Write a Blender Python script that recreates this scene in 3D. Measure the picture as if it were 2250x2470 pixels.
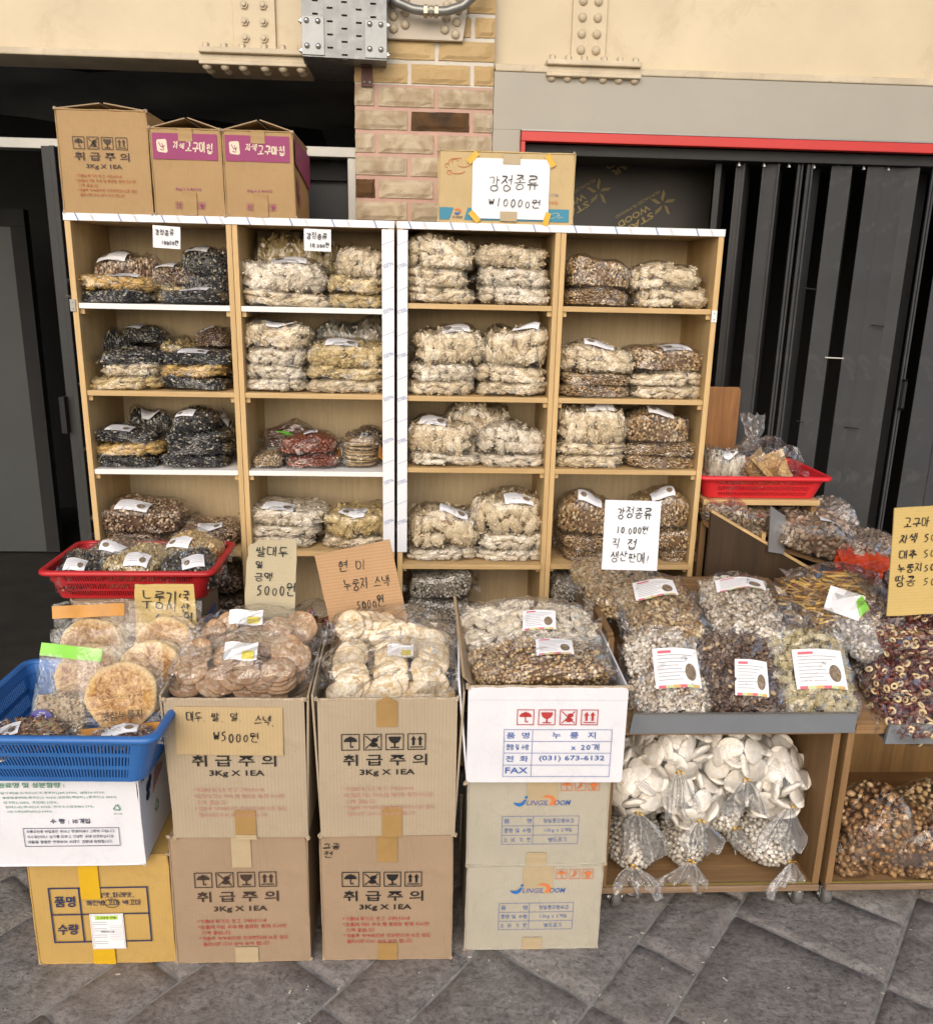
import bpy, math, random
import numpy as np
from math import sin, cos, pi, radians
from mathutils import Matrix, Vector

for o in list(bpy.data.objects):
    bpy.data.objects.remove(o)
SC = bpy.context.scene
COL = SC.collection

# ------------------------------------------------------------------ camera
cam_data = bpy.data.cameras.new('camera')
cam = bpy.data.objects.new('camera', cam_data)
COL.objects.link(cam)
_yaw, _pit, _rol = radians(3.0), radians(15.0), radians(1.25)
_F = Vector((sin(_yaw)*cos(_pit), cos(_yaw)*cos(_pit), -sin(_pit)))
_R0 = Vector((cos(_yaw), -sin(_yaw), 0)); _U0 = _R0.cross(_F)
_R = cos(_rol)*_R0 + sin(_rol)*_U0
_U = cos(_rol)*_U0 - sin(_rol)*_R0
cam.matrix_world = Matrix(((_R.x, _U.x, -_F.x, 0), (_R.y, _U.y, -_F.y, 0), (_R.z, _U.z, -_F.z, 1.6), (0, 0, 0, 1)))
cam_data.sensor_fit = 'VERTICAL'
cam_data.sensor_height = 24.70
cam_data.lens = 20.30
cam_data.clip_start = 0.05
cam_data.clip_end = 2000
SC.camera = cam

# ------------------------------------------------------------------ sky, sun, exposure
SUN_EL, SUN_AZ = radians(32), radians(192)      # azimuth clockwise from +Y: behind the camera
w = bpy.data.worlds.new('World'); SC.world = w; w.use_nodes = True
wt = w.node_tree; wt.nodes.clear()
sky = wt.nodes.new('ShaderNodeTexSky'); sky.sky_type = 'NISHITA'; sky.sun_disc = False
sky.sun_elevation = SUN_EL; sky.sun_rotation = SUN_AZ
sky.air_density = 1.0; sky.dust_density = 3.0; sky.ozone_density = 0.6
bg = wt.nodes.new('ShaderNodeBackground'); bg.inputs['Strength'].default_value = 0.15
wo = wt.nodes.new('ShaderNodeOutputWorld')
wt.links.new(sky.outputs[0], bg.inputs[0]); wt.links.new(bg.outputs[0], wo.inputs[0])
sd = bpy.data.lights.new('sun', 'SUN'); sd.energy = 0.85; sd.angle = radians(70); sd.color = (1.0, 0.97, 0.935)
sun = bpy.data.objects.new('sun', sd); COL.objects.link(sun)
_to = Vector((sin(SUN_AZ)*cos(SUN_EL), cos(SUN_AZ)*cos(SUN_EL), sin(SUN_EL)))
sun.rotation_euler = (-_to).to_track_quat('-Z', 'Y').to_euler()
sun.location = (0, -5, 8)
SC.view_settings.view_transform = 'Standard'
SC.view_settings.look = 'None'
SC.view_settings.exposure = 0.38
SC.view_settings.gamma = 1.0
SC.cycles.max_bounces = 8
SC.cycles.diffuse_bounces = 3
SC.cycles.glossy_bounces = 3
SC.cycles.transparent_max_bounces = 24
SC.cycles.caustics_reflective = False
SC.cycles.caustics_refractive = False
SC.cycles.use_denoising = True
SC.cycles.use_adaptive_sampling = True
SC.cycles.adaptive_threshold = 0.02
SC.cycles.sample_clamp_indirect = 4.0

# ------------------------------------------------------------------ mesh helpers
def link(o, parent=None):
    COL.objects.link(o)
    if parent is not None:
        o.parent = parent
    return o

def tag(o, label=None, cat=None, group=None, kind=None):
    if label: o['label'] = label
    if cat: o['category'] = cat
    if group: o['group'] = group
    if kind: o['kind'] = kind
    return o

def thing(name, label, cat, loc=(0, 0, 0), rot=(0, 0, 0), group=None):
    o = bpy.data.objects.new(name, None)
    o.empty_display_size = 0.05
    COL.objects.link(o)
    o.location = loc; o.rotation_euler = rot
    return tag(o, label, cat, group)

def rotm(rx=0, ry=0, rz=0):
    return np.array(Matrix.Rotation(rz, 3, 'Z') @ Matrix.Rotation(ry, 3, 'Y') @ Matrix.Rotation(rx, 3, 'X'))

CUBE_V = np.array([(-1, -1, -1), (1, -1, -1), (1, 1, -1), (-1, 1, -1), (-1, -1, 1), (1, -1, 1), (1, 1, 1), (-1, 1, 1)], float)*.5
CUBE_F = [(0, 3, 2, 1), (4, 5, 6, 7), (0, 1, 5, 4), (1, 2, 6, 5), (2, 3, 7, 6), (3, 0, 4, 7)]

class MB:
    def __init__(s):
        s.v = []; s.f = []; s.m = []; s.n = 0; s.cm = 0
    def raw(s, v, f):
        v = np.asarray(v, float); s.v.append(v)
        n = s.n
        for q in f:
            s.f.append(tuple(i+n for i in q)); s.m.append(s.cm)
        s.n += len(v); return s
    def box(s, x0, x1, y0, y1, z0, z1):
        v = CUBE_V*np.array([x1-x0, y1-y0, z1-z0])+np.array([(x0+x1)/2, (y0+y1)/2, (z0+z1)/2])
        return s.raw(v, CUBE_F)
    def obox(s, c, size, R=None):
        v = CUBE_V*np.array(size)
        if R is not None: v = v@np.asarray(R).T
        return s.raw(v+np.array(c), CUBE_F)
    def hexa(s, p):            # eight points: bottom four, top four
        return s.raw(p, CUBE_F)
    def prism(s, poly, y0, y1):        # polygon in XZ, extruded along Y
        n = len(poly)
        v = [(x, y0, z) for x, z in poly]+[(x, y1, z) for x, z in poly]
        f = [tuple(range(n)), tuple(range(2*n-1, n-1, -1))]
        for i in range(n):
            j = (i+1) % n
            f.append((i, i+n, j+n, j))
        return s.raw(v, f)
    def lathe(s, prof, n=12, R=None, c=(0, 0, 0), caps=True):
        v = []; f = []
        for r, z in prof:
            for k in range(n):
                a = 2*pi*k/n; v.append((r*cos(a), r*sin(a), z))
        for i in range(len(prof)-1):
            for k in range(n):
                k2 = (k+1) % n
                f.append((i*n+k, i*n+k2, (i+1)*n+k2, (i+1)*n+k))
        if caps:
            f.append(tuple(range(n-1, -1, -1))); f.append(tuple((len(prof)-1)*n+k for k in range(n)))
        v = np.array(v)
        if R is not None: v = v@np.asarray(R).T
        return s.raw(v+np.array(c), f)
    def tube(s, pts, r, n=8, closed=False):
        pts = [Vector(p) for p in pts]; m = len(pts); v = []; f = []
        up = None
        for i, p in enumerate(pts):
            if closed: t = pts[(i+1) % m]-pts[i-1]
            else: t = pts[min(i+1, m-1)]-pts[max(i-1, 0)]
            t.normalize()
            if up is None:
                up = Vector((0, 0, 1)) if abs(t.z) < .9 else Vector((1, 0, 0))
            b = t.cross(up).normalized(); up = b.cross(t).normalized()
            rr = r[i] if hasattr(r, '__len__') else r
            for k in range(n):
                a = 2*pi*k/n; v.append(tuple(p+(b*cos(a)+up*sin(a))*rr))
        for i in range(m if closed else m-1):
            i2 = (i+1) % m
            for k in range(n):
                k2 = (k+1) % n
                f.append((i*n+k, i*n+k2, i2*n+k2, i2*n+k))
        if not closed:
            f.append(tuple(range(n))); f.append(tuple((m-1)*n+k for k in range(n-1, -1, -1)))
        return s.raw(v, f)
    def grid(s, P):              # P: (n,m,3)
        n, m = P.shape[:2]
        f = [(i*m+j, i*m+j+1, (i+1)*m+j+1, (i+1)*m+j) for i in range(n-1) for j in range(m-1)]
        return s.raw(P.reshape(-1, 3), f)
    def mesh(s, name, smooth=False):
        me = bpy.data.meshes.new(name)
        v = np.concatenate(s.v) if s.v else np.zeros((0, 3))
        me.from_pydata(v.tolist(), [], s.f)
        if any(s.m): me.polygons.foreach_set('material_index', s.m)
        if smooth: me.polygons.foreach_set('use_smooth', [True]*len(me.polygons))
        me.update()
        return me
    def build(s, name, mat, parent=None, smooth=False, bevel=0, loc=None, rot=None):
        me = s.mesh(name, smooth)
        for m_ in (mat if isinstance(mat, (list, tuple)) else [mat]): me.materials.append(m_)
        o = bpy.data.objects.new(name, me); link(o, parent)
        if loc is not None: o.location = loc
        if rot is not None: o.rotation_euler = rot
        if bevel:
            b = o.modifiers.new('edge', 'BEVEL'); b.width = bevel; b.segments = 2; b.limit_method = 'ANGLE'
        return o

def inst(me, name, parent=None, loc=(0, 0, 0), rot=(0, 0, 0), scale=(1, 1, 1), mat=None):
    o = bpy.data.objects.new(name, me); link(o, parent)
    o.location = loc; o.rotation_euler = rot; o.scale = scale
    if mat is not None:
        if not me.materials: me.materials.append(mat)
        o.material_slots[0].link = 'OBJECT'; o.material_slots[0].material = mat
    return o

def struct(name, mb, mat, **k):
    o = mb.build(name, mat, **k); o['kind'] = 'structure'; return o

# ------------------------------------------------------------------ materials
MATS = {}
def newmat(name):
    m = bpy.data.materials.new(name); m.use_nodes = True
    nt = m.node_tree; nt.nodes.clear()
    out = nt.nodes.new('ShaderNodeOutputMaterial')
    return m, nt, out
def N(nt, t, **k):
    n = nt.nodes.new('ShaderNode'+t)
    for a, b in k.items(): setattr(n, a, b)
    return n
def setin(n, **k):
    for a, b in k.items(): n.inputs[a.replace('_', ' ')].default_value = b
def L(nt, a, b): nt.links.new(a, b)
def c4(c): return (c[0], c[1], c[2], 1)
def mixc(nt, fac, a, b, mode='MIX'):
    n = N(nt, 'Mix', data_type='RGBA', blend_type=mode)
    for i, x in ((0, fac), (6, a), (7, b)):
        if hasattr(x, 'is_output'): L(nt, x, n.inputs[i])
        elif i == 0: n.inputs[0].default_value = x
        else: n.inputs[i].default_value = c4(x)
    return n.outputs[2]
def ramp(nt, src, stops):
    r = N(nt, 'ValToRGB'); L(nt, src, r.inputs[0])
    e = r.color_ramp.elements
    while len(e) < len(stops): e.new(0.5)
    for k, (p, c) in enumerate(stops):
        e[k].position = p; e[k].color = c4(c) if hasattr(c, '__len__') else (c, c, c, 1)
    return r.outputs[0]
def mapped(nt, scale=(1, 1, 1), rot=(0, 0, 0), coord='Object', loc=(0, 0, 0)):
    tc = N(nt, 'TexCoord'); mp = N(nt, 'Mapping')
    mp.inputs['Scale'].default_value = scale; mp.inputs['Rotation'].default_value = rot; mp.inputs['Location'].default_value = loc
    L(nt, tc.outputs[coord], mp.inputs['Vector']); return mp.outputs[0]
def noise(nt, vec, scale, detail=3, rough=.55, dist=0):
    n = N(nt, 'TexNoise'); setin(n, Scale=scale, Detail=detail, Roughness=rough, Distortion=dist)
    L(nt, vec, n.inputs['Vector']); return n
def bumpn(nt, h, strength, dist=.002, prev=None):
    b = N(nt, 'Bump'); setin(b, Strength=strength, Distance=dist); L(nt, h, b.inputs['Height'])
    if prev is not None: L(nt, prev, b.inputs['Normal'])
    return b.outputs[0]
def princ(nt, out, col, rough, metal=0, normal=None, spec=.5):
    p = N(nt, 'BsdfPrincipled')
    if hasattr(col, 'is_output'): L(nt, col, p.inputs['Base Color'])
    else: p.inputs['Base Color'].default_value = c4(col)
    if hasattr(rough, 'is_output'): L(nt, rough, p.inputs['Roughness'])
    else: p.inputs['Roughness'].default_value = rough
    p.inputs['Metallic'].default_value = metal
    p.inputs['Specular IOR Level'].default_value = spec
    if normal is not None: L(nt, normal, p.inputs['Normal'])
    L(nt, p.outputs[0], out.inputs[0]); return p
def mul(c, k): return tuple(min(1, x*k) for x in c)

def M_plain(name, col, rough=.55, metal=0, var=.12, scale=9, bump=.15, bscale=120, spec=.5, dirt=0, dirtc=(.05, .045, .04)):
    if name in MATS: return MATS[name]
    m, nt, out = newmat(name); v = mapped(nt)
    n1 = noise(nt, v, scale, 5, .6)
    c = mixc(nt, ramp(nt, n1.outputs[0], [(.3, 0), (.7, 1)]), mul(col, 1-var), mul(col, 1+var))
    if dirt:
        n2 = noise(nt, v, scale*2.3, 8, .7, .6)
        c = mixc(nt, ramp(nt, n2.outputs[0], [(.55, 0), (.75, dirt)]), c, dirtc)
    nb = noise(nt, v, bscale, 3)
    princ(nt, out, c, rough, metal, bumpn(nt, nb.outputs[0], bump, .001) if bump else None, spec)
    MATS[name] = m; return m

def M_wood(name, base, dark, axis='Z', strip=.045, grain=1.0, rough=.5, knots=0):
    if name in MATS: return MATS[name]
    m, nt, out = newmat(name)
    ax = {'X': 0, 'Y': 1, 'Z': 2}[axis]
    sc = [34, 34, 34]; sc[ax] = 2.2
    v = mapped(nt, tuple(sc))
    g1 = noise(nt, v, 1.0, 6, .65, .8)
    g2 = noise(nt, v, 4.5, 3, .6)
    tc = N(nt, 'TexCoord'); sp = N(nt, 'SeparateXYZ'); L(nt, tc.outputs['Object'], sp.inputs[0])
    a, b = [i for i in (0, 1, 2) if i != ax]
    add = N(nt, 'Math', operation='ADD'); L(nt, sp.outputs[a], add.inputs[0]); L(nt, sp.outputs[b], add.inputs[1])
    dv = N(nt, 'Math', operation='DIVIDE'); L(nt, add.outputs[0], dv.inputs[0]); dv.inputs[1].default_value = strip
    fl = N(nt, 'Math', operation='FLOOR'); L(nt, dv.outputs[0], fl.inputs[0])
    wn = N(nt, 'TexWhiteNoise', noise_dimensions='1D'); L(nt, fl.outputs[0], wn.inputs['W'])
    c = mixc(nt, ramp(nt, g1.outputs[0], [(.3, 0), (.72, 1)]), base, dark)
    c2 = mixc(nt, ramp(nt, g2.outputs[0], [(.35, 0), (.75, .45)]), c, mul(dark, .75))
    tone = ramp(nt, wn.outputs[0], [(0, .80), (1, 1.12)])
    c3 = mixc(nt, .8*grain, c2, tone, 'MULTIPLY')
    v2 = mapped(nt); nd = noise(nt, v2, 6, 6, .65)
    c4_ = mixc(nt, ramp(nt, nd.outputs[0], [(.5, 0), (.8, .35)]), c3, mul(dark, .6))
    princ(nt, out, c4_, rough, 0, bumpn(nt, g2.outputs[0], .12, .001), .35)
    MATS[name] = m; return m

def M_card(name, col, rib='Z', stain=.25, ribs=.10, rough=.82):
    if name in MATS: return MATS[name]
    m, nt, out = newmat(name); v = mapped(nt)
    n1 = noise(nt, v, 5, 6, .62); n2 = noise(nt, v, 420, 2)
    c = mixc(nt, ramp(nt, n1.outputs[0], [(.32, 0), (.72, 1)]), mul(col, .88), mul(col, 1.07))
    c = mixc(nt, ramp(nt, n2.outputs[0], [(.4, 0), (.7, .25)]), c, mul(col, .72))
    n3 = noise(nt, v, 11, 8, .7, .5)
    c = mixc(nt, ramp(nt, n3.outputs[0], [(.55, 0), (.78, stain*1.6)]), c, mul(col, .58))
    n5 = noise(nt, v, 3.1, 2, .5, 2.5)
    c = mixc(nt, ramp(nt, n5.outputs[0], [(.488, 0), (.5, .12), (.512, 0)]), c, mul(col, .6))
    wv = N(nt, 'TexWave', wave_type='BANDS', bands_direction='X'); setin(wv, Scale=38.0, Distortion=.4, Detail=1.0)
    rot = (0, 0, 0) if rib == 'Z' else (0, pi/2, 0)
    L(nt, mapped(nt, (1, .0, 1) if rib == 'Z' else (1, 0, 1), rot), wv.inputs['Vector'])
    n4 = noise(nt, v, 26, 3)
    h0 = mixc(nt, .6, wv.outputs[0], n4.outputs[0]); h = mixc(nt, .5, h0, ramp(nt, n5.outputs[0], [(.48, .5), (.5, 0), (.52, .5)]))
    c = mixc(nt, ramp(nt, wv.outputs[0], [(0, ribs), (.5, 0)]), c, mul(col, .7))
    princ(nt, out, c, rough, 0, bumpn(nt, h, .35, .0016), .2)
    MATS[name] = m; return m

def M_grain(name, stops, rough=.6, spec=.35, nscale=160):
    if name in MATS: return MATS[name]
    m, nt, out = newmat(name)
    at = N(nt, 'Attribute'); at.attribute_name = 'g'
    c = ramp(nt, at.outputs['Fac'], stops)
    v = mapped(nt); n1 = noise(nt, v, nscale, 3)
    c = mixc(nt, ramp(nt, n1.outputs[0], [(.35, 0), (.7, .32)]), c, mixc(nt, 1.0, c, (.72, .63, .50), 'MULTIPLY'))
    princ(nt, out, c, rough, 0, bumpn(nt, n1.outputs[0], .4, .001), spec)
    MATS[name] = m; return m

def M_film(name='film', haze=.012, base=.06, tint=(.997, .997, .996), gl=.45, bs=22, bstr=.22):
    if name in MATS: return MATS[name]
    m, nt, out = newmat(name)
    tc = N(nt, 'TexCoord'); oi = N(nt, 'ObjectInfo')
    ad = N(nt, 'VectorMath', operation='ADD'); L(nt, tc.outputs['Object'], ad.inputs[0])
    sc = N(nt, 'VectorMath', operation='SCALE'); cx = N(nt, 'CombineXYZ')
    for i in range(3): L(nt, oi.outputs['Random'], cx.inputs[i])
    L(nt, cx.outputs[0], sc.inputs[0]); sc.inputs['Scale'].default_value = 7.0
    L(nt, sc.outputs[0], ad.inputs[1]); v = ad.outputs[0]
    n1 = noise(nt, v, bs, 2, .45, 1.6)
    r1 = ramp(nt, n1.outputs[0], [(.25, 0), (.5, 1), (.75, 0)])
    n2 = noise(nt, v, bs*2.7, 2, .5, 1.2)
    r2 = ramp(nt, n2.outputs[0], [(.3, 0), (.5, 1), (.7, 0)])
    nb = bumpn(nt, r1, bstr, .009); nb = bumpn(nt, r2, bstr*.55, .004, nb)
    fr = N(nt, 'Fresnel'); fr.inputs['IOR'].default_value = 1.45
    ml = N(nt, 'Math', operation='MULTIPLY_ADD', use_clamp=True); L(nt, fr.outputs[0], ml.inputs[0]); ml.inputs[1].default_value = gl; ml.inputs[2].default_value = base
    gs = N(nt, 'BsdfGlossy'); gs.inputs['Roughness'].default_value = .06; L(nt, nb, gs.inputs['Normal'])
    tr = N(nt, 'BsdfTransparent'); tr.inputs[0].default_value = c4(tint)
    df = N(nt, 'BsdfDiffuse'); df.inputs[0].default_value = (.85, .86, .88, 1)
    m1 = N(nt, 'MixShader'); m1.inputs[0].default_value = haze; L(nt, tr.outputs[0], m1.inputs[1]); L(nt, df.outputs[0], m1.inputs[2])
    m2 = N(nt, 'MixShader'); L(nt, ml.outputs[0], m2.inputs[0]); L(nt, m1.outputs[0], m2.inputs[1]); L(nt, gs.outputs[0], m2.inputs[2])
    L(nt, m2.outputs[0], out.inputs[0])
    MATS[name] = m; return m

FILM = M_film()
FILM_D = M_film('film_dark', haze=.004, base=.022, gl=.35)
FILM_S = M_film('film_smooth', haze=.010, base=.02, gl=.35, bs=16, bstr=.30)
FILM_T = M_film('film_tail', haze=.16, gl=.6, bs=24, bstr=.3)
PAPER = M_plain('paper', (.78, .78, .80), .6, var=.03, bump=.05)
INK = M_plain('ink_black', (.012, .011, .012), .5, var=0, bump=0)
INK_BROWN = M_plain('ink_brown', (.045, .025, .018), .6, var=0, bump=0)
INK_GREY = M_plain('ink_grey', (.36, .36, .38), .6, var=0, bump=0)
INK_RED = M_plain('ink_red', (.42, .035, .035), .6, var=0, bump=0)
INK_PINK = M_plain('ink_pink', (.50, .26, .21), .6, var=0, bump=0)
INK_BLUE = M_plain('ink_blue', (.05, .12, .36), .6, var=0, bump=0)
INK_NAVY = M_plain('ink_navy', (.018, .025, .085), .6, var=0, bump=0)
INK_GREEN = M_plain('ink_green', (.03, .22, .10), .6, var=0, bump=0)
INK_ORANGE = M_plain('ink_orange', (.62, .17, .05), .6, var=0, bump=0)
INK_CREAM = M_plain('ink_cream', (.70, .58, .45), .6, var=0, bump=0)
TAPE = M_plain('brown_tape', (.33, .20, .07), .5, var=.08, scale=20, bump=.25, bscale=40)
TAPE_Y = M_plain('yellow_tape', (.62, .37, .015), .35, var=.08, scale=14, bump=.3, bscale=30)
TAPE_C = M_plain('clear_tape', (.42, .33, .20), .45, var=.08, scale=14, bump=.3, bscale=30)

# ------------------------------------------------------------------ print: lettering, handwriting, pictograms (local XZ plane, facing -Y)
_tc = bpy.data.curves.new('t', 'FONT'); _tc.resolution_u = 2
_to_ = bpy.data.objects.new('lettering_source', _tc)
FONT_OK = set('취급주의품명수량누룽지전화햇살국산원료및성분함')
_GC = {}
def font_glyphs(body, bold, shear):
    k = (body, bold, shear)
    if k not in _GC:
        _tc.body = body; _tc.offset = bold; _tc.shear = shear
        me = bpy.data.meshes.new_from_object(_to_); n = len(me.vertices)
        co = np.empty(n*3); me.vertices.foreach_get('co', co)
        _GC[k] = (co.reshape(-1, 3)[:, :2], [tuple(p.vertices) for p in me.polygons]); bpy.data.meshes.remove(me)
    return _GC[k]
def is_hangul(c): return 0xAC00 <= ord(c) <= 0xD7A3
def lettering(body, x0, x1, z0, z1, mat, parent, y=-.0009, bold=.0, name='lettering', shear=0):
    if all(not is_hangul(c) or c in FONT_OK for c in body): co, fc = font_glyphs(body, bold, shear)
    else:
        V = []; fc = []; n = 0; px = 0; t = .085+bold*3
        for ch in body:
            if ch == ' ': px += .45; continue
            if is_hangul(ch):
                for s in glyph(ch)[0]:
                    for (ax, az), (bx, bz) in zip(s[:-1], s[1:]):
                        L_ = math.hypot(bx-ax, bz-az) or 1; ex, ez = (bx-ax)/L_*t*.4, (bz-az)/L_*t*.4
                        q = bar(px+ax-ex, az-ez, px+bx+ex, bz+ez, t); V.append(np.array(q)); fc.append((n, n+1, n+2, n+3)); n += 4
                px += 1.14
            else:
                c2, f2 = font_glyphs(ch, bold, 0)
                if len(c2) == 0: continue
                a_ = c2[:, 0].min(); V.append(c2*np.array([1.15, 1.3])+np.array([px-a_, 0])); fc += [tuple(i+n for i in f) for f in f2]; n += len(c2)
                px += (c2[:, 0].max()-a_)*1.15+.20
        co = np.concatenate(V)
    if len(co) == 0: return None
    a, b = co.min(0), co.max(0)
    s = np.array([(x1-x0)/max(b[0]-a[0], 1e-6), (z1-z0)/max(b[1]-a[1], 1e-6)])
    p = (co-a)*s
    me = bpy.data.meshes.new(name)
    me.from_pydata(np.stack([p[:, 0]+x0, np.full(len(p), y), p[:, 1]+z0], 1).tolist(), [], fc); me.materials.append(mat)
    return link(bpy.data.objects.new(name, me), parent)

def flat(polys, mat, parent, y=-.0009, name='print'):
    mb = MB()
    for p in polys: mb.raw([(x, y, z) for x, z in p], [tuple(range(len(p)))])
    return mb.build(name, mat, parent)
def rect(x0, x1, z0, z1): return [(x0, z0), (x1, z0), (x1, z1), (x0, z1)]
def frame_polys(x0, x1, z0, z1, t):
    return [rect(x0, x1, z1-t, z1), rect(x0, x1, z0, z0+t), rect(x0, x0+t, z0+t, z1-t), rect(x1-t, x1, z0+t, z1-t)]
def ell(cx, cz, a, b, n=20, a0=0, a1=2*pi):
    return [(cx+a*cos(a0+(a1-a0)*k/n), cz+b*sin(a0+(a1-a0)*k/n)) for k in range(n+(0 if abs(a1-a0-2*pi) < 1e-6 else 1))]
def bar(x0, z0, x1, z1, t):
    d = np.array([x1-x0, z1-z0]); d = d/np.linalg.norm(d); n_ = np.array([-d[1], d[0]])*t/2
    return [(x0-n_[0], z0-n_[1]), (x1-n_[0], z1-n_[1]), (x1+n_[0], z1+n_[1]), (x0+n_[0], z0+n_[1])]
def pictogram(kind, x, z, s):
    """polygons of one handling mark in a square of side s with its lower-left corner at x, z"""
    P = [[(px, pz) for px, pz in q] for q in frame_polys(0, 1, 0, 1, .05)]
    if kind == 'umbrella':
        P.append(ell(.5, .52, .36, .3, 14, 0, pi)); P.append(bar(.5, .86, .5, .2, .06)); P.append(bar(.5, .2, .62, .2, .06)); P.append(bar(.62, .17, .62, .28, .06))
    elif kind == 'nohook':
        P += [bar(.12, .12, .88, .88, .06), bar(.12, .88, .88, .12, .06), ell(.55, .34, .22, .15, 12), ell(.62, .62, .18, .13, 12)]
    elif kind == 'glass':
        P += [ell(.5, .82, .34, .42, 12, pi, 2*pi), bar(.5, .45, .5, .16, .09), rect(.26, .74, .12, .19)]
    elif kind == 'arrows':
        for cx in (.32, .68): P += [[(cx-.15, .62), (cx+.15, .62), (cx, .86)], rect(cx-.07, cx+.07, .28, .62)]
        P.append(rect(.14, .86, .14, .2))
    elif kind == 'person':
        P += [ell(.5, .74, .1, .1, 10), bar(.5, .66, .45, .3, .12), bar(.3, .2, .7, .5, .06), bar(.15, .15, .85, .85, .05)]
    elif kind == 'hands':
        P += [[(.5, .85), (.7, .74), (.7, .52), (.5, .42), (.3, .52), (.3, .74)], bar(.18, .7, .4, .25, .12), bar(.82, .7, .6, .25, .12), rect(.36, .64, .1, .3)]
    return [[(x+px*s, z+pz*s) for px, pz in q] for q in P]
def pictograms(kinds, x0, x1, z0, mat, parent, y=-.0009, gap=.2):
    n = len(kinds); s = (x1-x0)/(n+gap*(n-1)); P = []
    for i, k in enumerate(kinds): P += pictogram(k, x0+i*s*(1+gap), z0, s)
    return flat(P, mat, parent, y, 'handling_marks')

# handwriting: hangul composed of pen strokes
_C = [[(.5+.5*cos(a), .5+.5*sin(a)) for a in np.linspace(pi/2, pi/2+2*pi, 11)]]
CONS = {'ㄱ': [[(0, .95), (1, 1), (.75, 0)]], 'ㄴ': [[(0, 1), (.05, .1), (1, .15)]], 'ㄷ': [[(.05, 1), (1, 1)], [(.05, 1), (0, .05), (1, .1)]],
 'ㄹ': [[(0, 1), (1, 1), (.95, .55), (0, .5), (.02, .02), (1, .08)]], 'ㅁ': [[(0, 1), (.05, 0), (1, .05), (.95, 1), (0, .95)]],
 'ㅂ': [[(0, 1), (.05, 0), (.95, 0), (1, 1)], [(.05, .5), (1, .5)]], 'ㅅ': [[(.55, 1), (.4, .5), (0, 0)], [(.45, .6), (1, .05)]],
 'ㅇ': _C, 'ㅈ': [[(0, 1), (1, 1), (.5, .5), (0, 0)], [(.5, .5), (1, .05)]],
 'ㅊ': [[(.4, 1.1), (.65, 1)], [(0, .8), (1, .82), (.45, .4), (0, 0)], [(.5, .4), (1, .05)]], 'ㅋ': [[(0, .95), (1, 1), (.75, 0)], [(.1, .5), (.9, .55)]],
 'ㅌ': [[(0, 1), (1, 1)], [(0, 1), (0, 0), (1, 0)], [(0, .5), (.9, .5)]], 'ㅍ': [[(0, 1), (1, 1)], [(.3, 1), (.3, 0)], [(.7, 1), (.7, 0)], [(0, 0), (1, 0)]],
 'ㅎ': [[(.35, 1.05), (.65, 1.02)], [(0, .8), (1, .82)], [(.5+.35*cos(a), .32+.32*sin(a)) for a in np.linspace(pi/2, pi/2+2*pi, 10)]]}
VERT = {'ㅏ': [[(.3, 1), (.3, 0)], [(.3, .55), (.9, .55)]], 'ㅐ': [[(.2, .9), (.2, .1)], [(.2, .5), (.7, .5)], [(.75, 1), (.75, 0)]], 'ㅑ': [[(.3, 1), (.3, 0)], [(.3, .65), (.9, .65)], [(.3, .4), (.9, .4)]],
 'ㅓ': [[(.7, 1), (.7, 0)], [(.05, .5), (.7, .55)]], 'ㅔ': [[(.5, .9), (.5, .1)], [(0, .5), (.5, .5)], [(.9, 1), (.9, 0)]], 'ㅕ': [[(.7, 1), (.7, 0)], [(.05, .65), (.7, .65)], [(.05, .4), (.7, .4)]], 'ㅣ': [[(.5, 1), (.5, 0)]]}
HORZ = {'ㅗ': [[(.5, 1), (.5, .2)], [(0, .15), (1, .2)]], 'ㅜ': [[(0, .9), (1, .95)], [(.5, .9), (.48, 0)]], 'ㅡ': [[(0, .5), (1, .55)]], 'ㅠ': [[(0, .9), (1, .95)], [(.3, .9), (.28, 0)], [(.7, .9), (.72, 0)]], 'ㅛ': [[(.3, 1), (.3, .2)], [(.7, 1), (.7, .2)], [(0, .15), (1, .2)]]}
BOTH = {'ㅝ': ('ㅜ', 'ㅓ'), 'ㅢ': ('ㅡ', 'ㅣ'), 'ㅟ': ('ㅜ', 'ㅣ'), 'ㅚ': ('ㅗ', 'ㅣ'), 'ㅘ': ('ㅗ', 'ㅏ')}
_CHO = 'ㄱㄲㄴㄷㄸㄹㅁㅂㅃㅅㅆㅇㅈㅉㅊㅋㅌㅍㅎ'; _JUNG = 'ㅏㅐㅑㅒㅓㅔㅕㅖㅗㅘㅙㅚㅛㅜㅝㅞㅟㅠㅡㅢㅣ'
_JONG = ' ㄱㄲㄳㄴㄵㄶㄷㄹㄺㄻㄼㄽㄾㄿㅀㅁㅂㅄㅅㅆㅇㅈㅊㅋㅌㅍㅎ'
_DBL = {'ㄲ': 'ㄱ', 'ㄸ': 'ㄷ', 'ㅃ': 'ㅂ', 'ㅆ': 'ㅅ', 'ㅉ': 'ㅈ'}
DIG = {'0': [[(.5+.4*cos(a), .45+.42*sin(a)) for a in np.linspace(pi/2, pi/2+2*pi, 11)]], '1': [[(.5, 1), (.45, 0)]], '2': [[(.1, .8), (.5, 1), (.85, .7), (.1, .05), (.9, .05)]],
 '5': [[(.85, 1), (.25, .95), (.2, .6), (.75, .55), (.8, .2), (.1, .05)]], '.': [[(.4, .08), (.5, .0)]], ',': [[(.5, .1), (.35, -.12)]], '!': [[(.5, 1), (.45, .3)], [(.45, .08), (.5, 0)]],
 '(': [[(.7, 1.1), (.3, .9), (.2, .5)]], '₩': [[(0, 1), (.25, 0), (.5, .9), (.75, 0), (1, 1)], [(0, .5), (1, .55)]], ' ': []}
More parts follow.
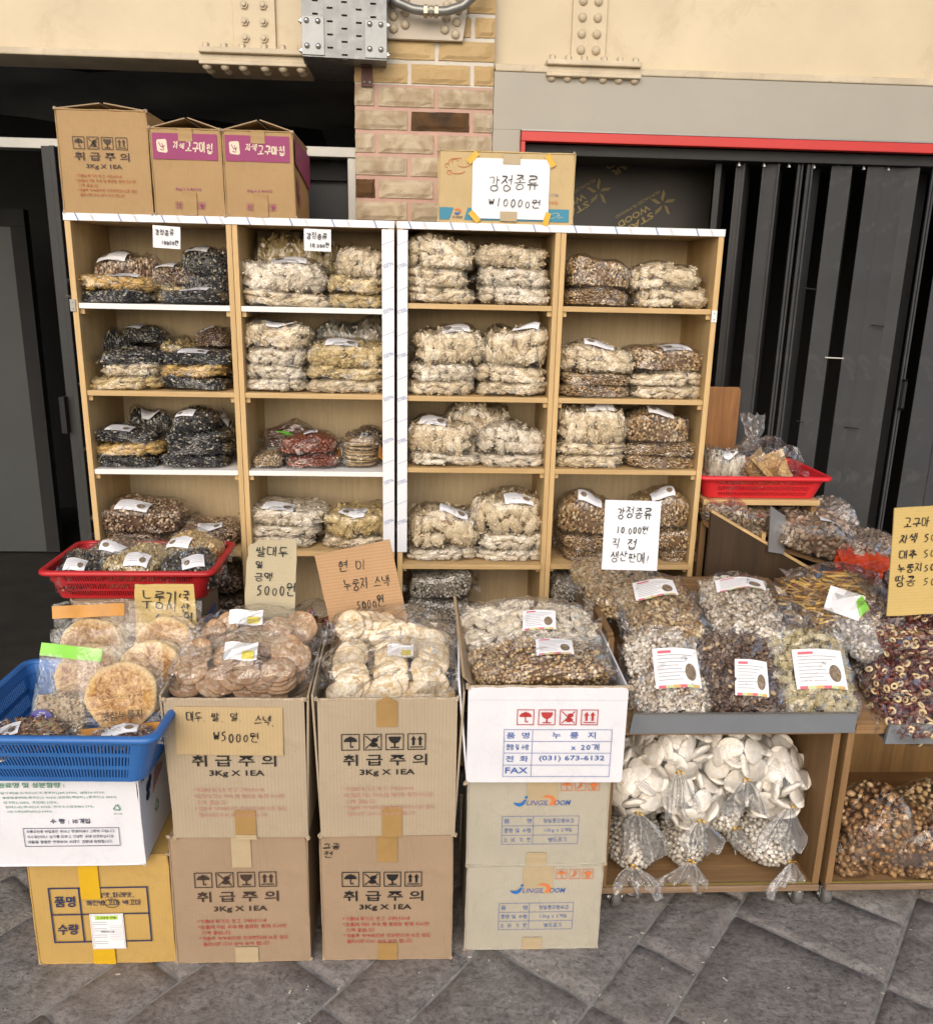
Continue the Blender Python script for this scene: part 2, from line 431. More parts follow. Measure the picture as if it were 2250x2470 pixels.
def cons(j, x0, x1, z0, z1):
    if j in _DBL:
        h = (x0+x1)/2; return cons(_DBL[j], x0, h-.02, z0, z1)+cons(_DBL[j], h+.02, x1, z0, z1)
    return [[(x0+a*(x1-x0), z0+b*(z1-z0)) for a, b in s] for s in CONS.get(j, _C)]
def put(S, x0, x1, z0, z1): return [[(x0+a*(x1-x0), z0+b*(z1-z0)) for a, b in s] for s in S]
def glyph(ch):
    if ch in DIG: return put(DIG[ch], .12, .88, .0, .8), {' ': .55, '.': .4, ',': .35, '!': .5, '(': .5}.get(ch, .72)
    k = ord(ch)-0xAC00
    c, v, f = _CHO[k//588], _JUNG[k % 588//28], _JONG[k % 28]
    z = .42 if f != ' ' else 0
    S = []
    if v in VERT: S += cons(c, 0, .5, z+.08, .95)+put(VERT[v], .58, 1, z-.02, 1.05)
    elif v in HORZ: S += cons(c, .15, .85, z+(1-z)*.48, 1.0)+put(HORZ[v], 0, 1, z+.02, z+(1-z)*.42)
    else:
        a, b = BOTH.get(v, ('ㅡ', 'ㅣ'))
        S += cons(c, .05, .55, z+(1-z)*.48, 1.0)+put(HORZ[a], 0, .62, z+.0, z+(1-z)*.42)+put(VERT[b], .65, 1, z-.05, 1.05)
    if f != ' ':
        f = {'ㄺ': 'ㄹ', 'ㄶ': 'ㄴ'}.get(f, f); S += cons(f, .2, .85, 0, .36)
    return S, 1.0
def chaikin(p, n=2):
    for _ in range(n):
        q = [p[0]]
        for a, b in zip(p[:-1], p[1:]): q += [(.75*a[0]+.25*b[0], .75*a[1]+.25*b[1]), (.25*a[0]+.75*b[0], .25*a[1]+.75*b[1])]
        q.append(p[-1]); p = q
    return p
def handwriting(txt, x0, x1, z0, h, mat, parent, pen=.0022, seed=0, y=-.0012, slope=0):
    rnd = random.Random(seed); adv = []; tot = 0
    for ch in txt:
        S, a = glyph(ch); adv.append((S, a, tot)); tot += a*1.18
    k = (x1-x0)/max(tot-.18, .1); mb = MB()
    for S, a, px in adv:
        jz = rnd.uniform(-.09, .09); sh = rnd.uniform(.02, .26); gz = rnd.uniform(.86, 1.16)
        for s in S:
            pts = [(x+rnd.uniform(-.03, .03), z+rnd.uniform(-.03, .03)) for x, z in s]
            pts = chaikin(pts, 2)
            pts = [(x0+(px+x*a+sh*(z-.5)*.6)*k, z0+(z*gz+jz)*h+slope*((px+x)*k)) for x, z in pts]
            P = np.array(pts); T = np.gradient(P, axis=0); T /= np.maximum(np.linalg.norm(T, axis=1, keepdims=True), 1e-9)
            Nn = np.stack([-T[:, 1], T[:, 0]], 1)*pen/2*rnd.uniform(.95, 1.35)*np.linspace(rnd.uniform(.75, 1.2), rnd.uniform(.55, 1.1), len(P))[:, None]
            A, B = P-Nn, P+Nn; m = len(P)
            v = [(q[0], y, q[1]) for q in A]+[(q[0], y, q[1]) for q in B]
            mb.raw(v, [(i, i+1, m+i+1, m+i) for i in range(m-1)])
    return mb.build('handwriting', mat, parent)

# ================================================================== THE SETTING
def M_slate():
    m, nt, out = newmat('slate'); tc = N(nt, 'TexCoord')
    g = N(nt, 'NewGeometry'); v = g.outputs['Position']
    mp = N(nt, 'Mapping'); mp.inputs['Rotation'].default_value = (0, 0, .35); mp.inputs['Scale'].default_value = (1, 1.5, 1); L(nt, v, mp.inputs[0])
    n1 = noise(nt, mp.outputs[0], 14, 10, .74, .25)
    n2 = noise(nt, v, 68, 7, .75, .3)
    n3 = noise(nt, v, 2.2, 4, .6)
    oi = N(nt, 'ObjectInfo')
    c = mixc(nt, ramp(nt, n1.outputs[0], [(.36, 0), (.62, 1)]), (.165, .150, .138), (.30, .277, .257))
    c = mixc(nt, ramp(nt, n2.outputs[0], [(.36, .8), (.52, 0)]), c, (.075, .068, .064))
    c = mixc(nt, ramp(nt, n2.outputs[0], [(.58, 0), (.72, .6)]), c, (.40, .375, .355))
    c = mixc(nt, ramp(nt, n3.outputs[0], [(.45, 0), (.7, .35)]), c, (.23, .18, .152))
    c = mixc(nt, .55, c, ramp(nt, oi.outputs['Random'], [(0, .88), (1, 1.08)]), 'MULTIPLY')
    n4 = noise(nt, v, 130, 4, .6)
    c = mixc(nt, ramp(nt, n4.outputs[0], [(.66, 0), (.74, .5)]), c, (.35, .34, .33))
    b = bumpn(nt, n1.outputs[0], .8, .010); b = bumpn(nt, n2.outputs[0], .7, .004, b); b = bumpn(nt, n4.outputs[0], .25, .001, b)
    princ(nt, out, c, ramp(nt, n2.outputs[0], [(.3, .45), (.7, .75)]), 0, b, .4)
    return m
SLATE = M_slate()
GROUT = M_plain('grout', (.27, .26, .24), .9, var=.35, scale=30, bump=.6, bscale=90, dirt=.5)
ground = struct('ground', MB().box(-250, 250, -250, 250, -.3, -.009), GROUT)

rs = random.Random(5)
_u = np.array([cos(radians(50.5)), sin(radians(50.5))]); _n = np.array([_u[1], -_u[0]])
bounds = [-3.30, -2.98, -2.66, -2.50, -2.18, -1.98, -1.666, -1.50, -1.183, -.998, -.697, -.536, -.162, .06, .38, .54, .86, 1.02]
for a, b in zip(bounds[:-1], bounds[1:]):
    t = -.5+rs.uniform(0, .3)
    while t < 3.6:
        ln = rs.choice([.24, .32, .40, .5]); t2 = t+ln
        c = _u*(t+t2)/2+_n*(a+b)/2
        if -1.75 < c[0] < 2.3 and 1.0 < c[1] < 2.75:
            g = .0022
            nu, nn = 12, 9
            P = np.zeros((nu+1, nn+1, 3))
            e1 = [rs.uniform(-.004, .004) for _ in range(4)]
            for i in range(nu+1):
                for j in range(nn+1):
                    fu = [0, .007/ln][i] if i < 2 else ([1, 1-.007/ln][nu-i] if i > nu-2 else i/nu)
                    fn = [0, .007/(b-a)][j] if j < 2 else ([1, 1-.007/(b-a)][nn-j] if j > nn-2 else j/nn)
                    q = _u*(t+g+(ln-2*g)*fu)+_n*(a+g+(b-a-2*g)*fn)
                    q = q-c
                    edge = i in (0, nu) or j in (0, nn)
                    wob = .0022*sin(31*q[0]+17*(q[1]+t)+a*40)+rs.uniform(-.0012, .0012)
                    P[i, j] = (q[0]+(wob if edge else 0), q[1]+(wob if edge else 0), -.011 if edge else -.0015+rs.uniform(-.0012, .0012)+.0012*sin(fu*9+a*7)*cos(fn*7+t*5))
            MB().grid(P).build('paving_slab', SLATE, ground, smooth=True, loc=(c[0], c[1], 0))
        t = t2

CREAM = M_plain('cream_paint', (.60, .51, .355), .5, var=.10, scale=2.6, bump=.4, bscale=22, dirt=.30, dirtc=(.30, .19, .08))
CREAM_D = M_plain('cream_paint_worn', (.56, .48, .35), .55, var=.16, scale=8, bump=.5, bscale=50, dirt=.5, dirtc=(.22, .15, .09))
GREYP = M_plain('grey_paint', (.36, .34, .29), .5, var=.05, scale=3, bump=.2, bscale=12, dirt=.15, dirtc=(.22, .2, .17))
REDP = M_plain('red_trim', (.52, .03, .025), .4, var=.06, scale=6, bump=.1)
BLACKM = M_plain('black_metal', (.020, .021, .022), .6, var=.25, scale=5, bump=.1, bscale=14, dirt=.25, dirtc=(.06, .06, .06))
BLACKM_LIT = M_plain('black_metal_lit', (.033, .035, .038), .72, var=.22, scale=4, bump=.15, bscale=10, dirt=.4, dirtc=(.11, .11, .11))  # paler copy of the black metal, for door leaves turned to the light
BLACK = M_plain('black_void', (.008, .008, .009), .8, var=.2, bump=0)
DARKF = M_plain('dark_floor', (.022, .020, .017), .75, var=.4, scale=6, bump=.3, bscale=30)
ALU = M_plain('aluminium', (.30, .295, .28), .45, metal=.7, var=.08, scale=12, bump=.12, bscale=60, dirt=.2)
GALV = M_plain('galvanised', (.22, .23, .235), .45, metal=.55, var=.2, scale=22, bump=.2, bscale=14, dirt=.25, dirtc=(.62, .64, .64))
STEEL = M_plain('bolt_steel', (.50, .50, .49), .32, metal=.9, var=.1, bump=.1)
RUST = M_plain('rusty_steel', (.10, .035, .025), .6, var=.4, scale=30, bump=.4, bscale=60, dirt=.6, dirtc=(.35, .35, .36))

# scraps of paper and chaff caught on the paving
rd = random.Random(19); dm = MB()
for k in range(150):
    x, y = rd.uniform(-1.0, 1.7), rd.uniform(1.45, 1.95)
    if k % 3 == 0:
        i = rd.choice([5, 6, 7, 8, 9, 10, 11, 12]); t = rd.uniform(.6, 2.2); q = _u*t+_n*bounds[i]; x, y = q[0], q[1]
    s_ = rd.choice([.0015, .002, .003, .004, .006]); a = rd.uniform(0, 6)
    dm.obox((x, y, .001+s_*.15), (s_*rd.uniform(1, 2.2), s_*.6, s_*.25), rotm(rd.uniform(-.4, .4), rd.uniform(-.4, .4), a))
lit = dm.build('debris', M_plain('paper_scrap', (.52, .48, .40), .8, var=.4, scale=6, bump=0)); tag(lit, 'tiny pale scraps and crumbs scattered on the grey paving', 'debris', None, 'stuff')

# unseen deck added over the girders to hold back light from above
struct('sky_block_deck', MB().box(-9, 9, 1.7, 14, 3.75, 4.1), M_plain('sky_block_concrete', (.30, .28, .25), .8, var=.15, scale=2, bump=.3, bscale=10))

# -- girders
DOME = MB().lathe([(.012, 0), (.0115, .004), (.009, .008), (.005, .0105), (.0004, .0115)], 12).mesh('rivet', True)
HEX = MB().lathe([(.0135, 0), (.0135, .007)], 6).lathe([(.0075, .007), (.0075, .013), (.006, .0145)], 10).mesh('nut')
SQ = MB().lathe([(.0095, 0), (.0095, .011), (.0075, .0125)], 6).mesh('bolt')
FRONT = (pi/2, 0, 0); DOWN = (pi, 0, 0)
def girder(name, label, x0, x1, y0, splice, plate, dome_rows, nuts):
    g = thing(name, label, 'girder', (x0, y0, 2.255))
    z = lambda zz: zz-2.255
    W = x1-x0
    MB().box(0, W, .065, .085, z(2.275), z(3.74)).build('web', CREAM, g)
    MB().box(0, W, .0, .17, z(2.255), z(2.276)).build('flange', CREAM_D, g, bevel=.004)
    MB().box(plate[0]-x0, plate[1]-x0, .052, .0649, z(2.30), z(3.4)).build('splice_plate', CREAM, g, bevel=.002)
    a, b = splice[0]-x0, splice[1]-x0
    MB().box(a, b, -.016, .12, z(2.2762), z(2.292)).build('flange_plate', CREAM_D, g, bevel=.003)
    MB().box(a, b, -.016, .175, z(2.243), z(2.2548)).build('flange_plate', CREAM_D, g, bevel=.003)
    for i in range(6):
        t = a+(b-a)*(.08+.168*i)+(.012 if i > 2 else 0)-.006
        inst(SQ, 'bolt', g, (t, .004, z(2.292)), scale=(1.15,)*3, mat=CREAM_D)
        for r in range(dome_rows):
            inst(DOME, 'rivet', g, (t, .006+.05*r, z(2.243)), DOWN, (1.25,)*3, CREAM_D)
    for r in range(12):
        for s in (.28, .72):
            px = plate[0]-x0+(plate[1]-plate[0])*s
            inst(HEX if nuts else DOME, 'nut' if nuts else 'rivet', g, (px, .052, z(2.335+.0465*r)), FRONT, (1.0,)*3 if nuts else (1.15,)*3, CREAM_D)
    return g
girder('steel_girder', 'cream painted steel girder with hexagonal nuts above the dark doorway', -2.6, -.22, 2.90, (-.70, -.372), (-.605, -.474), 2, True)
girder('steel_girder', 'cream painted steel girder with domed rivets above the grey fascia', .212, 3.0, 2.90, (.372, .672), (.456, .566), 1, False)

# -- brick pillar
MORT_W = M_plain('white_mortar', (.60, .56, .49), .85, var=.08, scale=20, bump=.5, bscale=90, dirt=.2, dirtc=(.4, .35, .28))
MORT_P = M_plain('pink_mortar', (.50, .32, .26), .85, var=.10, scale=16, bump=.5, bscale=90, dirt=.2, dirtc=(.4, .3, .24))
def M_brick(name, a, b, c2, sc=14):
    m, nt, out = newmat(name); v = mapped(nt); oi = N(nt, 'ObjectInfo')
    ad = N(nt, 'VectorMath', operation='ADD'); L(nt, v, ad.inputs[0]); L(nt, oi.outputs['Location'], ad.inputs[1]); v = ad.outputs[0]
    n1 = noise(nt, v, sc, 4, .5, 1.2); n2 = noise(nt, v, 90, 4, .65)
    c = mixc(nt, ramp(nt, n1.outputs[0], [(.36, 0), (.62, 1)]), a, b)
    c = mixc(nt, ramp(nt, n2.outputs[0], [(.62, 0), (.72, .7)]), c, c2)
    c = mixc(nt, .5, c, ramp(nt, oi.outputs['Random'], [(0, .85), (1, 1.1)]), 'MULTIPLY')
    bb = bumpn(nt, n1.outputs[0], .5, .004); bb = bumpn(nt, n2.outputs[0], .4, .002, bb)
    princ(nt, out, c, .8, 0, bb, .25); return m
BR_Y = M_brick('yellow_brick', (.47, .33, .16), (.52, .38, .20), (.25, .15, .06), 6)
BR_S = M_brick('stone_brick', (.35, .265, .17), (.50, .425, .31), (.24, .17, .10))
BR_D = M_brick('burnt_brick', (.052, .034, .02), (.12, .06, .022), (.03, .02, .015), 9)
pil = thing('brick_pillar', 'brick pillar of yellow and rough stone bricks with white and pink mortar', 'pillar', (-.009, 2.9, 0))
MB().box(-.2175, .2165, .006, .5, 2.206, 3.74).build('mortar', MORT_W, pil)
MB().box(-.2175, .2165, .006, .5, 0, 2.2055).build('mortar', MORT_P, pil)
rb = random.Random(3)
zt = 2.205+.068*5
row = 0
while zt > 1.2:
    zb = zt-.068
    js = (-.056, .140) if row % 2 == 0 else (-.160, .028)
    xs = [-.2185, js[0]+.009, js[1]+.009, .2175]
    for i in range(3):
        a, b = xs[i]+(.0065 if i else 0), xs[i+1]-(.0065 if i < 2 else 0)
        if zb > 2.19: m_ = BR_Y
        elif (row == 6 and i == 1) or (row == 9 and i == 0): m_ = BR_D
        else: m_ = BR_S
        c = ((a+b)/2, -.002, (zb+zt)/2)
        hw, hh = (b-a)/2, (zt-zb)/2-.0062
        P = np.zeros((7, 5, 3))
        for u in range(7):
            for v_ in range(5):
                e = u in (0, 6) or v_ in (0, 4)
                P[u, v_] = (-hw+2*hw*u/6+rb.uniform(-.0012, .0012), (.006 if e else -.001)+rb.uniform(-.001, .001), -hh+2*hh*v_/4+rb.uniform(-.0012, .0012))
        MB().grid(P).box(-hw+.001, hw-.001, .004, .03, -hh+.001, hh-.001).build('brick', m_, pil, loc=c)
    zt = zb; row += 1
gs = thing('gusset_plate', 'cream riveted gusset plate bolted against the brick pillar', 'plate', (0, 2.893, 2.33))
MB().prism([(-.125, 0), (.108, 0), (.15, .3), (-.125, .3)], -.012, .0065).build('plate', M_plain('gusset_paint', (.50, .44, .36), .5, var=.08, bump=.25, bscale=40), gs, bevel=.002)
for k in range(7):
    for s, x0 in ((1, -.105), (1, -.069)):
        inst(DOME, 'rivet', gs, (x0, -.012, .028+.034*k+(.012 if x0 > -.08 else 0)), FRONT, (1.15,)*3, CREAM_D)
    for x0 in (.052, .085):
        inst(DOME, 'rivet', gs, (x0+.006*k*.5, -.012, .030+.034*k-(.012 if x0 > .06 else 0)), FRONT, (1.15,)*3, CREAM_D)

# -- perforated cable tray coming out over the pillar
ct = thing('cable_tray', 'galvanised perforated cable tray with bolted joint plates hanging over the doorway', 'cable tray', (-.247, 2.80, 2.252), (0, 0, radians(4)))
def slotted(x0, x1, z0, z1, y0, y1, rows, cols, sw, sh, horizontal=False):
    """plate in XZ with rows of staggered slots cut through it; horizontal: the same in XY"""
    mb = MB(); dz = (z1-z0)/rows
    for r in range(rows):
        zc = z0+dz*(r+.5)
        cs = cols if r % 2 == 0 else [(p+q)/2 for p, q in zip(cols[:-1], cols[1:])]
        segs = [(x0, x1, z0+dz*r, zc-sh/2), (x0, x1, zc+sh/2, z0+dz*(r+1))]
        e = [x0]
        for c in cs: e += [c-sw/2, c+sw/2]
        e.append(x1)
        for i in range(0, len(e), 2): segs.append((e[i], e[i+1], zc-sh/2, zc+sh/2))
        for a, b, c, d in segs:
            if horizontal: mb.box(a, b, c, d, y0, y1)
            else: mb.box(a, b, y0, y1, c, d)
    return mb
slotted(-.122, .122, 0, .6, 0, .003, 34, [-.085, .0, .085], .017, .0055).build('front_plate', GALV, ct)
slotted(-.122, .122, .003, 2.6, 0, .003, 110, [-.085, .0, .085], .017, .0055, True).build('bottom_plate', GALV, ct)
for s in (-1, 1):
    MB().box(s*.1235-.0015, s*.1235+.0015, 0, 2.6, 0, .6).build('side_plate', GALV, ct)
    x = s*.0925
    MB().box(x-.033, x+.033, -.004, -.0002, .004, .108).build('joint_plate', M_plain('galv_light', (.27, .28, .285), .4, metal=.5, var=.1, scale=20, bump=.1), ct, bevel=.001)
    for zz in (.028, .095):
        for xx in (-.018, .015):
            inst(DOME, 'bolt', ct, (x+xx, -.004, zz), FRONT, (.68,)*3, STEEL)
    for zz in (.02, .1): inst(HEX, 'nut', ct, (s*.125, .02, zz), (0, s*pi/2, 0), (.7,)*3, STEEL)

cp = thing('conduit', 'grey steel conduit bent in a shallow bow with a brass coupling', 'conduit', (.005, 2.835, 2.43))
pts = [(-.165, 0, .22), (-.152, 0, .10), (-.135, 0, .03), (-.10, 0, -.012), (-.05, 0, -.030), (0, 0, -.034), (.05, 0, -.032), (.10, 0, -.016), (.14, 0, .02), (.165, 0, .08), (.18, 0, .22)]
pts = [tuple(p) for p in np.array([[np.interp(t, range(11), [p[k] for p in pts]) for k in range(3)] for t in np.linspace(0, 10, 60)])]
PIPE = M_plain('conduit_steel', (.23, .235, .23), .38, metal=.6, var=.15, scale=20, bump=.15)
MB().tube(pts, .0135, 14).build('pipe', PIPE, cp, smooth=True)
BR = M_plain('coupling_metal', (.34, .32, .26), .35, metal=.7, var=.15, scale=30)
Ry = rotm(0, pi/2, 0)
for c, r, n in ((-.012, .019, 6), (.004, .0165, 12), (.02, .0185, 6)):
    MB().lathe([(r, -.006), (r, .006)], n, Ry, (c, 0, -.034)).build('coupling_ring', BR, cp)

br = thing('wall_bracket', 'small rusty steel bracket screwed to the brick pillar under the tray', 'bracket', (-.188, 2.895, 2.196))
MB().box(-.017, .017, -.004, .004, 0, .06).box(-.017, .017, -.03, -.004, .052, .058).build('plate', RUST, br)
for x in (-.008, .009): inst(DOME, 'screw', br, (x, -.004, .012), FRONT, (.35,)*3, STEEL)

# -- right front: fascia, red trim, wall strip, black opening
fa = thing('fascia_panel', 'plain grey painted fascia panel between the girder and red trim', 'panel', (.21, 2.905, 0))
MB().box(0, 2.8, 0, .03, 2.088, 2.2545).build('panel', GREYP, fa)
MB().box(0, .088, .001, .03, 0, 2.0878).build('panel', GREYP, fa)
rt = thing('door_trim', 'bright red metal trim framing the top of black folding door', 'trim', (.30, 2.898, 0))
MB().box(0, 2.7, -.012, .02, 2.052, 2.082).build('head_trim', REDP, rt, bevel=.002)
MB().box(0, .014, -.010, .02, 0, 2.0518).build('side_trim', REDP, rt, bevel=.002)
MB().box(0, 2.7, -.014, .01, 2.0822, 2.087).build('edge_strip', ALU, rt)
tr = thing('door_track', 'black overhead track that carries the folding door leaves', 'track', (.316, 2.93, 2.018))
MB().box(0, 2.7, 0, .20, 0, .033).build('channel', BLACKM, tr, bevel=.002)
for k in range(9): inst(HEX, 'roller', tr, (.72+.085*k, .03, -.012), scale=(.5, .5, .8), mat=STEEL)

pw = thing('plywood_board', 'black film faced plywood board with gold brand print behind cartons', 'board', (.66, 3.20, 0))
MB().box(-.37, .37, 0, .018, 0, 2.2).build('panel', M_plain('black_film_board', (.03, .027, .022), .5, var=.3, scale=4, bump=.1), pw)
GOLD = M_plain('ink_gold', (.30, .22, .07), .6, var=.2, bump=0)
def starwood(cx, cz, s, ang):
    mb = MB()
    for k in range(5):
        a = pi/2+k*2*pi/5; a2 = a+2*pi/5
        e0, e1 = np.array([cos(a), sin(a)]), np.array([cos((a+a2)/2), sin((a+a2)/2)])
        for j in range(3):
            f0, f1 = .06+.32*j, .06+.32*j+.22
            q = [e0*.10+e1*(.05+.42*f0), e0*.10+e1*(.05+.42*f1), e0*1.0+e1*(-.12+.42*f1), e0*1.0+e1*(-.12+.42*f0)]
            mb.raw([(x*s*.5, -.001, z*s*.5) for x, z in q], [(0, 1, 2, 3)])
    mb.build('logo_print', GOLD, pw, loc=(cx, 0, cz), rot=(0, ang, 0))
    for txt, x1, zz, h, b in (('STAR', 2.15, .06, .28, .02), ('WOOD', 2.25, -.32, .28, .02), ('FILM FACED PLYWOOD', 2.2, -.62, .13, .0)):
        t = lettering(txt, (.62 if h > .2 else -.1)*s, x1*s, zz*s, (zz+h)*s, GOLD, pw, -.001, b)
        t.location = (cx, 0, cz); t.rotation_euler = (0, ang, 0)
for cx_, cz_ in ((.855, 1.905), (.618, 1.938), (.80, 2.10)): starwood(cx_-.66, cz_, .078, radians(149))

fd = thing('folding_door', 'black metal folding shutter door with stacked narrow leaves', 'door', (0, 3.0, 0))
def leaf(x0, x1, y0, y1, mat, name='leaf', zt=2.015, lip=0):
    L_ = math.hypot(x1-x0, y1-y0); a = math.atan2(y1-y0, x1-x0)
    mb = MB().box(0, L_, -.002, .002, .02, zt)
    if lip: mb.box(0, .006, -.010, .002, .02, zt).box(L_-.006, L_, -.010, .002, .02, zt)
    return mb.build(name, mat, fd, loc=(x0, y0, 0), rot=(0, 0, a))
fold = [(.965, .985, -.02, -.02, 2, 0), (.985, 1.035, .0, .08, 1, 0), (1.035, 1.062, -.02, -.03, 2, 1), (1.062, 1.122, -.03, .08, 1, 0), (1.122, 1.172, -.03, -.05, 3, 1),
        (1.172, 1.232, -.03, .08, 1, 0), (1.232, 1.250, -.045, -.045, 3, 1), (1.262, 1.282, -.05, -.05, 3, 1), (1.282, 1.345, -.01, .03, 2, 0), (1.350, 1.418, -.045, -.050, 3, 0),
        (1.418, 1.470, -.01, .05, 1, 0), (1.470, 1.525, -.05, -.052, 3, 0), (1.530, 1.606, -.042, -.046, 3, 0), (1.606, 1.645, -.046, -.060, 3, 0), (1.645, 1.690, -.02, .03, 2, 0),
        (1.690, 1.706, -.05, -.05, 3, 1), (1.708, 1.76, .06, .09, 1, 0), (1.765, 1.86, -.03, -.035, 3, 0), (1.862, 1.96, -.035, -.03, 3, 0), (1.96, 2.3, .0, .02, 2, 0)]
for x0, x1, y0, y1, k, lp in fold:
    leaf(x0, x1, y0, y1, {1: BLACK, 2: BLACKM, 3: BLACKM_LIT}[k], lip=lp)  # leaves facing the light coloured paler, shaded ones near black
fh = MB().box(-.006, .006, -.03, -.022, -.055, .055).box(-.006, .006, -.03, 0, .045, .055).box(-.006, .006, -.03, 0, -.055, -.045)
fh.build('handle', BLACK, fd, loc=(1.70, -.05, 1.26), bevel=.002)
WIRE = M_plain('white_cord', (.62, .60, .55), .6, var=.1)
MB().tube([(1.405, -.058, 1.385), (1.44, -.062, 1.384), (1.472, -.058, 1.383)], .0022, 6).build('cord_tie', WIRE, fd)
for (x, z, l) in ((1.30, 1.62, .04), (1.555, 1.50, .045), (1.51, 1.14, .05), (1.33, 1.16, .025)):
    MB().tube([(x, -.06, z), (x+l, -.062, z-.005)], .0022, 6).build('wire_tie', BLACK, fd)

# -- left doorway and the dark room behind
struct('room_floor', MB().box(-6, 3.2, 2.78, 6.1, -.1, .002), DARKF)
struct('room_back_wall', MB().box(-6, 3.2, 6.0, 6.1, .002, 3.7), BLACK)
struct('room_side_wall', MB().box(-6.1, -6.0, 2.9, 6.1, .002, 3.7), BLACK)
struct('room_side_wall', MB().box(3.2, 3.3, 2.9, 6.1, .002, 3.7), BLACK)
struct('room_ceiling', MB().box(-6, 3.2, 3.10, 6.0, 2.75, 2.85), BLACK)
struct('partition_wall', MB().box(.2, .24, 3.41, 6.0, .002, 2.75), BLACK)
P = np.zeros((26, 9, 3))
for i in range(26):
    for j in range(9):
        x = -2.6+i*.1; P[i, j] = (x, 3.075+j*.055, 2.262-.010*j+.010*sin(x*7+j)+.006*sin(x*19+j*2.3))
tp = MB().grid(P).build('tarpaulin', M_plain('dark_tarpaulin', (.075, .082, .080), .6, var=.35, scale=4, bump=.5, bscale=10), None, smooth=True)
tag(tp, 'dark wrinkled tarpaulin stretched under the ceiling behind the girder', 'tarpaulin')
struct('door_lintel', MB().box(-2.6, -.2275, 2.93, 2.99, 1.993, 2.024), ALU, bevel=.002)
struct('door_jamb', MB().box(-.256, -.2285, 2.935, 2.985, .002, 1.9928), ALU, bevel=.002)
sdv = thing('sliding_door', 'black sliding door leaf behind the aluminium door jamb', 'door', (-.46, 3.0, 0))
MB().box(-.13, .20, .02, .05, .02, 1.985).build('panel', BLACKM, sdv)
MB().box(-.14, .205, .0, .0195, 1.93, 1.985).build('rail', BLACK, sdv); MB().box(-.14, -.11, .0, .0195, .02, 1.929).build('stile', BLACK, sdv)
fp = thing('shutter_post', 'black grooved shutter post standing behind the left cabinet', 'post', (-1.14, 2.86, 0))
for k, (a, b, y) in enumerate(((-.05, -.022, 0), (-.020, -.004, -.014), (-.002, .022, 0), (.024, .05, -.01))):
    MB().box(a, b, y, .05, .002, 1.992).build('channel', BLACKM, fp, bevel=.002)
MB().box(-.062, -.045, -.03, .0, 1.10, 1.22).build('latch', BLACK, fp)
gd = thing('room_door', 'dark grey flush door standing in the gloom at the far left', 'door', (-2.30, 4.9, 0))
MB().box(-.75, .06, 0, .04, .02, 1.86).build('panel', M_plain('dark_grey_door', (.045, .05, .052), .55, var=.12, scale=2, bump=.05), gd)
MB().box(-.75, .14, -.01, .05, 1.862, 1.95).build('head_frame', BLACK, gd); MB().box(.062, .14, -.01, .05, .02, 1.861).build('side_frame', BLACK, gd)
MB().box(-.36, -.16, -.03, -.0005, 1.74, 1.775).build('closer', BLACK, gd)

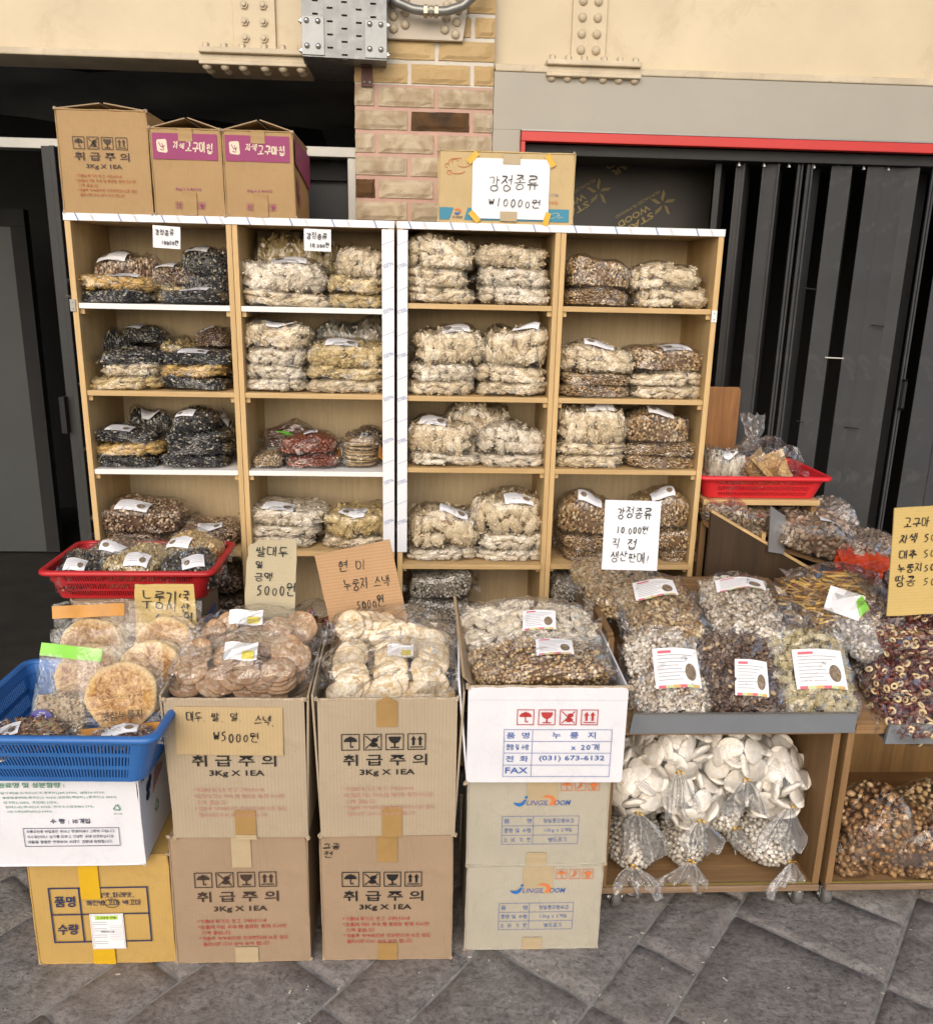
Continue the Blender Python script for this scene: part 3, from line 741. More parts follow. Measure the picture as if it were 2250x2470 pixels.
# ================================================================== CABINETS
PINE = M_wood('pine_upright', (.68, .48, .235), (.57, .375, .165), 'Z', .042, .8)
PINE_X = M_wood('pine_shelf', (.64, .45, .22), (.53, .345, .15), 'X', .045, .7)
PLY = M_wood('plywood_back', (.74, .60, .385), (.66, .50, .29), 'Z', .3, .3, rough=.6)
WHITE = M_plain('white_paint', (.78, .77, .74), .45, var=.03, bump=.1)
STRIP = M_plain('protective_film', (.76, .77, .80), .25, var=.05, scale=12, bump=.25, bscale=20)
CFRONT, CBACK = 2.50, 2.80
def cabinet(label, x0, x1, div, shelves, white, film_side, ztop, zbot=.0):
    c = thing('display_cabinet', label, 'cabinet', ((x0+x1)/2, CFRONT, 0)); m = (x0+x1)/2
    W = lambda x: x-m
    D = CBACK-CFRONT
    t = .016
    for k, (a, b) in enumerate(((x0, x0+t), (x1-t, x1))):
        MB().box(W(a), W(b), 0, D, 0, ztop-.018).build('side_panel', PINE, c, bevel=.001)
    MB().box(W(div)-.0155, W(div)-.0005, 0, D-.008, 0, ztop-.018).build('divider', PINE, c, bevel=.001)
    MB().box(W(div)+.0005, W(div)+.0155, .001, D-.008, 0, ztop-.018).build('divider', PINE, c, bevel=.001)
    MB().box(W(x0), W(x1), 0, D, ztop-.0178, ztop).build('top_panel', PINE_X, c, bevel=.001)
    MB().box(W(x0)+t, W(x1)-t, D-.007, D-.001, 0, ztop-.018).build('back_panel', PLY, c)
    # film-covered strip along the top edge
    fs = MB().box(W(x0)-.001, W(x1)+.001, -.0025, -.0005, ztop-.0185, ztop+.001).build('film_strip', STRIP, c)
    P = []; Q = []
    k = 0; x = W(x0)+.03
    while x < W(x1)-.02:
        z0, z1 = ztop-.0185, ztop+.001
        P.append([(x+.008, z0), (x+.0105, z0), (x+.0025, z1), (x, z1)])
        P.append([(x+.012, z0), (x+.0126, z0), (x+.0046, z1), (x+.004, z1)])
        x += .117
    flat(P, INK_BLUE, fs, -.0031, 'stripe_print')
    x = W(x0)+.078
    while x < W(x1)-.03:
        t_ = lettering('TAINLE', -.012, .012, -.003, .003, INK_GREY, fs, 0, 0)
        t_.location = (x, -.0031, ztop-.009); t_.rotation_euler = (0, radians(62), 0)
        x += .117
    if film_side:
        a = W(x1-.0345) if film_side > 0 else W(x0)
        b = W(x1) if film_side > 0 else W(x0+.0295)
        sd_ = MB().box(a, b, -.004, -.0005, .80, ztop-.022).build('film_strip', STRIP, c)
        P = []; z = ztop-.06; k = 0
        while z > .86:
            P.append(bar(a+.0005, z-.004, b-.0005, z+.009, .0009))
            t_ = lettering('NLESS' if film_side > 0 else 'STEEL', -.0145, .0145, -.005, .005, INK_BLUE, sd_, 0, 0, shear=0)
            t_.location = ((a+b)/2, -.0046, z-.058); t_.rotation_euler = (0, radians(158 if film_side > 0 else -22), 0)
            z -= .126
        flat(P, INK_BLUE, sd_, -.0046, 'line_print')
    bays = [(W(x0)+t, W(div)-.0156), (W(div)+.0156, W(x1)-t)]
    for i, z in enumerate(shelves):
        for j, (a, b) in enumerate(bays):
            zz = z+(.002 if (i == 3 and j == 1) else 0)
            m_ = WHITE if i in white else PINE_X
            MB().box(a+.0004, b-.0004, .004 if i != 3 else -.012, D-.008, zz-.015, zz).build('shelf', m_, c, bevel=.001)
            for s in (a+.0004, b-.0124):
                MB().box(s, s+.012, .012, D-.06, zz-.030, zz-.0152).build('shelf_batten', PINE_X, c)
    MB().box(bays[0][0], bays[1][1], .03, D-.008, .03, .045).build('base_shelf', PINE_X, c)
    return c
cabinet('pine display cabinet beside the dark doorway with two white painted shelves', -.997, -.090, -.542, [1.532, 1.285, 1.051, .80], (0, 2), 1, 1.772)
cabinet('pine display cabinet beside the black folding door', -.081, .854, .383, [1.550, 1.283, 1.066, .762], (), -1, 1.772)
for lab, x, z, col in (('small steel hinge plate on the outer edge of doorway-side cabinet', -.9945, 1.525, ALU), ('small white hinge plate on the outer edge of shutter-side cabinet', .8455, 1.53, WHITE)):
    h = thing('hinge_plate', lab, 'hinge', (x, CFRONT-.0012, z), group='cabinet hinge plates')
    MB().box(-.008, .008, -.002, 0, -.017, .017).build('plate', col, h, bevel=.001)
    for s in (-.009, .009): inst(DOME, 'screw', h, (0, -.002, s), FRONT, (.2,)*3, STEEL)

# ================================================================== CARTONS
K_BROWN = M_card('card_brown', (.345, .248, .162))
K_TAN = M_card('card_tan', (.415, .335, .235), ribs=.3)
K_TOP = M_card('card_top', (.42, .275, .135))
K_YEL = M_card('card_yellow', (.50, .325, .105))
K_WHITE = M_card('card_white', (.72, .72, .76), ribs=.02, stain=.06)
K_BEIGE = M_card('card_beige', (.425, .39, .315), ribs=.04)
K_INNER = M_card('card_inner', (.40, .29, .18), ribs=.2)
EDGE = M_plain('card_edge', (.42, .33, .23), .9, var=.3, scale=90, bump=.8, bscale=200)

def soft_panel(mb, o, u, v, nu, nv, amp, rnd):
    """quad sheet o + s*u + t*v, pushed in and out along its normal"""
    o, u, v = map(np.array, (o, u, v)); n = np.cross(u, v); n = n/np.linalg.norm(n)
    ph = [rnd.uniform(0, 6.28) for _ in range(4)]
    P = np.zeros((nu+1, nv+1, 3))
    for i in range(nu+1):
        for j in range(nv+1):
            s, t = i/nu, j/nv
            w_ = sin(pi*s)*sin(pi*t)
            P[i, j] = o+u*s+v*t+n*amp/1.65*(.8*w_+.5*sin(5*s+ph[0])*sin(4*t+ph[1])*w_+.35*sin(11*s+ph[2])*sin(9*t+ph[3])*w_)
    mb.grid(P)
def carton(name, label, loc, w, d, h, mat, rz=0, seed=0, amp=.0025, group=None, seam=True):
    rnd = random.Random(seed)
    c = thing(name, label, 'box', loc, (0, 0, rz), group)
    j = lambda: rnd.uniform(-.0035, .0035)
    A = [np.array(p) for p in ((-w/2+j(), 0, 0), (w/2+j(), 0, 0), (w/2+j(), d, 0), (-w/2+j(), d, 0), (-w/2+j(), 0, h), (w/2+j(), 0, h), (w/2+j(), d, h), (-w/2+j(), d, h))]
    mb = MB()
    soft_panel(mb, A[0], A[1]-A[0], A[4]-A[0], 18, 18, amp, rnd)
    soft_panel(mb, A[1], A[2]-A[1], A[5]-A[1], 8, 8, amp, rnd)
    soft_panel(mb, A[3], A[0]-A[3], A[7]-A[3], 8, 8, amp, rnd)
    soft_panel(mb, A[2], A[3]-A[2], A[6]-A[2], 4, 4, 0, rnd)
    soft_panel(mb, A[0], A[3]-A[0], A[1]-A[0], 2, 2, 0, rnd)
    soft_panel(mb, A[4], A[5]-A[4], A[7]-A[4], 8, 8, -amp*.5, rnd)
    mb.build('body', mat, c, smooth=True)
    if seam:      # worn rims
        r = .0022
        e = MB()
        for a, b in ((4, 5), (0, 1), (1, 5), (0, 4), (5, 6)):
            n_ = 9; pts = [A[a]+(A[b]-A[a])*k/n_+np.array([rnd.uniform(-.0006, .0006) for _ in range(3)]) for k in range(n_+1)]
            e.tube(pts, [r*rnd.uniform(.75, 1.25) for _ in pts], 6)
        e.build('edge_rim', mat, c, smooth=True)
        cr = MB()
        for a in (0, 1, 4, 5):
            for _ in range(2):
                cr.obox(A[a]+np.array([rnd.uniform(-.002, .002), rnd.uniform(-.002, .002), rnd.uniform(-.001, .003)]), (.007, .005, .005), rotm(rnd.uniform(0, 3), rnd.uniform(0, 3), rnd.uniform(0, 3)))
        cr.build('frayed_corner', EDGE, c)['kind'] = 'stuff'
    return c
def tape(parent, x0, x1, z0, z1, mat=TAPE, y=-.0036, over=0):
    n = 6; P = np.zeros((n+1, 3, 3))
    for i in range(n+1):
        for k in range(3): P[i, k] = (x0+(x1-x0)*k/2, y-.0006*sin(i*2.1+k), z0+(z1-z0)*i/n)
    mb = MB().grid(P)
    if over: mb.raw([(x0, y, z1), (x1, y, z1), (x1, over, z1+.002), (x0, over, z1+.002)], [(0, 1, 2, 3)])
    return mb.build('tape', mat, parent, smooth=True)
LINES = ['*기름에 튀기지 않고 구워낸스낵', '*요플레.커피.우유.쨈.음료와 함께 드시면', '더욱 좋습니다', '*개봉후 눅눅해지면 전자렌지에 10초 정도', '돌리시면 다시 바삭 바삭 합니다']
def snack_print(c, w, h, v, ink, red, y=-.0042):
    """v: heights (fractions) of marks, title, weight, red lines"""
    X = lambda u: -w/2+w*u
    pictograms(['umbrella', 'nohook', 'glass', 'arrows'], X(.165), X(.775), h*v[0], ink, c, y)
    lettering('취 급 주 의', X(.175), X(.785), h*v[1], h*(v[1]+.082), ink, c, y, .012)
    lettering('3Kg X 1EA', X(.295), X(.695), h*v[2], h*(v[2]+.052), ink, c, y, .018)
    z = v[3]; st = .046
    for k, (a, b) in enumerate(((.165, .68), (.165, .83), (.195, .41), (.17, .845), (.195, .70))):
        lettering(LINES[k], X(a), X(b), h*(z-st*k), h*(z-st*k+.032), red, c, y, .006)

b1 = carton('snack_carton', 'brown snack carton on the floor under box with taped cardboard sign', (-.427, 1.72, 0), .314, .31, .352, K_BROWN, radians(.4), 1, .003)
snack_print(b1, .314, .352, (.612, .497, .41, .325), INK_BROWN, INK_RED)
tape(b1, -.015, .03, .27, .352, TAPE_C, over=.1); tape(b1, -.02, .035, .0, .045, TAPE_C)
b2 = carton('snack_carton', 'brown snack carton on the floor with black pen scribble at corner', (-.083, 1.72, 0), .312, .31, .352, K_BROWN, radians(-.6), 2, .003)
snack_print(b2, .312, .352, (.60, .485, .405, .325), INK, INK_RED)
tape(b2, -.02, .027, .28, .352, TAPE, over=.1); tape(b2, -.02, .027, .0, .05, TAPE)
handwriting('그공', -.146, -.108, .317, .014, INK, b2, .0022, 4, -.0048); handwriting('전', -.146, -.124, .292, .016, INK, b2, .0022, 5, -.0048)

def open_carton(name, label, loc, w, d, h, mat, rz=0, seed=0, flap=.06, back_up=.05, side_up=(0, 0)):
    rnd = random.Random(seed)
    c = thing(name, label, 'box', loc, (0, 0, rz)); t = .005
    mb = MB(); soft_panel(mb, (-w/2, 0, 0), (w, 0, 0), (0, 0, h), 14, 14, .003, rnd)
    soft_panel(mb, (w/2, t, 0), (-w, 0, 0), (0, 0, h), 4, 4, 0, rnd)
    mb.raw([(-w/2, 0, h), (w/2, 0, h), (w/2, t, h), (-w/2, t, h)], [(0, 1, 2, 3)])
    mb.build('front_panel', [mat], c, smooth=True)
    e = MB().tube([(-w/2+w*k/20, .0025+rnd.uniform(-.0008, .0008), h+rnd.uniform(-.001, .001)) for k in range(21)], .0032, 6)
    e.build('cut_edge', EDGE, c, smooth=True)
    MB().box(-w/2, w/2, d-t, d, 0, h+back_up).build('back_panel', K_INNER, c, bevel=.001)
    for s, up in ((-1, side_up[0]), (1, side_up[1])):
        x = s*w/2
        a, b = (x, x+t) if s < 0 else (x-t, x)
        MB().hexa([(a, t, 0), (b, t, 0), (b, d-t, 0), (a, d-t, 0), (a+s*up*.35, t, h+up*.25), (b+s*up*.35, t, h+up*.25), (b+s*up*.25, d-t, h+up), (a+s*up*.25, d-t, h+up)]).build('side_panel', mat, c, bevel=.001)
    MB().box(-w/2+t, w/2-t, t, d-t, 0, .006).build('base', K_INNER, c)
    cr = MB()
    for x in (-w/2, w/2):
        for zz in (0, h):
            for _ in range(3): cr.obox((x+rnd.uniform(-.003, .003), rnd.uniform(-.002, .003), zz+rnd.uniform(-.003, .003)), (.008, .006, .005), rotm(rnd.uniform(0, 3), rnd.uniform(0, 3), rnd.uniform(0, 3)))
    cr.build('frayed_corner', EDGE, c)['kind'] = 'stuff'
    return c
o1 = open_carton('open_snack_carton', 'tan open carton of brown crackers with a cardboard price sign taped on', (-.416, 1.712, .3545), .308, .32, .352, K_TAN, radians(-.5), 3, side_up=(.03, .03))
snack_print(o1, .308, .352, (.645, .533, .454, .345), INK, INK_PINK)
tape(o1, -.012, .036, 0, .075, TAPE); tape(o1, -.012, .036, -.002, .01, TAPE_C, -.0045)
o2 = open_carton('open_snack_carton', 'tan open carton of white crackers with four black handling marks', (-.077, 1.712, .3545), .312, .32, .352, K_TAN, radians(.7), 4, side_up=(.04, .05))
snack_print(o2, .312, .352, (.645, .533, .454, .345), INK, INK_PINK)
tape(o2, -.014, .032, 0, .08, TAPE); tape(o2, -.025, .022, .285, .347, TAPE)
flat([[(-.025, .347), (.022, .347), (-.0015, .362)]], TAPE, o2, -.0036, 'tape')

# yellow carton, white carton
y1 = carton('yellow_carton', 'mustard yellow carton on the floor with navy ruled table print', (-.7555, 1.725, 0), .320, .32, .300, K_YEL, radians(.3), 5, .003)
X0, X1, Z0, Z1 = -.118, .112, .062, .217
flat(frame_polys(X0, X1, Z0, Z1, .0035)+[rect(X0+.069, X0+.0725, Z0, Z1), rect(X0, X1, .140, .1435)], INK_NAVY, y1, -.0043, 'table_print')
lettering('품명', X0+.012, X0+.060, .163, .193, INK_NAVY, y1, -.0043, .02); lettering('수량', X0+.012, X0+.060, .085, .115, INK_NAVY, y1, -.0043, .02)
lettering('생강맛,파래맛,', -.022, .078, .186, .202, INK_NAVY, y1, -.0043, .01); lettering('깨전병,꼬마 백꼬마', -.034, .094, .164, .181, INK_NAVY, y1, -.0043, .01)
flat([bar(*p, .0014) for p in [(.026+.017*cos(a), .172+.012*sin(a), .026+.017*cos(a+.4), .172+.012*sin(a+.4)) for a in np.arange(0, 6.3, .4)]], INK, y1, -.0048, 'pen_circle')
tape(y1, -.043, .002, .185, .300, TAPE_Y, -.005); tape(y1, -.030, .022, -.001, .045, TAPE_Y, -.005)
st = MB().box(-.028, .050, -.0062, -.0056, .044, .144).build('sticker', PAPER, y1, bevel=.001)
flat(frame_polys(-.026, .048, .046, .142, .0008)+[rect(-.024, .010-.03*(k % 3 == 2), .120-.006*k, .1215-.006*k) for k in range(12)]+[rect(.016, .046, .110-.005*k, .1108-.005*k) for k in range(9)], INK_GREY, st, -.0068, 'sticker_print')
flat([rect(-.016, .037, .128, .139)], M_plain('ink_lime', (.42, .62, .08), .6, var=0, bump=0), st, -.0068, 'sticker_print'); lettering('고구마맛 전병', -.012, .033, .130, .137, INK, st, -.0072, .01)
lettering('2025.01.16', -.005, .026, .092, .097, INK, st, -.0072, .01)

w1 = carton('white_carton', 'white carton with green ingredient print carrying the blue basket', (-.832, 1.69, .3025), .396, .33, .243, K_WHITE, 0, 6, .002)
lettering('원료명 및 성분함량 :', -.104, .040, .203, .216, INK_GREEN, w1, -.0034, .012)
for k, (t_, b) in enumerate((('밀가루[밀:외국산(미국,호주산)]49.299%, 설탕36.973%,', .128), ('볶음땅콩분태(중국산)2.465%,검정깨(흑임자).(중국산)2.465%,', .153), ('마가린2.218%, 포도당1.232%,', .022), ('정제소금(국내산)0.493%, 탄산수소암모늄0.37%,', .100), ('계피가루(베트남산)0.049%,', .008))):
    lettering(t_, -.100+.002*k, b, .186-.0118*k, .193-.0118*k, INK_GREEN, w1, -.0034, .004)
lettering('수 량 : 10개입', .0, .088, .111, .124, INK_NAVY, w1, -.0034, .016)
flat(frame_polys(-.062, .150, .052, .100, .0013), INK_NAVY, w1, -.0034, 'table_print')
for k, t_ in enumerate(('유통과정중 변질품은 본사나 판매처에서 교환해 드립니다.', '직사광선이나 습기를 피하고 건냉한 곳에 보관하십시요.', '재활용 물품은 분류하여 쓰레기 감량에 동참합시다.')):
    lettering(t_, -.055, .142-.004*k, .087-.0135*k, .095-.0135*k, INK_NAVY, w1, -.0034, .008)
def recycle(cx, cz, s):
    P = []
    for k in range(3):
        a = pi/2+k*2*pi/3; p, q = np.array([cos(a), sin(a)])*s, np.array([cos(a+2*pi/3), sin(a+2*pi/3)])*s
        u, v = p+(q-p)*.12, p+(q-p)*.72
        P.append(bar(cx+u[0], cz+u[1], cx+v[0], cz+v[1], s*.2))
        h = p+(q-p)*.95; dd = (q-p)/np.linalg.norm(q-p); nn = np.array([-dd[1], dd[0]])*s*.25
        P.append([(cx+v[0]+nn[0], cz+v[1]+nn[1]), (cx+v[0]-nn[0], cz+v[1]-nn[1]), (cx+h[0], cz+h[1])])
    return P
flat(recycle(.150, .150, .010), INK_GREEN, w1, -.0034, 'recycling_mark'); lettering('종이재질', .141, .160, .133, .137, INK_GREEN, w1, -.0034, .0)
# print on its side (turned to face +X)
def side_print(fn, parent, w):
    e = fn(); e.rotation_euler = (0, 0, pi/2); e.location = (w/2+.0022, 0, 0); return e
side_print(lambda: lettering('FOOD :', .02, .075, .195, .212, INK_NAVY, w1, -.001, .015), w1, .396)
side_print(lambda: flat([ell(.06, .165, .016, .013), ell(.052, .145, .013, .011), ell(.075, .176, .010, .010)], INK_NAVY, w1, -.001, 'fruit_print'), w1, .396)
side_print(lambda: flat([bar(.085+.012*k, .13+.004*k, .115+.010*k, .185-.004*k, .004) for k in range(6)], INK_RED, w1, -.001, 'fruit_print'), w1, .396)
side_print(lambda: flat(recycle(.105, .085, .018), INK_GREEN, w1, -.001, 'recycling_mark'), w1, .396)

# beige cartons on the right, white open carton on top
def jungil(label, z, seed):
    c = carton('beige_carton', label, (.279, 1.745, z), .333, .30, .2425, K_BEIGE, radians(-.2), seed, .002)
    pictograms(['umbrella', 'person', 'hands'], .050, .142, .205, INK_ORANGE, c, -.0034)
    lettering('UNGIL', -.030, .022, .166, .180, INK_BLUE, c, -.0034, .01, shear=.3); lettering('OOM', .036, .076, .166, .180, INK_BLUE, c, -.0034, .01, shear=.3)
    flat([[(-.062, .174), (-.055, .166), (-.046, .163), (-.036, .168), (-.030, .182), (-.035, .182), (-.042, .174), (-.050, .172)], ell(-.031, .188, .004, .0035, 10)], M_plain('ink_logo_blue', (.02, .14, .42), .6, var=0, bump=0), c, -.0034, 'logo_print')
    flat([[(.005, .188), (.018, .194), (.032, .191), (.040, .180), (.038, .168), (.027, .166), (.024, .170), (.030, .176), (.027, .185), (.016, .188)]], INK_ORANGE, c, -.0034, 'logo_print')
    a, b, z0, z1 = -.087, .098, .059, .137
    flat(frame_polys(a, b, z0, z1, .0009)+[rect(a+.075, a+.0759, z0, z1), rect(a, b, .084, .0849), rect(a, b, .110, .1109)], INK_BLUE, c, -.0034, 'table_print')
    for k, (p, q, q0, q1) in enumerate((('품         명', '정일품모둠유과', .012, .086), ('중량 및 수량', '1.5kg x 2개입', .016, .082), ('소  비  기  한', '별도표기', .026, .070))):
        zz = .1175-.026*k
        lettering(p, a+.005, a+.071, zz, zz+.0125, INK_BLUE, c, -.0034, .0); lettering(q, q0, q1, zz, zz+.0125, INK_BLUE, c, -.0034, .0)
    tape(c, -.025, .024, 0, .036, TAPE_C, -.003); tape(c, -.030, .044, .165, .2425, TAPE_C, -.0026)
    return c
jungil('beige carton with blue and orange logo standing on the paving', 0, 7)
jungil('beige carton with blue and orange logo under the white open carton', .2455, 8)
wc = open_carton('white_open_carton', 'white open carton with red handling marks and blue telephone table', (.284, 1.715, .491), .362, .33, .243, K_WHITE, radians(-.8), 9, side_up=(.07, .0), back_up=.02)
pictograms(['umbrella', 'glass', 'nohook', 'arrows'], -.070, .115, .150, INK_RED, wc, -.0044, .24)
a, b, z0, z1 = -.098, .150, .017, .139
flat(frame_polys(a, b, z0, z1, .0011)+[rect(a+.065, a+.0661, z0, z1)]+[rect(a, b, z, z+.0011) for z in (.047, .078, .108)], INK_BLUE, wc, -.0044, 'table_print')
for p, q, zz, q0, q1 in (('품  명', '누   룽   지', .116, .012, .112), ('중량 및 수량', 'x 20개', .086, .057, .122), ('전  화', '(031) 673-6132', .056, -.015, .136), ('FAX', '', .026, 0, 0)):
    lettering(p, a+.006, a+.058, zz, zz+.0155, INK_BLUE, wc, -.0044, .012)
    if q: lettering(q, q0, q1, zz, zz+.0165, INK_BLUE, wc, -.0044, .012)
flat([rect(-.179, .179, .212, .2125)], INK_GREY, wc, -.0042, 'crease')
tp_ = MB().hexa([(-.176, .02, .24), (-.171, .02, .24), (-.171, .32, .24), (-.176, .32, .24), (-.195, .01, .262), (-.189, .01, .262), (-.205, .33, .335), (-.211, .33, .335)]).build('torn_flap', K_INNER, wc)

# cartons on top of the cabinets
def flapped_carton(name, label, loc, w, d, h, seed, rise=.035, rz=0):
    c = carton(name, label, loc, w, d, h, K_TOP, rz, seed, .002)
    P = [(-w/2, 0, h), (w/2, 0, h), (w/2, d, h), (-w/2, d, h)]
    MB().hexa([(-w/2, 0, h), (-.02*w, .01, h+rise*.8), (-.02*w, d, h+rise), (-w/2, d, h), (-w/2, 0, h+.003), (-.02*w, .01, h+rise*.8+.003), (-.02*w, d, h+rise+.003), (-w/2, d, h+.003)]).build('flap', K_INNER, c)
    MB().hexa([(.02*w, .012, h+rise*.85), (w/2, 0, h), (w/2, d, h), (.02*w, d, h+rise), (.02*w, .012, h+rise*.85+.003), (w/2, 0, h+.003), (w/2, d, h+.003), (.02*w, d, h+rise+.003)]).build('flap', K_INNER, c)
    return c
t1 = flapped_carton('tall_snack_carton', 'tall brown snack carton on the cabinet next to purple banded boxes', (-.8735, 2.50, 1.7735), .238, .30, .262, 11, .022)
snack_print(t1, .238, .262, (.625, .515, .43, .35), INK_BROWN, M_plain('ink_rust', (.42, .10, .03), .6, var=0, bump=0), -.0034)
PURP = M_plain('ink_purple', (.27, .030, .125), .6, var=.05, bump=0)
for lab, x, sd_ in (('purple banded sweet potato chip box beside the tall brown carton', -.652, 12), ('purple banded sweet potato chip box nearest the brick pillar', -.458, 13)):
    w_, h_ = .186, .222
    c = flapped_carton('chip_carton', lab, (x, 2.50, 1.7735), w_, .30, h_, sd_, .034)
    c['group'] = 'sweet potato chip boxes'
    flat([rect(-w_/2+.003, w_/2-.010, .144, .210)], PURP, c, -.0028, 'band_print')
    flat([[(-.078, .166), (-.074, .162), (-.054, .160), (-.050, .164), (-.052, .192), (-.056, .195), (-.076, .193), (-.079, .189)]], INK_CREAM, c, -.0034, 'logo_print')
    flat([bar(-.073, .186, -.066, .174, .002), bar(-.066, .174, -.057, .178, .002), bar(-.064, .184, -.060, .168, .002), bar(-.070, .169, -.062, .166, .002)], PURP, c, -.0040, 'logo_print')
    handwriting('자색', -.034, -.004, .172, .016, INK_CREAM, c, .0026, sd_, -.0036); handwriting('고구마칩', -.002, .072, .163, .023, INK_CREAM, c, .0034, sd_+3, -.0036)
    lettering('2kg x 2 BAGS', -.036, .034, .064, .072, PURP, c, -.0030, .008)
    pictograms(['arrows', 'glass', 'umbrella', 'hands'], -.038, .042, .018, PURP, c, -.0030)
    tape(c, -.020, .018, .190, .222, TAPE, -.0042, over=.05); tape(c, -.018, .020, .0, .060, TAPE, -.0042)
    e = flat([[(.0, .144), (.3, .10), (.3, .20), (.0, .210)]], PURP, c, -.0028, 'band_print'); e.rotation_euler = (0, 0, pi/2); e.location = (w_/2+.0028, 0, 0)
    e = flat([ell(.05, .08, .012, .035, 14), ell(.07, .05, .010, .02, 14)], PURP, c, -.0028, 'logo_print'); e.rotation_euler = (0, 0, pi/2); e.location = (w_/2+.0028, 0, 0)

gc = carton('gift_carton', 'tan carton with blue bottom band and taped white price paper', (.224, 2.503, 1.7735), .376, .24, .188, M_card('card_gift', (.56, .42, .22), ribs=.03), 0, 14, .0015)
TEAL = M_plain('ink_teal', (.035, .22, .33), .6, var=.04, bump=0)
flat([[(-.187, .008), (-.160, .008), (-.148, .040), (-.187, .040)], [(-.118, .008), (.178, .008), (.178, .042), (-.108, .040)]], TEAL, gc, -.0022, 'band_print')
lettering('(주)쌍일품', -.152, -.122, .010, .018, INK_NAVY, gc, -.0026, .006)
flat([[(-.146, .024), (-.140, .020), (-.132, .022), (-.130, .028), (-.137, .027), (-.143, .028)]], INK_BLUE, gc, -.0026, 'logo_print')
flat([[(-.146, .034), (-.138, .039), (-.128, .036), (-.126, .027), (-.130, .027), (-.134, .033)]], INK_ORANGE, gc, -.0026, 'logo_print')
sw = MB()
for k, (cx, cz, r0, r1, a0, a1) in enumerate(((-.150, .155, .016, .016, .4, 3.4), (-.168, .150, .006, .006, 0, 5), (-.135, .160, .022, .012, 1.2, 3.6), (-.140, .140, .026, .014, 3.6, 6.0), (-.160, .132, .008, .007, .5, 5.2), (-.122, .153, .018, .008, 3.4, 6.2))):
    pts = [(cx+r0*cos(a)*.9, -.0024, cz+r1*sin(a)*.8) for a in np.linspace(a0, a1, 14)]; sw.tube(pts, .0007, 5)
sw.build('cloud_print', INK_ORANGE, gc)
sw = MB()
for k, (cx, cz, r0, a0, a1) in enumerate(((.140, .026, .010, 0, 3), (.150, .022, .006, 1, 6), (.128, .024, .012, 3, 6), (.160, .028, .012, 2.5, 5))):
    sw.tube([(cx+r0*cos(a), -.0026, cz+r0*.6*sin(a)) for a in np.linspace(a0, a1, 10)], .0005, 5)
sw.build('cloud_print', INK_CREAM, gc)
lettering('x 2개입', .118, .146, .076, .083, INK_BLUE, gc, -.0022, 0); lettering('사람들', .118, .146, .055, .063, INK_ORANGE, gc, -.0022, 0)
pp = thing('price_paper', 'white price paper taped to the tan carton with blue band', 'price sign', (.235, 2.4995, 1.782))
P = np.zeros((9, 9, 3))
for i in range(9):
    for k in range(9): P[i, k] = (-.108+.0275*i*.98, -.0014-.0012*sin(i*1.1)*sin(k*.9), .004+.0198*k)
MB().grid(P).build('sheet', PAPER, pp, smooth=True)
handwriting('강정종류', -.062, .076, .080, .036, INK, pp, .0022, 21, -.0045); handwriting('₩10000원', -.062, .084, .036, .026, INK, pp, .0020, 22, -.0045)
for cx, cz, ang in ((-.108, .163, .8), (.108, .160, -1.0), (-.100, .008, -.8), (.104, .006, 1.3)):
    q = MB().raw([(-.018, -.003, -.008), (.018, -.0034, -.008), (.018, -.003, .008), (-.018, -.0034, .008)], [(0, 1, 2, 3)]).build('tape', TAPE_Y, pp, loc=(cx, 0, cz), rot=(0, -ang, 0))
for cx, cz in ((.0, .160), (-.004, .010)): flat([rect(cx-.024, cx+.024, cz-.012, cz+.014)], TAPE_C, pp, -.003, 'tape')

# ================================================================== PRICE SIGNS
def paper_sign(label, loc, w, h, rot, lines, pen, seed, mat=PAPER, thick=.0006, cat='price sign', name='price_sign', skew=0, outline=None, amp=.0015):
    s = thing(name, label, cat, loc, rot)
    if outline is None:
        P = np.zeros((9, 9, 3)); Q = np.zeros((9, 9, 3))
        for i in range(9):
            for k in range(9):
                x = -w/2+w*i/8; z = h*k/8; yy = amp*sin(i*.7+seed)*cos(k*.6+seed)
                P[i, k] = (x, yy, z+skew*x); Q[i, k] = (x, yy+thick, z+skew*x)
        MB().grid(P).grid(Q[::-1]).build('sheet', mat, s, smooth=True)
    else:
        MB().prism(outline, 0, thick).build('board', mat, s, bevel=.0008)
    for k, (t_, x0, x1, z, hh) in enumerate(lines): handwriting(t_, x0, x1, z, hh, INK, s, pen, seed*10+k, -.0005-amp-.0012)
    return s
paper_sign('small white price card on the edge above black sesame bags', (-.7205, 2.492, 1.685), .075, .059, (0, radians(2.5), 0), [('강정종류', -.030, .020, .034, .015), ('10000원', -.014, .032, .010, .013)], .0018, 31)
paper_sign('small white price card above the cream snack bags', (-.304, 2.492, 1.687), .075, .059, (0, radians(1), 0), [('강정종류', -.030, .026, .032, .016), ('10.000원', -.022, .032, .010, .013)], .0018, 32)
CS_Y = M_card('card_sign_yellow', (.58, .42, .16), 'X', ribs=.25, stain=.1)
CS_B = M_card('card_sign_beige', (.50, .43, .29), 'X', ribs=.06, stain=.1)
CS_O = M_card('card_sign_brown', (.50, .31, .165), 'X', ribs=.5, stain=.1)
rr = random.Random(8)
def torn(pts, n=6, a=.0015):
    out = []
    for p, q in zip(pts, pts[1:]+pts[:1]):
        for k in range(n): out.append((p[0]+(q[0]-p[0])*k/n+rr.uniform(-a, a), p[1]+(q[1]-p[1])*k/n+rr.uniform(-a, a)))
    return out
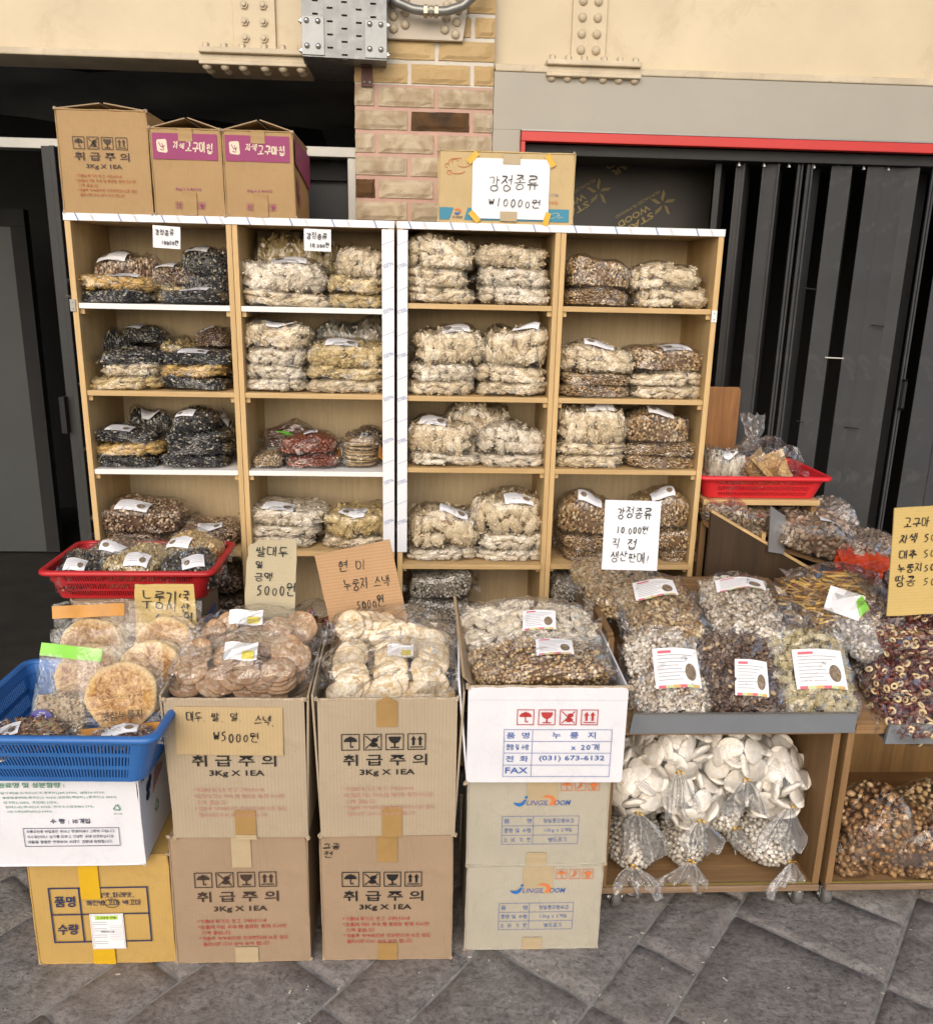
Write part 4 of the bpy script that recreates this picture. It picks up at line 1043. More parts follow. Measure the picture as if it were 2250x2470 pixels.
paper_sign('yellow cardboard price sign standing behind the scorched rice bags', (-.632, 1.955, .70), .15, .19, (radians(-6), 0, 0), [('누룽지', -.055, .030, .118, .042), ('(국', .034, .060, .140, .022), ('산', .040, .060, .112, .022), ('5000원', -.025, .066, .078, .030), ('쌀', -.050, -.036, .040, .010)], .0030, 33, CS_Y, .004, outline=torn([(-.074, 0), (.078, 0), (.072, .182), (-.072, .182)]))
paper_sign('tall narrow beige cardboard price sign behind the brown cracker box', (-.383, 1.985, .70), .13, .28, (radians(-5), radians(1.5), 0), [('쌀대두.', -.036, .052, .245, .024), ('밀', -.036, -.020, .215, .018), ('금액', -.040, .004, .183, .022), ('5000원', -.036, .060, .145, .030)], .0024, 34, CS_B, .004, outline=torn([(-.065, 0), (.060, 0), (.062, .290), (-.030, .285), (-.056, .268), (-.066, .15)]))
paper_sign('brown corrugated cardboard price sign behind the white cracker box', (-.140, 2.00, .70), .2, .29, (radians(-7), radians(-8.5), 0), [('현 미', -.042, .026, .205, .028), ('누룽지 스낵', -.036, .080, .155, .030), ('5000원', -.012, .058, .104, .028)], .0022, 35, CS_O, .005, outline=torn([(-.078, -.03), (.118, -.03), (.096, .272), (-.098, .258)], a=.0008))
paper_sign('cardboard price board taped over the front of brown cracker carton', (-.430, 1.7045, .571), .238, .122, (radians(-1.5), radians(.4), 0), [('대두.', -.090, -.050, .085, .020), ('쌀.', -.036, -.010, .086, .018), ('밀.', .006, .030, .087, .018), ('스넥.', .058, .100, .076, .024), ('₩5000원', -.034, .066, .036, .026)], .0020, 36, M_card('card_sign_tan', (.50, .37, .20), 'Z', ribs=.25), .004, outline=[(-.117, .004), (.119, .0), (.12, .118), (-.118, .120)])
paper_sign('white upright price sign among the bags on the counter', (.543, 2.085, .885), .148, .185, (radians(-8), radians(1.2), 0), [('강정종류', -.042, .050, .138, .026), ('10.000원', -.042, .042, .098, .022), ('직', -.050, -.030, .060, .024), ('접', -.010, .014, .058, .026), ('생산판매!', -.052, .050, .022, .026)], .0022, 37, M_plain('sign_board', (.74, .76, .80), .4, var=.02), .003, outline=[(-.074, 0), (.074, 0), (.074, .185), (-.074, .185)])
paper_sign('yellow cardboard price list at the edge of the right counter', (1.282, 2.0, .815), .2, .27, (radians(-4), radians(-3.5), 0), [('고구마 5', -.045, .052, .215, .024), ('자색 500', -.052, .058, .176, .024), ('대추 500', -.052, .060, .136, .024), ('누룽지500', -.054, .060, .098, .024), ('땅콩 50', -.058, .050, .060, .026)], .0024, 38, CS_Y, .005, outline=torn([(-.075, -.02), (.12, -.02), (.12, .270), (-.070, .268)], a=.0006))

# ================================================================== BAGS OF SNACKS
RN = np.random.default_rng(12)
_t = (1+5**.5)/2
ICO_V = np.array([(-1, _t, 0), (1, _t, 0), (-1, -_t, 0), (1, -_t, 0), (0, -1, _t), (0, 1, _t), (0, -1, -_t), (0, 1, -_t), (_t, 0, -1), (_t, 0, 1), (-_t, 0, -1), (-_t, 0, 1)])/math.sqrt(1+_t*_t)
ICO_F = np.array([(0, 11, 5), (0, 5, 1), (0, 1, 7), (0, 7, 10), (0, 10, 11), (1, 5, 9), (5, 11, 4), (11, 10, 2), (10, 7, 6), (7, 1, 8), (3, 9, 4), (3, 4, 2), (3, 2, 6), (3, 6, 8), (3, 8, 9), (4, 9, 5), (2, 4, 11), (6, 2, 10), (8, 6, 7), (9, 8, 1)])
CT = np.array([(0, 3, 2), (0, 2, 1), (4, 5, 6), (4, 6, 7), (0, 1, 5), (0, 5, 4), (1, 2, 6), (1, 6, 5), (2, 3, 7), (2, 7, 6), (3, 0, 4), (3, 4, 7)])
def tri_mesh(name, V, F, g=None, smooth=True):
    me = bpy.data.meshes.new(name); n, m = len(V), len(F)
    me.vertices.add(n); me.vertices.foreach_set('co', np.asarray(V, np.float32).ravel())
    me.loops.add(m*3); me.loops.foreach_set('vertex_index', np.asarray(F, np.int32).ravel())
    me.polygons.add(m); me.polygons.foreach_set('loop_start', np.arange(0, 3*m, 3, dtype=np.int32))
    try: me.polygons.foreach_set('loop_total', np.full(m, 3, np.int32))
    except Exception: pass
    me.update(calc_edges=True)
    if smooth: me.polygons.foreach_set('use_smooth', np.ones(m, bool))
    if g is not None:
        a = me.attributes.new('g', 'FLOAT', 'POINT'); a.data.foreach_set('value', np.asarray(g, np.float32))
    me.validate(); return me
def randR(n, rng):
    q = rng.normal(size=(n, 4)); q /= np.linalg.norm(q, axis=1, keepdims=True)
    w_, x, y, z = q.T
    return np.stack([np.stack([1-2*(y*y+z*z), 2*(x*y-z*w_), 2*(x*z+y*w_)], 1), np.stack([2*(x*y+z*w_), 1-2*(x*x+z*z), 2*(y*z-x*w_)], 1), np.stack([2*(x*z-y*w_), 2*(y*z+x*w_), 1-2*(x*x+y*y)], 1)], 1)
def scatter(baseV, baseF, pos, R, S, g):
    """copies of one small shape"""
    n = len(pos); k = len(baseV)
    V = np.einsum('nij,nkj->nki', R, baseV[None]*S[:, None, :])+pos[:, None, :]
    F = baseF[None]+(np.arange(n)*k)[:, None, None]
    return V.reshape(-1, 3), F.reshape(-1, 3), np.repeat(g, k)
def join(parts):
    Vs, Fs, Gs, o = [], [], [], 0
    for V, F, G in parts:
        Vs.append(V); Fs.append(F+o); Gs.append(G); o += len(V)
    return np.concatenate(Vs), np.concatenate(Fs), np.concatenate(Gs)
E1, E2 = .48, .46
WPH = [0.]
def warp(P, W, D, H):
    p = WPH[0]
    u, v = 2*P[..., 0]/W, 2*P[..., 1]/D
    P = P.copy(); P[..., 2] *= 1+.13*np.sin(2.2*u+.6+p)*np.cos(1.4*v+.5*p)+.07*np.sin(4.3*u+1+v+2*p)-.05*v
    P[..., 1] += D*.03*np.sin(3.1*u+2+p)*(P[..., 2]/H-.3); P[..., 0] += W*.025*np.sin(2.5*v+5*P[..., 2]/H+p)
    return P
def sgnp(x, e): return np.sign(x)*np.abs(x)**e
def pillow_pt(th, ph, W, D, H, e1=E1, e2=E2):
    x = W/2*sgnp(np.cos(ph), e1)*sgnp(np.cos(th), e2); y = D/2*sgnp(np.cos(ph), e1)*sgnp(np.sin(th), e2); z = sgnp(np.sin(ph), e1)
    z = np.where(z > 0, z*H*.58+H*.42, H*.42+z*H*.42)
    return np.stack([x, y, z], -1)
def pillow_n(p, W, D, H):
    a, b = W/2, D/2; z = p[..., 2]-H*.42; c = np.where(z > 0, H*.58, H*.42)
    n = np.stack([sgnp(p[..., 0]/a, 2/E2-1)/a, sgnp(p[..., 1]/b, 2/E2-1)/b, sgnp(z/c, 2/E1-1)/c], -1)
    return n/np.maximum(np.linalg.norm(n, axis=-1, keepdims=True), 1e-9)
def pillow_top(x, y, W, D, H):
    r = (np.abs(2*x/W)**(2/E2)+np.abs(2*y/D)**(2/E2))**(E2/E1)
    z = H*.42+H*.58*np.clip(1-r, 0, 1)**(E1/2)
    return float(warp(np.array([[x, y, float(z)]]), W, D, H)[0, 2])
def thin(P, d, rng, N_=None):
    keep = []; cell = {}; L_ = P.tolist(); K = np.floor(P/d).astype(int).tolist(); dd = d*d
    nb = [(a, b, c) for a in (-1, 0, 1) for b in (-1, 0, 1) for c in (-1, 0, 1)]
    for i in rng.permutation(len(P)).tolist():
        x, y, z = L_[i]; kx, ky, kz = K[i]; ok = True
        for a, b, c in nb:
            for u, v, w_ in cell.get((kx+a, ky+b, kz+c), ()):
                if (u-x)*(u-x)+(v-y)*(v-y)+(w_-z)*(w_-z) < dd: ok = False; break
            if not ok: break
        if ok: cell.setdefault((kx, ky, kz), []).append((x, y, z)); keep.append(i)
    return np.array(keep)
def surface_points(W, D, H, d, rng, n=4000, allround=False):
    th = rng.uniform(-pi, pi, n); ph = rng.uniform(-pi/2, pi/2, n)
    P = pillow_pt(th, ph, W, D, H); Nn = pillow_n(P, W, D, H)
    if not allround:
        ok = (Nn[:, 2] > -.75) & (Nn[:, 1] < .75); P, Nn = P[ok], Nn[ok]
    k = thin(P, d, rng); return P[k], Nn[k]
def frames(Nn, rng, wob=.35):
    t = rng.normal(size=Nn.shape); z = Nn+rng.normal(size=Nn.shape)*wob; z /= np.linalg.norm(z, axis=1, keepdims=True)
    x = np.cross(t, z); x /= np.linalg.norm(x, axis=1, keepdims=True); y = np.cross(z, x)
    return np.stack([x, y, z], 2)
def core(W, D, H, sc=.84, g=.15):  # inner body; its dark tone paints the shade deep between the pieces
    th = np.linspace(-pi, pi, 25)[:-1]; ph = np.linspace(-pi/2, pi/2, 11)
    T, Q = np.meshgrid(th, ph); P = pillow_pt(T, Q, W*sc, D*sc, H*sc); P[..., 2] += H*(1-sc)*.42; P = warp(P, W, D, H)
    F = []
    for i in range(10):
        for j in range(24):
            a, b, c, d = i*24+j, i*24+(j+1) % 24, (i+1)*24+(j+1) % 24, (i+1)*24+j
            F += [(a, b, c), (a, c, d)]
    return P.reshape(-1, 3), np.array(F), np.full(264, g)
def contents_bar(W, D, H, seed, bs=(.042, .026, .019), d=.0262, grains=46, gr=(.0032, .0022, .0020), flecks=False):
    rng = np.random.default_rng(seed)
    Wi, Di, Hi = W-.010, D-.010, H-.006
    P, Nn = surface_points(Wi, Di, Hi, d, rng); P[:, 2] += .002; P -= Nn*(bs[2]*.55); P = warp(P, Wi, Di, Hi)
    n = len(P); R = frames(Nn, rng, .30); S = np.array(bs)*rng.uniform(.75, 1.25, (n, 3)); gb = rng.uniform(.2, .8, n)
    jit = CUBE_V
    A = scatter(jit*.92, CT, P, R, S, gb*.6+.1)
    m = n*grains; ci = np.repeat(np.arange(n), grains)
    q = rng.uniform(-.5, .5, (m, 3)); ax = rng.choice(3, m, p=[.2, .2, .6]); q[np.arange(m), ax] = np.where(ax == 2, np.sign(rng.uniform(-.3, 1, m)), np.sign(rng.normal(size=m)))*.5
    gp = np.einsum('nij,nj->ni', R[ci], q*S[ci])+P[ci]
    B = scatter(ICO_V, ICO_F, gp, randR(m, rng), np.array(gr)*rng.uniform(.7, 1.3, (m, 1))*rng.uniform(.85, 1.15, (m, 3)), np.clip(gb[ci]*.5+rng.uniform(0, .5, m), 0, 1))
    return tri_mesh('contents', *join([core(Wi, Di, Hi, .76, 0), A, B]))
def contents_cluster(W, D, H, seed, d=.0066, r=(.0046, .0036, .0036), layers=2, wob=.004, allround=False):
    rng = np.random.default_rng(seed); parts = [core(W-.012, D-.012, H-.008, .88, .1)]
    for l in range(layers):
        P, Nn = surface_points(W-.012-.006*l, D-.012-.006*l, H-.008-.004*l, d, rng, 9000, allround); n = len(P)
        cl = np.sin(P[:, 0]*190+seed)*np.sin(P[:, 1]*170+1.3*seed)*np.sin(P[:, 2]*150+seed*.7)
        P = P+Nn*(cl*wob)[:, None]; P[:, 2] += .003; P = warp(P, W, D, H)
        parts.append(scatter(ICO_V, ICO_F, P, randR(n, rng), np.array(r)*rng.uniform(.7, 1.35, (n, 1)), np.clip(rng.uniform(0, 1, n)*.75+.25*(cl > 0), 0, 1)))
    return tri_mesh('contents', *join(parts))
def film_mesh(W, D, H, seed, fin=.028, back=0., amp=.0024, name='film', sc=1.02):
    rng = np.random.default_rng(seed); mb = MB(); k_ = 19; Ws, Ds, Hs = W*sc, D*sc, H*sc
    g = np.linspace(-1, 1, k_); g = np.sign(g)*(1-(1-np.abs(g))**1.7)
    U, V_ = np.meshgrid(g, g, indexing='ij'); rho = np.maximum(np.abs(U), np.abs(V_)); q = 2/E2
    sc_ = np.where(rho > 0, rho/np.maximum((np.abs(U)**q+np.abs(V_)**q)**(1/q), 1e-9), 1)
    x, y = U*sc_, V_*sc_
    hz = np.clip(1-rho**(2/E1), 0, 1)**(E1/2)
    dirs = rng.normal(size=(7, 3))*60; phs = rng.uniform(0, 6.28, 7); edge = rho > .999
    for top in (1, -1):
        P = np.stack([x*Ws/2, y*Ds/2, Hs*.42+(Hs*.58*hz if top > 0 else -Hs*.42*hz)], -1); Nn = pillow_n(P, Ws, Ds, Hs); P[..., 2] -= H*.01
        P = warp(P, W, D, H); disp = 0
        for k in range(7): disp = disp+np.abs(np.sin(P@dirs[k]+phs[k]))-.5
        j = disp*amp*.5+np.abs(rng.normal(size=disp.shape))*amp*.9; j[edge] = 0
        jit = rng.normal(size=P.shape)*amp*.5; jit[edge] = 0
        mb.grid(P+Nn*j[..., None]+jit)
    for s in (-1, 1):
        a = np.linspace(-1, 1, 13); b = np.linspace(0, 1, 5); A, B = np.meshgrid(a, b, indexing='ij')
        x = s*(W*.485+B*(fin*(1+.25*np.sin(3*A+seed+s)))); y = A*D*(.30+.08*B)
        ph0 = rng.uniform(0, 6); z = H*.40+B*fin*.35*np.sin(5*A+ph0)+.006*B*np.sin(13*A+ph0)+.16*H*np.cos(A*1.5)*(1-B)*np.sin(7*A)
        mb.grid(np.stack([x, y, z], -1))
    if back:
        a = np.linspace(-1, 1, 15); b = np.linspace(0, 1, 6); A, B = np.meshgrid(a, b, indexing='ij'); ph0 = rng.uniform(0, 6)
        x = A*W*(.44+.03*B); y = D*.47+B*back*(1+.1*np.sin(4*A+ph0)); z = H*.45*(1-.3*B)+back*.16*B*np.sin(4*A+ph0)+.004*np.sin(11*A+ph0)*B
        mb.grid(np.stack([x, y, z], -1))
    return mb.mesh(name, False)
def label_mesh(W, D, H, cx, cy, lw, lh, ang=0, name='label', big=False):
    """paper label following the bag; second slot holds its print"""
    mb = MB(); n, m = 9, 7
    def pt(u, v, o):
        x = cx+u*cos(ang)-v*sin(ang); y = cy+u*sin(ang)+v*cos(ang)
        x_, y_ = np.clip(x, -W*.47, W*.47), np.clip(y, -D*.47, D*.47)
        return (x_, y_, float(pillow_top(x_, y_, W*1.02, D*1.02, H*1.02))+o)
    def patch(u0, u1, v0, v1, o, n, m):
        P = np.zeros((n, m, 3))
        for i in range(n):
            for j in range(m): P[i, j] = pt(u0+(u1-u0)*i/(n-1), v0+(v1-v0)*j/(m-1), o)
        mb.grid(P)
    o0 = .010 if big else .0035
    patch(-lw/2, lw/2, -lh/2, lh/2, o0, n, m)
    mb.cm = 1
    nl = 8 if big else 5
    for k in range(nl): patch(-lw*.42, lw*((.02+.06*(k % 3)) if k > 1 else .36-.1*k), lh*(.30-.70*k/nl), lh*(.30-.70*k/nl+.022), o0+.0006, 6, 2)
    mb.cm = 2
    V = [pt(lw*.27, -lh*.12, o0+.0008)]+[pt(lw*.27+lw*.13*cos(a), -lh*.12+lh*.22*sin(a), o0+.0008) for a in np.linspace(0, 2*pi, 17)[:-1]]
    mb.raw(V, [(0, i+1, (i+1) % 16+1) for i in range(16)])
    if big:
        for k in range(6):
            mb.cm = 3+k % 3; patch(-lw*.44+lw*.88*k/6, -lw*.44+lw*.88*(k+1)/6, -lh*.5, -lh*.43, o0+.0007, 3, 2)
        mb.cm = 3; patch(-lw*.40, -lw*.12, lh*.36, lh*.43, o0+.0007, 4, 2)
    return mb.mesh(name, True)
SNACK_PIC = M_plain('label_picture', (.20, .15, .10), .6, var=.6, scale=120, bump=0)
LBL = [PAPER, INK_GREY, SNACK_PIC, M_plain('label_pink', (.62, .12, .17), .6, var=0, bump=0), M_plain('label_green', (.50, .58, .28), .6, var=0, bump=0), M_plain('label_ochre', (.62, .38, .12), .6, var=0, bump=0)]

C_ = {
 'white': M_grain('rice_white', [(0, (0.377, 0.303, 0.213)), (.25, (0.628, 0.543, 0.414)), (.7, (0.829, 0.757, 0.627)), (1, (0.880, 0.880, 0.828))]),
 'cream': M_grain('rice_cream', [(0, (0.352, 0.252, 0.150)), (.25, (0.604, 0.492, 0.326)), (.7, (0.792, 0.682, 0.489)), (1, (0.880, 0.845, 0.665))]),
 'tan': M_grain('rice_tan', [(0, (0.314, 0.214, 0.088)), (.3, (0.553, 0.417, 0.188)), (.7, (0.703, 0.567, 0.301)), (1, (0.829, 0.706, 0.426))]),
 'gold': M_grain('rice_gold', [(0, (0.317, 0.178, 0.050)), (.3, (0.573, 0.369, 0.110)), (.7, (0.732, 0.512, 0.187)), (1, (0.854, 0.643, 0.308))]),
 'brown': M_grain('rice_brown', [(0, (0.122, 0.065, 0.028)), (.3, (0.317, 0.190, 0.083)), (.62, (0.512, 0.345, 0.165)), (1, (0.756, 0.595, 0.363))]),
 'walnut': M_grain('nut_walnut', [(0, (0.073, 0.038, 0.022)), (.35, (0.183, 0.107, 0.061)), (.65, (0.366, 0.250, 0.154)), (1, (0.683, 0.535, 0.374))]),
 'grey': M_grain('rice_grey', [(0, (0.195, 0.167, 0.132)), (.3, (0.439, 0.393, 0.319)), (.7, (0.634, 0.583, 0.484)), (1, (0.781, 0.726, 0.616))]),
 'black': M_grain('sesame_black', [(0, (.010, .010, .011)), (.62, (.022, .022, .024)), (.74, (.05, .048, .045)), (.86, (.36, .33, .25)), (1, (.55, .50, .38))], .4, .5),
}
W0, D0, H0 = .20, .19, .075
NV = 6; BARS, CLUS, FILMS, LABELS = [], [], [], []
for k in range(NV):
    WPH[0] = 1.05*k
    BARS.append(contents_bar(W0, D0, H0, 100+k)); CLUS.append(contents_cluster(W0, D0, H0, 200+k)); FILMS.append(film_mesh(W0, D0, H0, 300+k))
    cx, a = ((0, .05), (.025, -.15), (-.03, .2), (.03, .1), (-.015, -.1), (.01, .3))[k]
    LABELS.append(label_mesh(W0, D0, H0, cx, -.060, .080, .056, a))
WPH[0] = 0.
for l_ in LABELS:
    for m_ in LBL: l_.materials.append(m_)
BAG_RND = random.Random(77)
def snack_bag(label, loc, w_, d_, h_, kind, lab, group=None, rot=(0, 0, 0), cluster=None, name='snack_bag', cat='snack bag'):
    b = thing(name, label, cat, loc, rot, group)
    sc = (w_/W0, d_/D0, h_/H0)
    cl = kind in ('black', 'walnut', 'brown') if cluster is None else cluster
    r = BAG_RND
    flip = -1 if r.random() < .5 else 1; k = r.randrange(NV)
    o = inst((CLUS if cl else BARS)[k], 'contents', b, (0, 0, 0), (0, 0, 0), (sc[0]*flip, sc[1], sc[2]), C_[kind]); o['kind'] = 'stuff'
    inst(FILMS[k], 'film', b, scale=(sc[0]*flip, sc[1], sc[2]), mat=FILM_D if kind in ('black', 'walnut') else FILM)
    if lab:
        l_ = inst(LABELS[k], 'label', b, scale=(sc[0]*flip, sc[1], sc[2]))
    return b
SHELF_BAGS=[
  (1,0,'L',0,2,-0.899,2.605,1.532,0.199,0.18,0.042,'black',0),
  (1,0,'L',1,2,-0.892,2.605,1.568,0.216,0.18,0.042,'gold',1),
  (1,0,'rearL',0,1,-0.885,2.665,1.532,0.201,0.16,0.133,'walnut',1),
  (1,0,'M',0,2,-0.752,2.665,1.532,0.123,0.16,0.055,'tan',0),
  (1,0,'M',1,2,-0.738,2.665,1.579,0.14,0.16,0.064,'walnut',1),
  (1,0,'R',0,1,-0.67,2.605,1.532,0.189,0.18,0.042,'black',1),
  (1,0,'rearR',0,2,-0.649,2.665,1.532,0.149,0.16,0.092,'black',0),
  (1,0,'rearR',1,2,-0.649,2.665,1.611,0.155,0.16,0.08,'black',1),
  (2,0,'L',0,2,-0.406,2.605,1.532,0.254,0.18,0.045,'cream',0),
  (2,0,'L',1,2,-0.414,2.605,1.571,0.246,0.18,0.089,'white',1),
  (2,0,'rear',0,1,-0.398,2.72,1.532,0.258,0.13,0.197,'tan',0),
  (2,0,'R',0,3,-0.198,2.605,1.532,0.167,0.18,0.042,'tan',0),
  (2,0,'R',1,3,-0.198,2.605,1.568,0.169,0.18,0.054,'tan',0),
  (2,0,'R',2,3,-0.186,2.605,1.614,0.144,0.18,0.085,'cream',0),
  (1,1,'L',0,3,-0.88,2.605,1.285,0.209,0.18,0.042,'tan',0),
  (1,1,'L',1,3,-0.857,2.605,1.321,0.171,0.18,0.042,'cream',0),
  (1,1,'L',2,3,-0.858,2.605,1.357,0.199,0.18,0.042,'black',0),
  (1,1,'rearL',0,2,-0.954,2.72,1.285,0.115,0.13,0.139,'black',0),
  (1,1,'rearL',1,2,-0.867,2.72,1.405,0.129,0.13,0.055,'black',1),
  (1,1,'R',0,3,-0.683,2.605,1.285,0.2,0.18,0.042,'black',0),
  (1,1,'R',1,3,-0.682,2.605,1.321,0.187,0.18,0.042,'gold',0),
  (1,1,'R',2,3,-0.67,2.605,1.357,0.206,0.18,0.042,'black',1),
  (1,1,'rearR',0,2,-0.764,2.72,1.285,0.114,0.13,0.133,'tan',0),
  (1,1,'rearR',1,2,-0.652,2.72,1.399,0.107,0.13,0.055,'walnut',1),
  (2,1,'L',0,4,-0.444,2.605,1.285,0.183,0.18,0.042,'white',0),
  (2,1,'L',1,4,-0.444,2.605,1.321,0.185,0.18,0.046,'white',1),
  (2,1,'L',2,4,-0.441,2.605,1.361,0.182,0.18,0.056,'white',0),
  (2,1,'L',3,4,-0.438,2.605,1.409,0.197,0.18,0.074,'cream',1),
  (2,1,'R',0,3,-0.236,2.605,1.285,0.244,0.18,0.042,'cream',0),
  (2,1,'R',1,3,-0.236,2.605,1.321,0.244,0.18,0.045,'tan',0),
  (2,1,'R',2,3,-0.23,2.605,1.36,0.239,0.18,0.073,'tan',1),
  (2,1,'rearR',0,1,-0.228,2.72,1.285,0.222,0.13,0.19,'grey',0),
  (1,2,'L',0,3,-0.904,2.605,1.051,0.186,0.18,0.042,'black',0),
  (1,2,'L',1,3,-0.889,2.605,1.087,0.201,0.18,0.042,'gold',0),
  (1,2,'L',2,3,-0.899,2.605,1.123,0.188,0.18,0.043,'black',1),
  (1,2,'rearL',0,1,-0.864,2.72,1.051,0.138,0.13,0.14,'black',1),
  (1,2,'R',0,4,-0.7,2.605,1.051,0.197,0.18,0.042,'black',0),
  (1,2,'R',1,4,-0.686,2.605,1.087,0.189,0.18,0.042,'black',0),
  (1,2,'R',2,4,-0.687,2.605,1.123,0.186,0.18,0.042,'black',0),
  (1,2,'R',3,4,-0.694,2.605,1.159,0.134,0.18,0.061,'black',1),
  (1,2,'rearR',0,1,-0.634,2.72,1.051,0.071,0.13,0.124,'black',1),
  (1,3,'L',0,2,-0.903,2.605,0.8,0.206,0.18,0.048,'walnut',0),
  (1,3,'L',1,2,-0.877,2.605,0.841,0.247,0.18,0.086,'walnut',1),
  (1,3,'R',0,1,-0.662,2.605,0.8,0.185,0.18,0.064,'walnut',1),
  (2,3,'L',0,3,-0.446,2.605,0.8,0.208,0.18,0.042,'white',0),
  (2,3,'L',1,3,-0.438,2.605,0.836,0.234,0.18,0.042,'white',0),
  (2,3,'L',2,3,-0.429,2.605,0.872,0.243,0.18,0.056,'white',1),
  (2,3,'R',0,2,-0.217,2.605,0.8,0.194,0.18,0.042,'cream',0),
  (2,3,'R',1,2,-0.21,2.605,0.836,0.2,0.18,0.079,'tan',1),
  (3,0,'L',0,3,0.043,2.605,1.55,0.199,0.18,0.048,'cream',0),
  (3,0,'L',1,3,0.034,2.605,1.591,0.183,0.18,0.059,'cream',0),
  (3,0,'L',2,3,0.042,2.605,1.642,0.197,0.18,0.093,'cream',0),
  (3,0,'R',0,3,0.264,2.605,1.55,0.206,0.18,0.059,'white',0),
  (3,0,'R',1,3,0.259,2.605,1.601,0.21,0.18,0.06,'white',0),
  (3,0,'R',2,3,0.244,2.605,1.653,0.21,0.18,0.064,'cream',0),
  (3,1,'L',0,3,0.046,2.605,1.283,0.205,0.18,0.047,'cream',0),
  (3,1,'L',1,3,0.053,2.605,1.323,0.194,0.18,0.059,'white',0),
  (3,1,'L',2,3,0.074,2.605,1.374,0.209,0.18,0.101,'cream',1),
  (3,1,'R',0,3,0.265,2.605,1.283,0.216,0.18,0.042,'cream',0),
  (3,1,'R',1,3,0.26,2.605,1.319,0.211,0.18,0.057,'cream',0),
  (3,1,'R',2,3,0.272,2.605,1.368,0.193,0.18,0.11,'cream',1),
  (3,2,'L',0,2,0.058,2.605,1.066,0.221,0.18,0.042,'white',0),
  (3,2,'L',1,2,0.05,2.605,1.102,0.205,0.18,0.097,'cream',1),
  (3,2,'R',0,2,0.272,2.605,1.066,0.209,0.18,0.042,'white',0),
  (3,2,'R',1,2,0.266,2.605,1.102,0.209,0.18,0.085,'white',0),
  (3,2,'top',0,1,0.166,2.665,1.066,0.217,0.16,0.166,'cream',0),
  (3,3,'L',0,2,0.056,2.605,0.762,0.222,0.18,0.042,'white',0),
  (3,3,'L',1,2,0.057,2.605,0.798,0.223,0.18,0.111,'cream',1),
  (3,3,'R',0,3,0.276,2.605,0.762,0.215,0.18,0.042,'white',0),
  (3,3,'R',1,3,0.284,2.605,0.798,0.223,0.18,0.059,'white',0),
  (3,3,'R',2,3,0.265,2.605,0.849,0.224,0.18,0.115,'cream',1),
  (4,0,'L',0,2,0.505,2.605,1.55,0.189,0.18,0.053,'brown',0),
  (4,0,'L',1,2,0.509,2.605,1.596,0.185,0.18,0.085,'brown',0),
  (4,0,'R',0,2,0.73,2.605,1.55,0.219,0.18,0.06,'cream',0),
  (4,0,'R',1,2,0.706,2.605,1.602,0.212,0.18,0.069,'cream',0),
  (4,1,'L',0,3,0.514,2.605,1.283,0.217,0.18,0.042,'brown',0),
  (4,1,'L',1,3,0.516,2.605,1.319,0.217,0.18,0.042,'brown',0),
  (4,1,'L',2,3,0.52,2.605,1.355,0.224,0.18,0.08,'cream',1),
  (4,1,'R',0,3,0.738,2.605,1.283,0.227,0.18,0.042,'cream',0),
  (4,1,'R',1,3,0.733,2.605,1.319,0.222,0.18,0.045,'cream',0),
  (4,1,'R',2,3,0.725,2.605,1.358,0.231,0.18,0.075,'brown',1),
  (4,2,'L',0,3,0.514,2.605,1.066,0.217,0.18,0.042,'cream',0),
  (4,2,'L',1,3,0.514,2.605,1.102,0.216,0.18,0.042,'cream',0),
  (4,2,'L',2,3,0.517,2.605,1.138,0.214,0.18,0.115,'cream',1),
  (4,2,'R',0,3,0.732,2.605,1.066,0.226,0.18,0.042,'brown',0),
  (4,2,'R',1,3,0.737,2.605,1.102,0.235,0.18,0.042,'brown',0),
  (4,2,'R',2,3,0.718,2.605,1.138,0.202,0.18,0.096,'brown',1),
  (4,3,'L',0,3,0.528,2.605,0.762,0.171,0.18,0.042,'brown',0),
  (4,3,'L',1,3,0.525,2.605,0.798,0.175,0.18,0.051,'brown',0),
  (4,3,'L',2,3,0.523,2.605,0.842,0.188,0.18,0.115,'brown',1),
  (4,3,'R',0,3,0.823,2.605,0.762,0.141,0.18,0.042,'brown',0),
  (4,3,'R',1,3,0.808,2.605,0.798,0.146,0.18,0.074,'brown',0),
  (4,3,'R',2,3,0.756,2.605,0.862,0.178,0.18,0.11,'brown',1),
]
BAY = {1: 'first cabinet bay', 2: 'second cabinet bay', 3: 'third cabinet bay', 4: 'fourth cabinet bay'}
SHELF = ['top shelf', 'second shelf', 'third shelf', 'fourth shelf']
LOOK = {'white': 'white rice bar bag', 'cream': 'cream rice bar bag', 'tan': 'pale yellow rice bar bag', 'gold': 'golden rice bar bag', 'brown': 'brown grain cluster bag', 'walnut': 'dark walnut cluster bag', 'grey': 'greyish rice bar bag', 'black': 'black sesame cluster bag'}
STK = {'L': 'left pile', 'R': 'right pile', 'M': 'middle pile', 'rearL': 'left rear pile', 'rearR': 'right rear pile', 'rear': 'rear pile', 'top': 'centre'}
LEVEL = {1: ['alone'], 2: ['bottom', 'top'], 3: ['bottom', 'middle', 'top'], 4: ['bottom', 'second from bottom', 'second from top', 'top']}
for bay, sh, st_, i, n, X, Y, Z, w_, d_, h_, k, lab in SHELF_BAGS:
    lv = LEVEL[n][i]
    pos = f'{lv} of {STK[st_]}' if n > 1 else f'alone as {STK[st_]}' if st_ != 'top' else 'lying across both piles'
    lb = f'{LOOK[k]}, {pos}, {SHELF[sh]}, {BAY[bay]}'
    r = BAG_RND
    snack_bag(lb, (X, Y, Z), w_, d_, max(h_, .036), k, lab, 'snack bags on the cabinet shelves', (radians(r.uniform(-2, 2)), radians(r.uniform(-2.5, 2.5)), radians(r.uniform(-7, 7))))

